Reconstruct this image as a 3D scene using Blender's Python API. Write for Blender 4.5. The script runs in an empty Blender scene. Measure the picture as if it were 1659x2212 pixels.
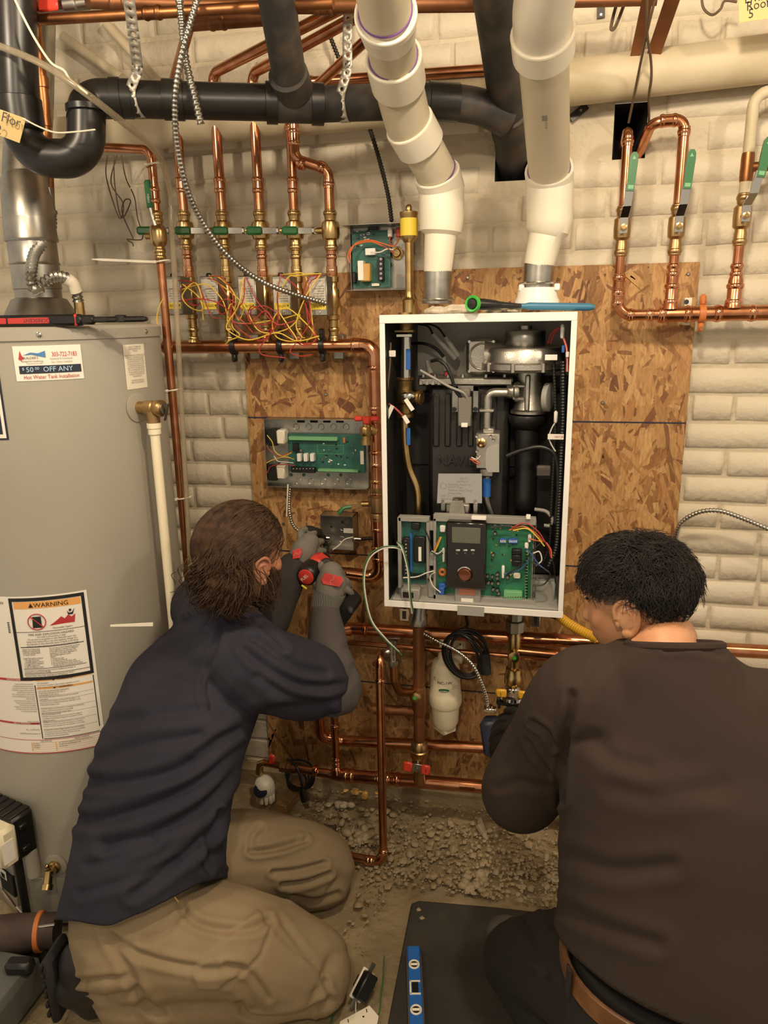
import bpy, bmesh, math, random
import numpy as np
from mathutils import Vector, Matrix, noise as mnoise

# ------------------------------------------------------------------ camera
CAM = np.array([.165, -2.04, 1.497]); FPX = 1600.0
def _basis(yaw, pitch, roll):
    cy, sy = math.cos(yaw), math.sin(yaw)
    f = np.array([sy*math.cos(pitch), cy*math.cos(pitch), -math.sin(pitch)])
    r = np.array([cy, -sy, 0.]); u = np.cross(r, f)
    r2 = math.cos(roll)*r + math.sin(roll)*u
    return r2, np.cross(r2, f), f
CR, CU, CF = _basis(math.radians(-12.58), math.radians(14.8), math.radians(-.975))
scene = bpy.context.scene
COL = scene.collection
cam_data = bpy.data.cameras.new('camera'); cam_data.sensor_fit = 'VERTICAL'
cam_data.sensor_height = 36.0; cam_data.lens = 36.0*FPX/2212.0; cam_data.clip_start = .02
cam = bpy.data.objects.new('camera', cam_data); COL.objects.link(cam)
cam.matrix_world = Matrix(((CR[0], CU[0], -CF[0], CAM[0]), (CR[1], CU[1], -CF[1], CAM[1]),
                           (CR[2], CU[2], -CF[2], CAM[2]), (0, 0, 0, 1)))
scene.camera = cam
vs = scene.view_settings
scene.display_settings.display_device = 'sRGB'
vs.view_transform = 'Standard'; vs.look = 'None'; vs.exposure = 0.22; vs.gamma = 1.0; vs.use_curve_mapping = False

# ------------------------------------------------------------------ world and lamps
world = bpy.data.worlds.new('world'); scene.world = world; world.use_nodes = True
world.node_tree.nodes['Background'].inputs[0].default_value = (1.0, .85, .66, 1)
world.node_tree.nodes['Background'].inputs[1].default_value = .5
BULBS = [((1.25, -1.25, 2.33), 25.0), ((-.95, -1.4, 2.28), 22.0), ((.25, -1.25, 2.36), 40.0), ((.1, -2.45, 2.30), 32.0)]  # last entry is an added fill for the boiler interior
for loc, pw in BULBS:
    l = bpy.data.lights.new('bulb_light', 'POINT'); l.energy = pw; l.color = (1.0, .83, .62); l.shadow_soft_size = .05
    o = bpy.data.objects.new('bulb_light', l); COL.objects.link(o); o.location = (loc[0], loc[1], loc[2]-.07)

# ------------------------------------------------------------------ measuring: a point seen in the photo, on a plane of known depth
def V(*a): return np.array(a if len(a) > 1 else a[0], dtype=float)
def ray(px, py): return CF + CR*((px-829.5)/FPX) + CU*((1106-py)/FPX)
def P(px, py, y):
    d = ray(px, py); return CAM + d*((y-CAM[1])/d[1])
def PZ(px, py, z):
    d = ray(px, py); return CAM + d*((z-CAM[2])/d[2])
def PROJ(X):
    d = np.asarray(X)-CAM; z = d@CF
    return np.stack([829.5+FPX*(d@CR)/z, 1106-FPX*(d@CU)/z], -1)
def unit(v): v = np.asarray(v, float); return v/(np.linalg.norm(v)+1e-12)

# ------------------------------------------------------------------ materials
def srgb(h):
    if isinstance(h, str):
        h = h.lstrip('#'); c = [int(h[i:i+2], 16)/255 for i in (0, 2, 4)]
    else: c = list(h)
    return tuple((x/12.92 if x <= .04045 else ((x+.055)/1.055)**2.4) for x in c)+(1.0,)
MATS = {}
def nodes_of(m):
    m.use_nodes = True; nt = m.node_tree; return nt, nt.nodes, nt.links
def mat(name, col, rough=.5, metal=0., col2=None, nscale=12., bump=0., bscale=80., spec=None, detail=4., trans=0., coat=0., alpha=1., lo=.35, hi=.65, sheen=0.):
    m = bpy.data.materials.new(name); nt, N, L = nodes_of(m); b = N['Principled BSDF']
    b.inputs['Base Color'].default_value = srgb(col); b.inputs['Roughness'].default_value = rough
    b.inputs['Metallic'].default_value = metal
    if spec is not None: b.inputs['Specular IOR Level'].default_value = spec
    if trans: b.inputs['Transmission Weight'].default_value = trans
    if coat: b.inputs['Coat Weight'].default_value = coat
    if sheen: b.inputs['Sheen Weight'].default_value = sheen
    if alpha < 1: b.inputs['Alpha'].default_value = alpha
    if col2 or bump:
        tc = N.new('ShaderNodeTexCoord')
    if col2:
        n = N.new('ShaderNodeTexNoise'); n.inputs['Scale'].default_value = nscale; n.inputs['Detail'].default_value = detail
        r = N.new('ShaderNodeValToRGB'); r.color_ramp.elements[0].position = lo; r.color_ramp.elements[1].position = hi
        r.color_ramp.elements[0].color = srgb(col); r.color_ramp.elements[1].color = srgb(col2)
        L.new(tc.outputs['Object'], n.inputs['Vector']); L.new(n.outputs['Fac'], r.inputs['Fac']); L.new(r.outputs['Color'], b.inputs['Base Color'])
    if bump:
        n2 = N.new('ShaderNodeTexNoise'); n2.inputs['Scale'].default_value = bscale; n2.inputs['Detail'].default_value = 3
        bp = N.new('ShaderNodeBump'); bp.inputs['Strength'].default_value = bump; bp.inputs['Distance'].default_value = .002
        L.new(tc.outputs['Object'], n2.inputs['Vector']); L.new(n2.outputs['Fac'], bp.inputs['Height']); L.new(bp.outputs['Normal'], b.inputs['Normal'])
    MATS[name] = m; return m
M = MATS
mat('copper', '#d09672', .24, 1., '#b87751', 26.)
mat('copper_bright', '#e2ab88', .16, 1., '#c47f57', 30.)
mat('copper_old', '#8a5a3c', .42, 1., '#b27a4e', 14.)
mat('copper_dull', '#7d5238', .5, .8, '#9c6a45', 12.)
mat('brass', '#cdb07c', .28, 1., '#b09160', 30.)
mat('brass_dull', '#a98d5c', .42, 1., '#6d5532', 30.)
mat('bronze', '#a88a5f', .36, 1., '#bb9a6c', 30.)
mat('steel', '#b9b6ae', .34, 1., '#96938b', 20.)
mat('strap_steel', '#bdb8ab', .45, .55)
mat('plate_silver', '#c4beb0', .4, .2)
mat('chrome', '#d0cdc6', .14, 1.)
mat('galvanized', '#bab7ae', .36, 1., '#97958e', 16.)
mat('cast_alu', '#c6c2b8', .38, 1., '#aeaaa0', 25., bump=.2, bscale=250)
mat('dark_steel', '#3b3936', .45, .8)
mat('white_enamel', '#ece9e2', .35)
mat('pvc_white', '#e6dfcd', .38, 0, '#ded5bf', 5.)
mat('pvc_grey', '#cfc4ab', .42, 0, '#c5b99d', 5.)
mat('cpvc_cream', '#ebe0c2', .42)
mat('purple_primer', '#6b4a86', .4)
mat('abs_black', '#1d1c1b', .34, 0, '#262422', 8.)
mat('abs_dusty', '#2b2927', .6, 0, '#5a5044', 9., lo=.5, hi=.75)
mat('black_plastic', '#171615', .38)
mat('black_matte', '#1a1918', .8)
mat('boiler_inside', '#77726a', .5, 0, '#6b665e', 6.)
mat('boiler_black', '#1f1d1b', .5, 0, '#292624', 9.)
mat('grey_plastic', '#9b9a94', .5)
mat('grey_clip', '#8f8d86', .5)
mat('tank_grey', '#a5a093', .42, 0, '#9f9a8c', 3.)
mat('tank_cap', '#a29d90', .38)
mat('sticker_white', '#ece6da', .5)
mat('sticker_orange', '#e6a95f', .5)
mat('ink_black', '#1c1a1c', .55)
mat('ink_red', '#b9383a', .55)
mat('ink_blue', '#4a7fb5', .5)
mat('ink_lightblue', '#a9cfe8', .5)
mat('ink_navy', '#23283a', .5)
mat('ink_grey', '#8f8a82', .55)
mat('pcb_green', '#2f7a58', .42, 0, '#25674a', 30.)
mat('pcb_teal', '#2b6659', .45, 0, '#24554c', 40.)
mat('term_green', '#74ad7c', .4)
mat('blue_part', '#2a5fae', .4)
mat('blue_tape', '#2c66b8', .35)
mat('orange_part', '#c0713b', .4)
mat('red_plastic', '#c23a30', .42)
mat('red_rubber', '#b8352f', .5)
mat('red_handle', '#d2402f', .38)
mat('green_handle', '#2b6a3d', .38)
mat('yellow_handle', '#d8a32a', .4)
mat('yellow_plastic', '#d9a62c', .45)
mat('yellow_wire', '#d8b83f', .45)
mat('red_wire', '#a4322c', .45)
mat('white_wire', '#d8d3c6', .45)
mat('green_wire', '#3f6b45', .45)
mat('black_wire', '#191817', .45)
mat('orange_wire', '#cf6a34', .45)
mat('blue_wire', '#3b4e8c', .45)
mat('copper_wire', '#5d4a36', .5)
mat('ivory_plastic', '#e8e1cd', .4)
mat('neutral_cream', '#dcd2b4', .38)
mat('clear_tube', '#c4b69a', .15, 0, trans=.5, alpha=.6)
mat('zip_white', '#e6dfcf', .45)
mat('tag_paper', '#d8bd83', .75)
mat('lcd', '#5f6152', .25)
mat('glossy_brown', '#150e0b', .2, coat=.2)
mat('knob_brown', '#7a4a35', .15, .6)
mat('transformer_tan', '#c9a05a', .5)
mat('relay_white', '#e9e6de', .4)
mat('yellow_label', '#dcc23e', .5)
mat('rag_white', '#c9beab', .9, 0, '#b3a791', 20., bump=.5, bscale=120)
mat('rubber_mat', '#2c2924', .82, 0, '#3b362d', 9., bump=.35, bscale=160, lo=.45, hi=.75)
mat('level_blue', '#2463b3', .35)
mat('level_alu', '#a49a86', .4, 1.)
mat('tool_blue', '#35718f', .42)
mat('tool_green', '#3fae3f', .4)
mat('wood_scrap', '#8f6f48', .7, 0, '#7a5c3a', 18.)
mat('wood_joist', '#8e7a5c', .8, 0, '#6f5c43', 10.)
mat('cream_pipe', '#c9bca0', .55, 0, '#b6a788', 8., bump=.15, bscale=60)
mat('rag_dirty', '#8d8069', .9, 0, '#b6aa90', 14., bump=.4, bscale=90)
mat('skin', '#b0795b', .5, 0, '#a36a4e', 20., bump=.08, bscale=400)
mat('skin_light', '#c9966f', .5, 0, '#bd8560', 18., bump=.08, bscale=400)
mat('skin_pink', '#c07a62', .48)
mat('hair_brown', '#33241a', .7, 0, '#4c3829', 60., spec=.2)
mat('hair_black', '#1d1a19', .75, 0, '#2c2725', 40., spec=.25)
mat('stubble', '#6f574a', .7)
mat('shirt_navy', '#31303b', .85, 0, '#2a2934', 6., bump=.25, bscale=700, spec=.2)
mat('shirt_brown', '#3a302a', .9, 0, '#332a26', 4., bump=.2, bscale=800, spec=.2)
mat('undershirt', '#2b2725', .88, bump=.2, bscale=700)
mat('sleeve_grey', '#4a4542', .9, bump=.25, bscale=900)
mat('khaki', '#8d7c60', .85, 0, '#857358', 7., bump=.25, bscale=800)
mat('trouser_black', '#1e1a18', .85, bump=.2, bscale=700)
mat('glove_grey', '#6b675f', .85, bump=.5, bscale=500)
mat('glove_black', '#1f1e1c', .6, bump=.3, bscale=300)
mat('leather', '#5a3a22', .42, 0, '#7a5230', 22., bump=.2, bscale=160)
mat('boot_black', '#1b1917', .6, bump=.3, bscale=160)
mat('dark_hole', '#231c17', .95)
mat('bulb_glass', '#fff2d8', .3)
_e = M['bulb_glass'].node_tree.nodes['Principled BSDF']; _e.inputs['Emission Color'].default_value = (1, .78, .5, 1); _e.inputs['Emission Strength'].default_value = 6.

# ------------------------------------------------------------------ mesh building
def frame_for(axis, up=None):
    a = unit(axis); up = V(0, 0, 1) if up is None else np.asarray(up, float)
    if abs(a@unit(up)) > .98: up = V(1, 0, 0) if abs(a[0]) < .9 else V(0, 1, 0)
    s = unit(np.cross(up, a)); return s, np.cross(a, s), a
def fillet(pts, rad, n=8):
    pts = [V(p) for p in pts]; out = [pts[0]]
    rads = rad if isinstance(rad, (list, tuple)) else [rad]*(len(pts)-2)
    for i in range(1, len(pts)-1):
        p, a, b = pts[i], unit(pts[i-1]-pts[i]), unit(pts[i+1]-pts[i])
        ang = math.acos(max(-1, min(1, a@b)))
        if ang > 3.08: out.append(p); continue
        d = min(rads[i-1]/math.tan(ang/2), .49*np.linalg.norm(pts[i-1]-p), .49*np.linalg.norm(pts[i+1]-p))
        r = d*math.tan(ang/2); c = p+unit(a+b)*(r/math.sin(ang/2)); s = p+a*d-c; e = p+b*d-c
        tot = math.pi-ang; nrm = unit(np.cross(s, e)); s_ = unit(s); t_ = np.cross(nrm, s_)
        for k in range(n+1):
            th = tot*k/n; out.append(c+r*(s_*math.cos(th)+t_*math.sin(th)))
    out.append(pts[-1]); return out
def spline(pts, n=10):
    pts = [V(p) for p in pts]; q = [2*pts[0]-pts[1]]+pts+[2*pts[-1]-pts[-2]]; out = []
    for i in range(1, len(q)-2):
        for k in range(n):
            t = k/n; a, b, c, d = q[i-1], q[i], q[i+1], q[i+2]
            out.append(.5*((2*b)+(c-a)*t+(2*a-5*b+4*c-d)*t*t+(3*b-a-3*c+d)*t**3))
    out.append(pts[-1]); return out
def resample(pts, step):
    pts = np.array(pts); seg = np.linalg.norm(np.diff(pts, axis=0), axis=1); s = np.concatenate([[0], np.cumsum(seg)])
    n = max(2, int(s[-1]/step)); t = np.linspace(0, s[-1], n+1)
    return [V(np.interp(x, s, pts[:, 0]), np.interp(x, s, pts[:, 1]), np.interp(x, s, pts[:, 2])) for x in t]
class MB:
    def __init__(s): s.v = []; s.f = []
    def add(s, vs_, fs_):
        o = len(s.v); s.v.extend([tuple(map(float, p)) for p in vs_]); s.f.extend([tuple(i+o for i in f) for f in fs_]); return s
    def obb(s, c, ax, ay, az, sx, sy, sz, bev=0.):
        c = V(c); ax, ay, az = unit(ax), unit(ay), unit(az); h = (sx/2, sy/2, sz/2); bev = min(bev, .45*min(sx, sy, sz))
        if bev <= 0:
            vs_ = [c+ax*h[0]*i+ay*h[1]*j+az*h[2]*k for i in (-1, 1) for j in (-1, 1) for k in (-1, 1)]
            return s.add(vs_, [(0, 1, 3, 2), (4, 6, 7, 5), (0, 4, 5, 1), (2, 3, 7, 6), (0, 2, 6, 4), (1, 5, 7, 3)])
        vs_ = []; idx = {}
        for i in (-1, 1):
            for j in (-1, 1):
                for k in (-1, 1):
                    for d in range(3):
                        q = [h[0]-bev, h[1]-bev, h[2]-bev]; q[d] += bev
                        idx[(i, j, k, d)] = len(vs_); vs_.append(c+ax*q[0]*i+ay*q[1]*j+az*q[2]*k)
        fs_ = []
        o = [(-1, -1), (1, -1), (1, 1), (-1, 1)]
        for d in range(3):
            for sg in (-1, 1):
                f = []
                for (a, b) in o:
                    t = [a, b]; t.insert(d, sg); f.append(idx[(*t, d)])
                fs_.append(tuple(f))
        for d in range(3):
            e1, e2 = [x for x in range(3) if x != d]
            for a in (-1, 1):
                for b in (-1, 1):
                    def K(sg, w):
                        t = [0, 0, 0]; t[d] = sg; t[e1] = a; t[e2] = b; return idx[(*t, w)]
                    fs_.append((K(-1, e1), K(1, e1), K(1, e2), K(-1, e2)))
        for i in (-1, 1):
            for j in (-1, 1):
                for k in (-1, 1): fs_.append(tuple(idx[(i, j, k, d)] for d in range(3)))
        return s.add(vs_, fs_)
    def box(s, lo, hi, bev=0.):
        lo, hi = V(lo), V(hi); a, b = np.minimum(lo, hi), np.maximum(lo, hi)
        return s.obb((a+b)/2, (1, 0, 0), (0, 1, 0), (0, 0, 1), *(b-a), bev)
    def tube(s, pts, r, n=12, cap=True, closed=False):
        pts = [V(p) for p in pts]; m = len(pts); rr = r if isinstance(r, (list, tuple, np.ndarray)) else [r]*m
        tan = []
        for i in range(m):
            a = pts[i-1] if (i > 0 or closed) else pts[i]; b = pts[(i+1) % m] if (i < m-1 or closed) else pts[i]; tan.append(unit(b-a))
        s0, u0, _ = frame_for(tan[0]); vs_ = []; side = s0
        cs = [(math.cos(2*math.pi*k/n), math.sin(2*math.pi*k/n)) for k in range(n)]
        for i in range(m):
            t = tan[i]; side = side-t*(side@t)
            if np.linalg.norm(side) < 1e-6: side = frame_for(t)[0]
            side = unit(side); up = np.cross(t, side)
            for c, q in cs: vs_.append(pts[i]+(side*c+up*q)*rr[i])
        fs_ = []
        for i in range(m if closed else m-1):
            j = (i+1) % m
            for k in range(n):
                l = (k+1) % n; fs_.append((i*n+k, i*n+l, j*n+l, j*n+k))
        if cap and not closed:
            fs_.append(tuple(range(n-1, -1, -1))); fs_.append(tuple((m-1)*n+k for k in range(n)))
        return s.add(vs_, fs_)
    def lathe(s, prof, o, axis, n=24, up=None):
        sd, u, a = frame_for(axis, up); o = V(o); vs_ = []; m = len(prof)
        for r, h in prof:
            for k in range(n):
                t = 2*math.pi*(k+.5)/n; vs_.append(o+a*h+(sd*math.cos(t)+u*math.sin(t))*max(r, 1e-5))
        fs_ = []
        for i in range(m-1):
            for k in range(n):
                l = (k+1) % n; fs_.append((i*n+k, i*n+l, (i+1)*n+l, (i+1)*n+k))
        fs_.append(tuple(range(n-1, -1, -1))); fs_.append(tuple((m-1)*n+k for k in range(n)))
        return s.add(vs_, fs_)
    def cyl(s, a, b, r, n=16, bev=0.):
        a, b = V(a), V(b); h = np.linalg.norm(b-a)
        pr = [(r, 0), (r, h)] if bev <= 0 else [(r-bev, 0), (r, bev), (r, h-bev), (r-bev, h)]
        return s.lathe(pr, a, b-a, n)
    def prism(s, poly, vec):
        poly = [V(p) for p in poly]; vec = V(vec); n = len(poly)
        return s.add(poly+[p+vec for p in poly], [tuple(range(n-1, -1, -1)), tuple(range(n, 2*n))]+[(i, (i+1) % n, (i+1) % n+n, i+n) for i in range(n)])
    def ball(s, c, r, n=12, m=8, axes=None):
        c = V(c); r = V(r, r, r) if np.isscalar(r) else V(r); vs_ = []; A = np.eye(3) if axes is None else np.array([unit(a) for a in axes])
        for i in range(m+1):
            ph = -math.pi/2+math.pi*i/m
            for k in range(n):
                t = 2*math.pi*k/n; q = V(math.cos(ph)*math.cos(t), math.cos(ph)*math.sin(t), math.sin(ph))*r; vs_.append(c+q@A)
        return s.add(vs_, [(i*n+k, i*n+(k+1) % n, (i+1)*n+(k+1) % n, (i+1)*n+k) for i in range(m) for k in range(n)])
    def ring(s, c, axis, R_, r, n=24, k=8):
        sd, u, a = frame_for(axis); c = V(c)
        return s.tube([c+(sd*math.cos(2*math.pi*i/n)+u*math.sin(2*math.pi*i/n))*R_ for i in range(n)], r, k, False, True)
    def build(s, name, material, parent=None, smooth=40):
        off = V(0, 0, 0)
        if parent is not None: off = ORG.get(parent.name, off)
        me = bpy.data.meshes.new(name)
        me.from_pydata([(p[0]-off[0], p[1]-off[1], p[2]-off[2]) for p in s.v], [], s.f)
        bm = bmesh.new(); bm.from_mesh(me); bmesh.ops.remove_doubles(bm, verts=bm.verts, dist=1e-6); bmesh.ops.recalc_face_normals(bm, faces=bm.faces); bm.to_mesh(me); bm.free()
        if smooth and len(me.polygons):
            me.polygons.foreach_set('use_smooth', [True]*len(me.polygons)); me.set_sharp_from_angle(angle=math.radians(smooth))
        me.materials.append(M[material] if isinstance(material, str) else material)
        o = bpy.data.objects.new(name, me); COL.objects.link(o)
        if parent is not None: o.parent = parent; ORG[o.name] = off
        else: ORG[o.name] = V(0, 0, 0)
        return o
ORG = {}
def tag(o, label=None, cat=None, group=None, kind=None):
    if label: o['label'] = label
    if cat: o['category'] = cat
    if group: o['group'] = group
    if kind: o['kind'] = kind
    return o
def thing(name, label, cat, base, group=None):
    o = bpy.data.objects.new(name, None); o.empty_display_size = .02; COL.objects.link(o); o.location = tuple(map(float, base)); ORG[o.name] = V(base)
    return tag(o, label, cat, group)
def single(mb, name, material, label, cat, group=None, smooth=40):
    base = np.array(mb.v).mean(axis=0); base[2] = min(p[2] for p in mb.v)
    mb.v = [(p[0]-base[0], p[1]-base[1], p[2]-base[2]) for p in mb.v]
    o = mb.build(name, material, None, smooth); o.location = tuple(base); ORG[o.name] = base
    return tag(o, label, cat, group)
def text2d(s_, size, align='LEFT', res=2, ext=0.):
    cu = bpy.data.curves.new('t', 'FONT'); cu.body = s_; cu.size = size; cu.align_x = align; cu.resolution_u = res; cu.extrude = ext
    ob = bpy.data.objects.new('t', cu); COL.objects.link(ob)
    me = ob.to_mesh(); v_ = [tuple(p.co) for p in me.vertices]; f_ = [tuple(p.vertices) for p in me.polygons]
    ob.to_mesh_clear(); bpy.data.objects.remove(ob); bpy.data.curves.remove(cu)
    return v_, f_
def put_text(mb, s_, size, o, ex, ey, align='LEFT', fn=None, squeeze=1., ext=0., res=2):
    v_, f_ = text2d(s_, size, align, res, ext); o = V(o); ex, ey = V(ex), V(ey); nz = np.cross(ex, ey)
    pts = [o+ex*p[0]*squeeze+ey*p[1]+nz*p[2] for p in v_]
    if fn: pts = [fn(p) for p in pts]
    return mb.add(pts, f_)
def beaded(pts, r, pitch, n=8, depth=.28):
    q = resample(pts, pitch/4); rr = [r*(1-depth*(.5+.5*math.cos(math.pi*2*i/4))) for i in range(len(q))]
    return q, rr
rnd = random.Random(7)
# ------------------------------------------------------------------ room shell
def painted(name, c1, c2, stain, bstr=.5, bscale=60.):
    m = bpy.data.materials.new(name); nt, N, L = nodes_of(m); b = N['Principled BSDF']; b.inputs['Roughness'].default_value = .62
    g = N.new('ShaderNodeNewGeometry'); n1 = N.new('ShaderNodeTexNoise'); n1.inputs['Scale'].default_value = 3.5; n1.inputs['Detail'].default_value = 5
    n2 = N.new('ShaderNodeTexNoise'); n2.inputs['Scale'].default_value = 38; n2.inputs['Detail'].default_value = 6; n2.inputs['Roughness'].default_value = .7
    L.new(g.outputs['Position'], n1.inputs['Vector']); L.new(g.outputs['Position'], n2.inputs['Vector'])
    r1 = N.new('ShaderNodeValToRGB'); r1.color_ramp.elements[0].position = .35; r1.color_ramp.elements[1].position = .65
    r1.color_ramp.elements[0].color = srgb(c2); r1.color_ramp.elements[1].color = srgb(c1); L.new(n1.outputs['Fac'], r1.inputs['Fac'])
    r2 = N.new('ShaderNodeValToRGB'); r2.color_ramp.elements[0].position = .70; r2.color_ramp.elements[1].position = .80; L.new(n2.outputs['Fac'], r2.inputs['Fac'])
    mx = N.new('ShaderNodeMixRGB'); mx.inputs['Color2'].default_value = srgb(stain); L.new(r2.outputs['Color'], mx.inputs['Fac']); L.new(r1.outputs['Color'], mx.inputs['Color1']); L.new(mx.outputs['Color'], b.inputs['Base Color'])
    n3 = N.new('ShaderNodeTexNoise'); n3.inputs['Scale'].default_value = bscale; n3.inputs['Detail'].default_value = 6; L.new(g.outputs['Position'], n3.inputs['Vector'])
    bp = N.new('ShaderNodeBump'); bp.inputs['Strength'].default_value = bstr; bp.inputs['Distance'].default_value = .006; L.new(n3.outputs['Fac'], bp.inputs['Height']); L.new(bp.outputs['Normal'], b.inputs['Normal'])
    MATS[name] = m
painted('brick_paint', '#d3c9b4', '#c7bba3', '#8f8067')
painted('mortar_paint', '#c6bba4', '#b9ac93', '#7c6c55', .8)
painted('concrete', '#a3926f', '#7d6f54', '#57492f', 1., 45.)
painted('ceiling_paint', '#a3957b', '#8d7f66', '#5f5341', .4)
painted('rubble', '#a8987a', '#877657', '#5a4d3a', .8, 80.)
painted('plaster_lump', '#aa9b7f', '#8b7c60', '#6a5c45', .8, 90.)

H1 = (P(1322, 345, 0), P(1402, 218, 0)); H2 = (P(1068, 392, 0), P(1143, 285, 0))
HOLES = [(H1[0][0], H1[1][0], H1[0][2], H1[1][2]), (H2[0][0], H2[1][0], H2[0][2], H2[1][2])]
X0, X1, Z0, Z1 = -1.95, 1.55, -.05, 2.5
mb = MB()
xs = sorted({X0, X1, *[h[0] for h in HOLES], *[h[1] for h in HOLES]}); zs = sorted({Z0, Z1, *[h[2] for h in HOLES], *[h[3] for h in HOLES]})
for i in range(len(xs)-1):
    for j in range(len(zs)-1):
        cx, cz = (xs[i]+xs[i+1])/2, (zs[j]+zs[j+1])/2
        if any(h[0] < cx < h[1] and h[2] < cz < h[3] for h in HOLES): continue
        mb.add([(xs[i], .0045, zs[j]), (xs[i+1], .0045, zs[j]), (xs[i+1], .0045, zs[j+1]), (xs[i], .0045, zs[j+1])], [(0, 1, 2, 3)])
wall = mb.build('wall_back', 'mortar_paint', None, 0); tag(wall, kind='structure')
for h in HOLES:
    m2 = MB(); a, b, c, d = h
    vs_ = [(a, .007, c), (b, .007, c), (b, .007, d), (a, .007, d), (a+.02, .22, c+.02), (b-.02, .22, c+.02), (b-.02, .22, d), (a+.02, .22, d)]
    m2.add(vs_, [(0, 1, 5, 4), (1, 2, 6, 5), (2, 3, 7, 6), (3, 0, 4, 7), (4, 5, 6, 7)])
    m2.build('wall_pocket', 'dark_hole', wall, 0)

# bricks: painted, worn, each its own piece
BL, BH, BJ = .207, .0632, .0085
def brick_mesh(seed, L_):
    nx, nz = 9, 4; vs_ = []; fs_ = []; r = random.Random(seed); o = V(seed*3.1, seed*1.7, 0)
    us = [-.5, -.486, -.44, -.22, 0, .22, .44, .486, .5]; ws = [-.5, -.455, 0, .455, .5]
    for w in ws:
        for u in us:
            x, z = u*L_, w*BH; nn = mnoise.noise(Vector((x*14+o[0], z*20+o[1], 0)))
            edge = (abs(u) > .49) or (abs(w) > .49); near = (abs(u) > .48) or (abs(w) > .45)
            x += .002*mnoise.noise(Vector((z*40+o[1], x*12, 3))); z += .0022*mnoise.noise(Vector((x*22+o[0], 5, z*9)))
            vs_.append((x, .0075 if edge else (-.0003-.0015*nn if near else -.0012-.0026*nn), z))
    nu = len(us)
    for j in range(len(ws)-1):
        for i in range(nu-1): fs_.append((j*nu+i, j*nu+i+1, (j+1)*nu+i+1, (j+1)*nu+i))
    me = bpy.data.meshes.new('brick'); me.from_pydata(vs_, [], fs_); me.polygons.foreach_set('use_smooth', [True]*len(me.polygons)); me.materials.append(M['brick_paint']); return me
BM = {True: [brick_mesh(k, BL) for k in range(10)], False: [brick_mesh(20+k, .095) for k in range(5)]}
OSB = (-.690, .515, .03, 1.613)
cz = .923+.0355-13*.0715+.0; row = 0; nb = 0; REST = MB()
for row in range(34):
    z = .008+.0715*row+BH/2; header = row % 6 == 5; L_ = .095 if header else BL; st = L_+BJ
    x = -1.75+((row % 2)*.5)*st+rnd.uniform(-.01, .01)
    if z > 2.44: break
    while x < 1.48:
        x0, x1, z0, z1 = x-L_/2, x+L_/2, z-BH/2, z+BH/2
        skip = (x0 > OSB[0]+.01 and x1 < OSB[1]-.01 and z1 < OSB[3]) or any(min(x1, h[1])-max(x0, h[0]) > .012 and min(z1, h[3])-max(z0, h[2]) > .012 for h in HOLES)
        far = (z < 1.40 and x1 < -1.02) or x < -1.62 or x > .93 or z < .35 or nb >= 298
        if not skip and far:
            me_ = rnd.choice(BM[not header]); REST.add([(x+v.co[0], v.co[1], z+v.co[2]) for v in me_.vertices], [tuple(p.vertices) for p in me_.polygons])
        if not skip and not far:
            o = bpy.data.objects.new('brick', rnd.choice(BM[not header])); COL.objects.link(o); o.parent = wall
            o.location = (x, rnd.uniform(-.0015, .0015), z+rnd.uniform(-.0015, .0015)); o.rotation_euler = (rnd.uniform(-.012, .012), rnd.uniform(-.008, .008), rnd.uniform(-.008, .008)); nb += 1
        x += st
print('bricks', nb); ro = REST.build('bricks', 'brick_paint', wall, 60); ro['kind'] = 'stuff'
mb = MB(); mb.box((X0, -.035, -.05), (X1, .006, .06), .008); tag(mb.build('trim_1', 'concrete', None, 30), kind='structure')

# floor: dusty broken concrete, rough towards the wall
mb = MB(); nx, ny = 190, 150; xs = np.linspace(-1.95, 1.55, nx); ys = np.linspace(-2.7, .02, ny)
for y in ys:
    for x in xs:
        k = max(0, min(1, (y+.62)/.25))*max(0, min(1, (x+.62)/.15))*max(0, min(1, (.75-x)/.2))
        h = .003*mnoise.noise(Vector((x*6, y*6, 0)))+k*(.014*mnoise.noise(Vector((x*9, y*9, 4)))+.013*mnoise.noise(Vector((x*28, y*28, 9)))+.008*mnoise.noise(Vector((x*70, y*70, 2)))+.004)
        mb.v.append((x, y, h-.004))
mb.f = [(j*nx+i, j*nx+i+1, (j+1)*nx+i+1, (j+1)*nx+i) for j in range(ny-1) for i in range(nx-1)]
tag(mb.build('floor', 'concrete', None, 60), kind='structure')
mb = MB(); mb.box((X0, -2.7, 2.5), (X1, .02, 2.53)); tag(mb.build('ceiling', 'ceiling_paint', None, 0), kind='structure')
for k in range(8):
    x = -1.8+k*.42
    mb = MB(); mb.box((x, -2.7, 2.38), (x+.04, .006, 2.5), .003); tag(mb.build('trim_%d' % (k+2), 'wood_joist', None, 30), kind='structure')

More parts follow.
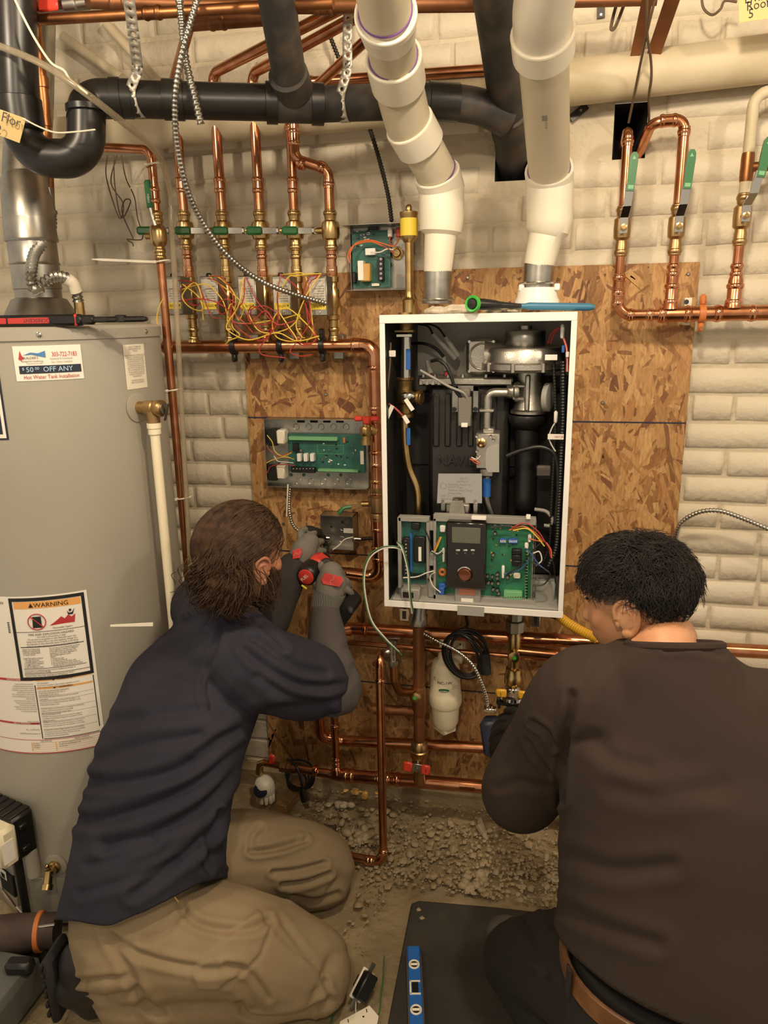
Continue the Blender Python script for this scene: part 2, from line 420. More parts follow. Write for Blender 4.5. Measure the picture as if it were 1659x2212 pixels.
# crumbled mortar and grit on the floor
mb = MB(); r = random.Random(3)
_t = (1+5**.5)/2; ICO = [unit(p) for p in ((-1, _t, 0), (1, _t, 0), (-1, -_t, 0), (1, -_t, 0), (0, -1, _t), (0, 1, _t), (0, -1, -_t), (0, 1, -_t), (_t, 0, -1), (_t, 0, 1), (-_t, 0, -1), (-_t, 0, 1))]
ICF = [(0, 11, 5), (0, 5, 1), (0, 1, 7), (0, 7, 10), (0, 10, 11), (1, 5, 9), (5, 11, 4), (11, 10, 2), (10, 7, 6), (7, 1, 8), (3, 9, 4), (3, 4, 2), (3, 2, 6), (3, 6, 8), (3, 8, 9), (4, 9, 5), (2, 4, 11), (6, 2, 10), (8, 6, 7), (9, 8, 1)]
def stone(mb, c, s, r):
    k = V(r.uniform(.7, 1.2), r.uniform(.7, 1.2), r.uniform(.45, .8))*s
    mb.add([c+p*k*r.uniform(.8, 1.12) for p in ICO], ICF)
for k in range(5200):
    x, y = r.uniform(-.55, .5), -abs(r.gauss(.27, .14))-.03
    if y < -.75 or (y < -.40 and x > -.20) or (y < -.36 and x < -.28): continue
    s = min(.016, r.expovariate(1/.0028)+.0012); stone(mb, V(x, y, .012+s*.3), s, r)
o = mb.build('grit', 'rubble', None, 50); tag(o, 'crumbled mortar and grit strewn over the floor below the boiler', 'rubble', kind='stuff')
for (px, py, s, lab) in ((1195//1, 1900, .02, 'pale mortar lump on floor beside the trousers of the man in brown'), (775, 1800, .035, 'crumbly pale mortar clod beside the lowest copper elbow'), (1010, 1905, .028, 'rounded mortar lump near the top corner of the black mat'), (905, 1985, .02, 'small broken mortar chip left of the black mat')):
    mb = MB(); c = PZ(px, py, .012)
    for k in range(16): stone(mb, c+V(r.gauss(0, s*.6), r.gauss(0, s*.6), abs(r.gauss(0, s*.2))), s*r.uniform(.25, .65), r)
    single(mb, 'mortar_lump', 'plaster_lump', lab, 'rubble', None, 70)

# OSB backboard: flat panel carrying pressed strands
m = bpy.data.materials.new('osb'); nt, N, L = nodes_of(m); b = N['Principled BSDF']; b.inputs['Roughness'].default_value = .6
g = N.new('ShaderNodeNewGeometry'); rp = N.new('ShaderNodeValToRGB'); cr = rp.color_ramp
cols = [(0, '#7a5230'), (.12, '#94693c'), (.3, '#ad8350'), (.55, '#b98f5a'), (.8, '#c49c66'), (.93, '#a5703f'), (1, '#6b4226')]
cr.elements[0].position = 0; cr.elements[0].color = srgb(cols[0][1]); cr.elements[1].position = 1; cr.elements[1].color = srgb(cols[-1][1])
for p_, c_ in cols[1:-1]: e = cr.elements.new(p_); e.color = srgb(c_)
L.new(g.outputs['Random Per Island'], rp.inputs['Fac'])
mp = N.new('ShaderNodeMapping'); mp.inputs['Scale'].default_value = (60, 1, 14); nz = N.new('ShaderNodeTexNoise'); nz.inputs['Scale'].default_value = 3; nz.inputs['Detail'].default_value = 5
L.new(g.outputs['Position'], mp.inputs['Vector']); L.new(mp.outputs['Vector'], nz.inputs['Vector'])
mx = N.new('ShaderNodeMixRGB'); mx.blend_type = 'MULTIPLY'; mx.inputs['Fac'].default_value = .55
r3 = N.new('ShaderNodeValToRGB'); r3.color_ramp.elements[0].position = .3; r3.color_ramp.elements[0].color = (.45, .38, .3, 1); r3.color_ramp.elements[1].position = .6; r3.color_ramp.elements[1].color = (1, 1, 1, 1)
L.new(nz.outputs['Fac'], r3.inputs['Fac']); L.new(rp.outputs['Color'], mx.inputs['Color1']); L.new(r3.outputs['Color'], mx.inputs['Color2']); L.new(mx.outputs['Color'], b.inputs['Base Color'])
MATS['osb'] = m
t = thing('backboard', 'large strand board panel screwed to the brick wall behind the boiler', 'board', (-.09, -.006, OSB[2]))
mb = MB(); mb.box((OSB[0], -.0115, OSB[2]), (OSB[1], -.0045, OSB[3]), .001); panel = mb.build('panel', 'osb', t, 30)
mb = MB(); r = random.Random(11)
for k in range(9000):
    L_ = min(.16, r.gammavariate(3.2, .017)+.012); W_ = min(.035, r.gammavariate(2.6, .0042)+.0025)
    x, z = r.uniform(OSB[0], OSB[1]), r.uniform(OSB[2], OSB[3]); a = math.pi/2+r.gauss(0, .55) if r.random() < .7 else r.uniform(0, math.pi); ca, sa = math.cos(a), math.sin(a)
    y = -.0117-r.random()*.0011; pts = []
    for (u, w) in ((-.5, -.5+r.uniform(0, .2)), (-.2, -.5), (.5, -.5+r.uniform(0, .35)), (.5+r.uniform(-.1, .1), .5-r.uniform(0, .3)), (.1, .5), (-.5+r.uniform(-.1, .1), .5)):
        px_, pz_ = x+u*L_*ca-w*W_*sa, z+u*L_*sa+w*W_*ca
        pts.append((min(OSB[1], max(OSB[0], px_)), y, min(OSB[3], max(OSB[2], pz_))))
    mb.add(pts, [(0, 1, 2, 3, 4, 5)])
st = mb.build('strands', 'osb', t, 0); st['kind'] = 'stuff'
for z in (1.218, .814, .400):
    mb = MB(); mb.box((OSB[0], -.0133, z-.0022), (OSB[1], -.0128, z+.0018)); mb.build('printed_line', 'ink_navy', t, 0)
for (px, py) in ((1487, 592), (612, 1132), (704, 852), (1302, 870), (1010, 600)):
    c = P(px, py, -.013); mb = MB(); mb.lathe([(.0001, .004), (.003, .0038), (.0048, .002), (.005, 0)], c+V(0, .001, 0), (0, -1, 0), 12); mb.build('screw', 'steel', t)
# ------------------------------------------------------------------ water heater
TC = V(-1.043, -.42, 0); TR = .28; TTOP = 1.487
def tank_hit(px, py, R_=TR):
    d = ray(px, py); ox, oy = CAM[0]-TC[0], CAM[1]-TC[1]
    a = d[0]**2+d[1]**2; b = 2*(ox*d[0]+oy*d[1]); c = ox*ox+oy*oy-R_*R_; D = b*b-4*a*c
    t = (-b-math.sqrt(max(D, 0)))/(2*a); p = CAM+d*t; return math.atan2(p[1]-TC[1], p[0]-TC[0]), p[2]
def TS(a, z, e=.0): return V(TC[0]+(TR+e)*math.cos(a), TC[1]+(TR+e)*math.sin(a), z)
def patch(mb, a0, a1, z0, z1, e=.0012, n=10):
    n = max(2, int(abs(a1-a0)/.02)); vs_ = []
    for zz in (z0, z1):
        for i in range(n+1): vs_.append(TS(a0+(a1-a0)*i/n, zz, e))
    return mb.add(vs_, [(i, i+1, n+2+i, n+1+i) for i in range(n)])
T = thing('water_heater', 'tall grey cylindrical gas water heater at the left with warning stickers', 'water heater', (TC[0], TC[1], .0))
mb = MB(); zs_ = tank_hit(100, 1897)[1]; mb.lathe([(TR-.01, .005), (TR, .012), (TR, zs_-.003), (TR-.003, zs_-.001), (TR-.003, zs_+.002), (TR, zs_+.004), (TR, TTOP-.008)], (TC[0], TC[1], 0), (0, 0, 1), 96); mb.build('jacket', 'tank_grey', T)
mb = MB(); mb.lathe([(TR+.004, TTOP-.027), (TR+.004, TTOP-.005), (TR-.002, TTOP), (TR-.05, TTOP+.002), (.02, TTOP+.002)], (TC[0], TC[1], 0), (0, 0, 1), 96); cap = mb.build('top_cap', 'tank_cap', T)
for px in (85, 313):
    a, z = tank_hit(px, 727); mb = MB(); mb.lathe([(.006, 0), (.0055, .003), (.002, .005), (0, .005)], TS(a, TTOP-.015, .003), (math.cos(a), math.sin(a), 0), 10); mb.build('screw', 'chrome', cap)
# draft hood
c = V(-1.03, -.42, TTOP)
mb = MB(); mb.lathe([(.088, .018), (.085, .02), (.062, .062), (.052, .066), (.05, .062), (.082, .018)], c, (0, 0, 1), 40)
for k in range(4):
    a = .4+k*math.pi/2; q = c+V(.078*math.cos(a), .078*math.sin(a), 0); mb.cyl(q, q+V(0, 0, .022), .005, 8)
mb.build('draft_hood', 'galvanized', T)

def sticker(label_mb, name, a0, a1, z0, z1, material='sticker_white', e=.0012):
    mb = MB(); patch(mb, a0, a1, z0, z1, e); return mb.build(name, material, T, 0)
def tfn(a0, z0, e): return lambda p: TS(a0+p[0]/TR, z0+p[1], e)
def ttext(mb, s_, size, x, z, a0, z0, e=.0028, align='LEFT', sq=1.): put_text(mb, s_, size, (x, z, 0), (1, 0, 0), (0, 1, 0), align, tfn(a0, z0, e), sq)
def tbar(mb, x0, x1, z0, z1, a_, z_, e=.0022): patch(mb, a_+x0/TR, a_+x1/TR, z_+z0, z_+z1, e, 6)
# company sticker
a0, zt = tank_hit(26, 748); a1, zb = tank_hit(181, 813); W = (a1-a0)*TR; H = zt-zb; zb -= .004
s1 = sticker(None, 'company_sticker', a0, a1, zb, zt)
mb = MB(); tbar(mb, W*.06, W*.97, H*.22, H*.46, a0, zb); mb.build('dark_band', 'ink_navy', s1, 0)
mb = MB(); ttext(mb, '303-722-7183', H*.20, W*.93, H*.72, a0, zb, align='RIGHT', sq=.66); ttext(mb, 'Hot Water Tank Installation', H*.17, W*.52, H*.06, a0, zb, align='CENTER', sq=.82)
mb.prism([TS(a0+x/TR, zb+z, .0028) for x, z in ((W*.07, H*.66), (W*.10, H*.92), (W*.115, H*.80), (W*.14, H*.70), (W*.11, H*.62))], (0, 0, .0001)); mb.build('red_print', 'ink_red', s1, 0)
mb = MB(); ttext(mb, '$', H*.12, W*.10, H*.33, a0, zb); ttext(mb, '50', H*.215, W*.155, H*.27, a0, zb, sq=1.); ttext(mb, '00', H*.12, W*.285, H*.335, a0, zb, sq=1.); ttext(mb, 'OFF ANY', H*.215, W*.40, H*.27, a0, zb, sq=.98); mb.build('offer_print', 'ink_lightblue', s1, 0)
mb = MB(); mb.prism([TS(a0+x/TR, zb+z, .0028) for x, z in ((W*.14, H*.78), (W*.25, H*.86), (W*.36, H*.83), (W*.46, H*.90), (W*.46, H*.70), (W*.38, H*.74), (W*.26, H*.80))], (0, 0, .0001)); mb.build('logo_wave', 'ink_blue', s1, 0)
mb = MB(); ttext(mb, "BUILDER'S", H*.105, W*.13, H*.66, a0, zb, sq=.92); ttext(mb, 'Heating & Air Conditioning', H*.07, W*.10, H*.575, a0, zb, sq=.80); ttext(mb, 'Comfort Discounts Since 1988', H*.045, W*.17, H*.51, a0, zb, sq=.8); mb.build('black_print', 'ink_black', s1, 0)
mb = MB(); ttext(mb, 'Residential & Commercial', H*.085, W*.52, H*.63, a0, zb, sq=.72); ttext(mb, 'Sales • Service • Installation', H*.085, W*.53, H*.53, a0, zb, sq=.66); mb.build('grey_print', 'ink_grey', s1, 0)
# small notice sticker
a0, zt = tank_hit(264, 745); a1, zb = tank_hit(318, 836); W = (a1-a0)*TR; H = zt-zb
s2 = sticker(None, 'notice_sticker', a0, a1, zb, zt, 'ivory_plastic'); mb = MB()
for k, w_ in enumerate(['CONNECT TO TEMPERATURE', 'AND PRESSURE RELIEF VALVE', 'IMPORTANT', '', 'FOLLOW THE MANUFACTURERS INSTALLATION', 'AND LOCAL CODES RELATING TO RELIEF', 'A TEMPERATURE AND PRESSURE RELIEF', 'VALVE MUST BE INSTALLED AT THE TIME', 'OF INSTALLATION. NO VALVE SHALL BE', 'PLACED BETWEEN THE RELIEF VALVE', 'AND THE TANK. DISCHARGE LINE MUST', 'PITCH DOWNWARD FROM THE VALVE', 'TO ALLOW DRAINING. NO REDUCING', 'COUPLING OR OTHER RESTRICTION', 'SHALL BE INSTALLED', '', 'THIS HEATER COMPLIES WITH', 'ENERGY CODE REQUIREMENTS']):
    if w_: ttext(mb, w_, H*.05, W*.5, H*(.93-.047*k), a0, zb, align='CENTER', sq=.62)
mb.build('fine_print', 'ink_grey', s2, 0)
# brand plate at the left edge of view
a1, zt = tank_hit(-2, 738); a1b, zb = tank_hit(20, 950); a1 = a1b; a0 = a1-.62; W = (a1-a0)*TR; H = zt-zb
s3 = sticker(None, 'brand_plate', a0, a1, zb, zt, 'ink_navy', .0011); mb = MB(); tbar(mb, .004, W-.004, .004, H-.004, a0, zb, .0020); mb.build('white_border', 'sticker_white', s3, 0)
mb = MB(); tbar(mb, .010, W-.010, .012, H*.38, a0, zb, .0021); mb.build('dark_panel', 'ink_navy', s3, 0)
mb = MB(); ttext(mb, 'R', .030, W-.026, H*.52, a0, zb, .0028); mb.build('print', 'ink_blue', s3, 0)
# big warning label
a1, zt = tank_hit(183, 1274); _, zb = tank_hit(205, 1612); aL, _ = tank_hit(18, 1290); a0 = aL-.32; H = zt-zb; W = (a1-a0)*TR; xl = (aL-a0)*TR; w2 = W-xl
wl = sticker(None, 'warning_label', a0, a1+.012, zb, zt)
h1 = H*.52; zb1 = H-h1   # upper black frame spans zb1..H
mb = MB()
for (x0_, x1_, z0_, z1_) in ((xl, xl+.007, zb1, H-.004), (W-.010, W-.003, zb1, H-.004), (xl, W-.003, H-.012, H-.004), (xl, W-.003, zb1, zb1+.008), (xl, W-.004, H-h1*.42, H-h1*.415), (xl+.012, W-.016, H-h1*.60, H-h1*.592), (xl+.012, W-.016, H-h1*.86, H-h1*.855), (xl+.012, W-.01, H-h1*.92, H-h1*.915), (W-.0065, W-.0045, H*.13, zb1-.004), (xl+.030, xl+.032, H*.10, zb1-.012), (xl+.034, W-.006, H*.098, H*.102)): tbar(mb, x0_, x1_, z0_, z1_, a0, zb, .0022)
for k in (7, 9, 13, 16, 20, 24): tbar(mb, xl+.036, W-.008, H*(.4665-.0127*k), H*(.4675-.0127*k), a0, zb)
ttext(mb, 'WARNING', .0145, xl+w2*.55, H-.027, a0, zb, align='CENTER', sq=1.05)
mb.prism([TS(a0+x/TR, zb+z, .0028) for x, z in ((xl+w2*.26, H-.027), (xl+w2*.32, H-.027), (xl+w2*.29, H-.0165))], (0, 0, .0001))
L1 = ['FIRE AND EXPLOSION HAZARD', 'Can result in serious injury or death', 'Do not store or use gasoline or other flammable vapors and', 'liquids in the vicinity of this or any other appliance. Storage of or', 'use of gasoline or other flammable vapors or liquids in the vicinity', 'of this or any other appliance can result in serious injury or death.']
for k, s_ in enumerate(L1): ttext(mb, s_, .0072 if k == 0 else .0058, xl+w2*.5, H-h1*(.46+.027*k), a0, zb, align='CENTER', sq=.95 if k == 0 else .72)
L2 = ['Vapors from flammable', 'liquids can explode and', 'catch fire causing death', 'or severe burns.', '', 'Keep flammable products:', '1. far away from any', '   possible ignition source,', '2. in approved containers,', '3. tightly closed and', "4. out of children's reach."]
L3 = ['Do not use or store flammable products', 'such as gasoline, solvents or adhesives', 'in the same room or area near this', 'appliance, or any other appliance or', 'any possible ignition source.', 'Vapors:', '1. cannot be seen,', '2. are heavier than air,', '3. go a long way on the floor and', '4. can be carried from other rooms to', '   possible ignition sources by air currents']
for k in range(11):
    ttext(mb, L2[k], .0058, xl+w2*.09, H-h1*(.63+.0215*k), a0, zb, sq=.72); ttext(mb, L3[k], .0058, xl+w2*.45, H-h1*(.63+.0215*k), a0, zb, sq=.68)
ttext(mb, 'Water heaters in residential garages must be installed and located, or', .0055, xl+w2*.08, H-h1*.885, a0, zb, sq=.72); ttext(mb, 'protected, to avoid physical damage.', .0055, xl+w2*.08, H-h1*.905, a0, zb, sq=.72)
ttext(mb, "Read and follow water heater warnings and instructions. If owner's", .0055, xl+w2*.08, H-h1*.942, a0, zb, sq=.72); ttext(mb, 'manual is missing contact the distributor or manufacturer.', .0055, xl+w2*.08, H-h1*.962, a0, zb, sq=.72)
L4 = ['', 'FOR YOUR SAFETY', 'Do not store or use gasoline or other flammable, combustible, or corrosive', 'vapors or liquids in the vicinity of this or any other appliance.', '', 'HOT WATER CAN PRODUCE 3RD DEGREE BURNS', 'IN LESS THAN 5 SECONDS AT 140° F (60° C)', 'IN 30 SECONDS AT 130° F (54° C)', 'Vapors from flammable liquids will explode and catch fire causing death', 'or severe burns.', 'This appliance must be installed in accordance with local codes or, in the', 'absence of local codes, the National Fuel Gas Code, ANSI Z223.1 and the', 'CAN/CSA-B149 Installation Codes.', '', 'CAUTION: Operation of this water heater in an atmosphere contaminated by', 'halogens, any chlorinated hydrocarbon or strong oxidizing', 'agents, will result in serious damage to heater surfaces', 'STATE OF CALIFORNIA NOTICE', 'WARNING: This water heater must be braced, anchored or strapped to', 'avoid falling or moving during an earthquake. See instructions for correct', 'installation procedures.', 'WARNING: If not installed, operated and maintained in accordance with the', "manufacturer's instructions, this product could expose you to substances", 'in the fuel or from fuel combustion which can cause death or serious illness', '', 'SUITABLE FOR WATER (POTABLE) HEATING AND SPACE HEATING', 'Toxic chemicals, such as used for boiler treatment, shall not be introduced', 'into potable water used for space heating. This water heater may', 'be connected to any existing heating system']
for zz_ in (.476, .424): ttext(mb, 'WARNING', .0065, xl+w2*.6, H*zz_, a0, zb, align='CENTER'); mb.prism([TS(a0+x/TR, zb+z, .0028) for x, z in ((xl+w2*.43, H*zz_), (xl+w2*.465, H*zz_), (xl+w2*.4475, H*(zz_+.010)))], (0, 0, .0001))
for k, s_ in enumerate(L4):
    if s_: ttext(mb, s_, .0045, xl+.037, H*(.470-.0127*k), a0, zb, sq=.66)
for k, s_ in enumerate(['burner and hold in gas control knob', 'repeatedly press igniter button until you', 'see a spark around then release. Continue', 'to hold down the gas control knob until the', 'pilot light. Release the gas control', 'knob, it should pop back out. Check to see if', 'the pilot is still lit. If the pilot goes out, repeat', 'steps 3 through 6.', 'If gas control knob does not pop out when', 'released, stop and immediately call your', 'service technician or gas supplier.', 'If the pilot will not stay lit after several tries,', 'turn the gas control knob to OFF and call', 'your technician or gas supplier.', '', '', '', '', '8. Replace outer door.', '9. Turn gas control knob to desired setting.', '', '', 'when    in the OFF position.', '', 'END INSTRUCTIONS, If installation and']):
    if s_: ttext(mb, s_, .0045, xl+.028, H*(.455-.0135*k), a0, zb, align='RIGHT', sq=.66)
ttext(mb, 'TER', .008, xl-.012, H-.018, a0, zb, align='RIGHT')
for k in range(7): tbar(mb, xl-.011, xl-.006, H*(.84-.01*k), H*(.845-.01*k), a0, zb, .0022)
for k, s_ in enumerate(['LED STATUS', '', 'FAULT STATUS']):
    if s_: ttext(mb, s_, .0052, xl+w2*(.15 if k == 0 else .62), H*.078, a0, zb, sq=.9)
for k, s_ in enumerate(['Two flashes', 'Three flashes', 'Four flashes']): ttext(mb, s_, .0045, xl+w2*.04, H*(.064-.013*k), a0, zb, sq=.7); ttext(mb, ['Low thermopile voltage, insert control knob, system reset', 'Temperature control shutdown reset', 'Gas valve fault'][k], .0045, xl+w2*.40, H*(.066-.013*k), a0, zb, sq=.7)
ttext(mb, 'Flammable Vapors', .0062, xl+w2*.66, H-h1*.395, a0, zb, align='CENTER', sq=.9)
# gas can and burning figure
mb.prism([TS(a0+x/TR, zb+z, .0028) for x, z in ((xl+w2*.28, H-h1*.37), (xl+w2*.40, H-h1*.37), (xl+w2*.40, H-h1*.24), (xl+w2*.29, H-h1*.24))], (0, 0, .0001))
mb.ball(TS(a0+(xl+w2*.78)/TR, zb+H-h1*.20, .0018), .003, 10, 6); mb.prism([TS(a0+x/TR, zb+z, .0028) for x, z in ((xl+w2*.74, H-h1*.20), (xl+w2*.75, H-h1*.25), (xl+w2*.81, H-h1*.25), (xl+w2*.84, H-h1*.18), (xl+w2*.80, H-h1*.23), (xl+w2*.76, H-h1*.23))], (0, 0, .0001))
mb.build('black_print', 'ink_black', wl, 0)
for (x0_, z0_, z1_, x1_) in ((xl+.010, H-.030, H-.0135, W-.012), (xl+.034, H*.474, H*.486, W-.008), (xl+.034, H*.422, H*.434, W-.008)): mb = MB(); tbar(mb, x0_, x1_, z0_, z1_, a0, zb, .0018); mb.build('orange_band', 'sticker_orange', wl, 0)
mb = MB(); c0 = a0+(xl+w2*.34)/TR; zc = zb+H-h1*.30
mb.tube([TS(c0+.019*math.cos(t_)/TR, zc+.019*math.sin(t_), .0026) for t_ in np.linspace(0, 2*math.pi, 33)[:-1]], .0011, 5, False, True); mb.tube([TS(c0-.013/TR, zc+.013, .0028), TS(c0+.013/TR, zc-.013, .0028)], .0012, 5)
mb.prism([TS(a0+x/TR, zb+z, .0026) for x, z in ((xl+w2*.50, H-h1*.355), (xl+w2*.60, H-h1*.30), (xl+w2*.66, H-h1*.26), (xl+w2*.70, H-h1*.29), (xl+w2*.75, H-h1*.25), (xl+w2*.79, H-h1*.28), (xl+w2*.84, H-h1*.25), (xl+w2*.82, H-h1*.345))], (0, 0, .0001))
tbar(mb, -.0, W, 0, .0022, a0, zb, .0020); tbar(mb, 0, xl+.028, H*.478, H*.492, a0, zb, .0020); tbar(mb, 0, xl+.029, H*.195, H*.207, a0, zb, .0020); tbar(mb, 0, W-.004, H*.09, H*.093, a0, zb, .0020); mb.build('red_print', 'ink_red', wl, 0)
mb = MB(); ttext(mb, 'INSTRUCTIONS', .006, xl+.0, H*.481, a0, zb, .0030, 'RIGHT', .8); ttext(mb, 'GAS TO APPLIANCE', .006, xl+.008, H*.198, a0, zb, .0030, 'RIGHT', .8); mb.build('white_print', 'sticker_white', wl, 0)
mb = MB()
for k in range(5): tbar(mb, xl+.003, W-.006, H*(.072-.0145*k), H*(.0735-.0145*k), a0, zb, .0020)
for x in (xl+.003, xl+w2*.36, W-.006): tbar(mb, x-.0008, x+.0008, H*.014, H*.073, a0, zb, .0020)
mb.build('orange_rules', 'sticker_orange', wl, 0)

# relief valve with its discharge pipe
a, z = tank_hit(296, 880); n_ = V(math.cos(a), math.sin(a), 0); p0 = TS(a, z)
v = thing('relief_valve', 'bronze temperature relief valve on the side of the water heater', 'valve', p0)
mb = MB(); mb.lathe([(.034, 0), (.034, .003), (.02, .006), (.0, .006)], p0, n_, 28); mb.build('escutcheon', 'tank_cap', v)
q = p0+n_*.045
mb = MB(); mb.lathe([(.014, -.04), (.014, -.018), (.017, -.016), (.017, .004), (.0145, .006), (.019, .012), (.019, .028), (.016, .032), (0, .032)], q, n_, 20); mb.cyl(q, q-V(0, 0, .036), .0155, 18, .002); mb.build('body', 'bronze', v)
mb = MB(); e = q+n_*.034; mb.lathe([(.013, 0), (.013, .004), (0, .005)], e-n_*.002, n_, 14); mb.obb(e+n_*.006+V(0, 0, -.008), np.cross(n_, (0, 0, 1)), n_, unit(V(0, 0, 1)+n_*.35), .009, .002, .042, .0008); mb.build('test_lever', 'galvanized', v)
top = q-V(0, 0, .034); bot = P(363, 1262, top[1]); bot = V(top[0], top[1], .12)
mb = MB(); mb.lathe([(.0165, 0), (.0165, .012), (.0145, .014), (.0145, .026), (.0125, .028)], top, (0, 0, -1), 20); mb.tube([top, bot], .0112, 16); single(mb, 'discharge_pipe', 'cpvc_cream', 'cream plastic discharge pipe running down the water heater from its relief valve', 'pipe')

# gas control, drain cock, burner door
a, z = tank_hit(10, 1758); n_ = V(math.cos(a), math.sin(a), 0); s_ = V(-math.sin(a), math.cos(a), 0); p0 = TS(a, z)+s_*.05
g = thing('gas_control', 'beige gas control box with dark backing low on the water heater', 'gas valve', p0)
mb = MB(); mb.obb(p0+n_*.03, s_, n_, (0, 0, 1), .135, .06, .115, .006); 
for k in range(5): mb.obb(p0+n_*.03+s_*(-.05+.025*k)+V(0, 0, .058), s_, n_, (0, 0, 1), .02, .055, .006, .001)
for dz in (.03, -.03): mb.obb(p0+n_*.035+s_*.07+V(0, 0, dz), s_, n_, (0, 0, 1), .012, .02, .014, .002)
mb.build('back_housing', 'dark_steel', g)
mb = MB(); mb.obb(p0+n_*.078+s_*.02+V(0, 0, .005), s_, n_, (0, 0, 1), .125, .046, .104, .010); mb.build('cover', 'neutral_cream', g)
mb = MB(); mb.obb(p0+n_*.102+s_*.02, s_, n_, (0, 0, 1), .020, .006, .018, .002); mb.build('sight_window', 'grey_plastic', g)
mb = MB(); mb.lathe([(.010, 0), (.010, .001), (.004, .0015), (0, .0015)], p0+n_*.101+s_*.066+V(0, 0, .038), n_, 12); mb.build('screw', 'steel', g)
mb = MB(); mb.obb(p0+n_*.085+s_*.0832, s_, n_, (0, 0, 1), .0012, .03, .055, 0); mb.build('code_label', 'sticker_white', g, 0)
mb = MB(); mb.obb(p0+n_*.08+V(0, 0, -.058), s_, n_, (0, 0, 1), .022, .02, .02, .003); mb.build('plug', 'black_plastic', g)
st = p0+n_*.075+V(0, 0, -.065)
for k, (mm, dx) in enumerate((('white_wire', .004), ('red_wire', -.002), ('copper_wire', -.007), ('white_wire', .008))):
    mb = MB(); e = [st+s_*dx, st+s_*(dx*2-.004)+V(0, 0, -.05), st+s_*(.012-dx)+V(0, 0, -.10)-n_*.01, st+s_*(.03+dx)+V(0, 0, -.17)-n_*.03, st+s_*(.045+.3*dx)+V(0, 0, -.235)-n_*.05]; mb.tube(spline(e, 8), .0018, 6); mb.build('lead_wire', mm, g)
mb = MB(); mb.cyl(p0+n_*.03+s_*.022+V(0, 0, -.055), p0+n_*.03+s_*.022+V(0, 0, -.30), .010, 12); mb.build('gas_tube', 'dark_steel', g)
mb = MB(); mb.cyl(p0+n_*.015+s_*.052+V(0, 0, -.05), p0+n_*.012+s_*.05+V(0, 0, -.135), .016, 12, .004); mb.build('thermowell', 'tank_grey', g)
a, z = tank_hit(28, 1958); z = max(z, .12); n2 = V(math.cos(a), math.sin(a), 0); s2_ = V(-math.sin(a), math.cos(a), 0); p1 = TS(a, z)
d = thing('burner_door', 'dark burner access panel with barcode tag at the foot of the water heater', 'panel', p1)
mb = MB(); mb.obb(p1+n2*.006+s2_*-.02, s2_, n2, (0, 0, 1), .16, .012, .13, .003); mb.build('door', 'tank_grey', d)
mb = MB(); mb.obb(p1+n2*.014+s2_*.02, s2_, n2, (0, 0, 1), .085, .008, .062, .002); mb.build('opening_cover', 'black_matte', d)
mb = MB(); mb.obb(p1+n2*.020+s2_*.025+V(0, 0, .025), s2_, n2, (0, 0, 1), .03, .001, .026, 0); bt = mb.build('barcode_tag', 'sticker_white', d, 0)
mb = MB()
for k in range(6): mb.obb(p1+n2*.021+s2_*(.017+.003*k)+V(0, 0, .022), s2_, n2, (0, 0, 1), .0012, .0008, .014)
mb.build('bars', 'ink_black', bt, 0)
a, z = tank_hit(120, 1868); n_ = V(math.cos(a), math.sin(a), 0); s_ = V(-math.sin(a), math.cos(a), 0); p0 = TS(a, z)
d = thing('drain_cock', 'small brass drain cock with round collar low on the water heater', 'valve', p0)
mb = MB(); mb.lathe([(.029, 0), (.029, .003), (.020, .005), (0, .005)], p0, n_, 30); mb.build('collar', 'tank_cap', d)
mb = MB(); mb.lathe([(.016, .004), (.016, .012), (.011, .014), (.011, .04), (0, .042)], p0, n_, 16); q = p0+n_*.03; mb.cyl(q+V(0, 0, .01), q+n_*.022+V(0, 0, -.026), .011, 16, .002); mb.lathe([(.014, 0), (.014, .012), (.010, .012), (.009, .002), (0, .002)], q+n_*.016+V(0, 0, -.018), unit(n_*.65+V(0, 0, -.75)), 16); mb.build('body', 'brass', d)
mb = MB(); mb.cyl(q+V(0, 0, .01), q+n_*.006+V(0, 0, .025), .004, 10); mb.ball(q+n_*.008+V(0, 0, .028), .006, 10, 6); mb.build('stem_knob', 'brass', d)

# flue above the draft hood
c = V(-1.03, -.42, 0); hz = TTOP+.064
f = thing('flue_pipe', 'galvanized flue pipe rising from the water heater draft hood', 'flue', (c[0], c[1], hz))
z1 = P(92, 500, -.42)[2]
mb = MB(); mb.lathe([(.052, hz-.004), (.052, hz+.02), (.054, hz+.022), (.054, hz+.075), (.057, hz+.078), (.054, hz+.082), (.054, z1-.02)], (c[0], c[1], 0), (0, 0, 1), 40); mb.build('lower_pipe', 'galvanized', f)
mb = MB(); mb.lathe([(.058, z1-.022), (.0595, z1-.018), (.058, z1-.014), (.056, z1+.03)], (c[0], c[1], 0), (0, 0, 1), 40)
mb.tube([V(c[0], c[1], z1-.01), V(c[0], c[1], z1+.03), V(c[0]-.006, c[1]+.01, z1+.065), V(c[0]-.02, c[1]+.03, z1+.11)], [.054, .056, .055, .053], 32); mb.build('adjustable_elbow', 'galvanized', f)
mb = MB(); mb.tube([V(c[0]-.018, c[1]+.027, z1+.095), V(c[0]-.03, c[1]+.10, z1+.30), V(c[0]-.045, c[1]+.17, z1+.5), V(c[0]-.07, c[1]+.25, 2.38)], .052, 32); mb.build('upper_pipe', 'galvanized', f)

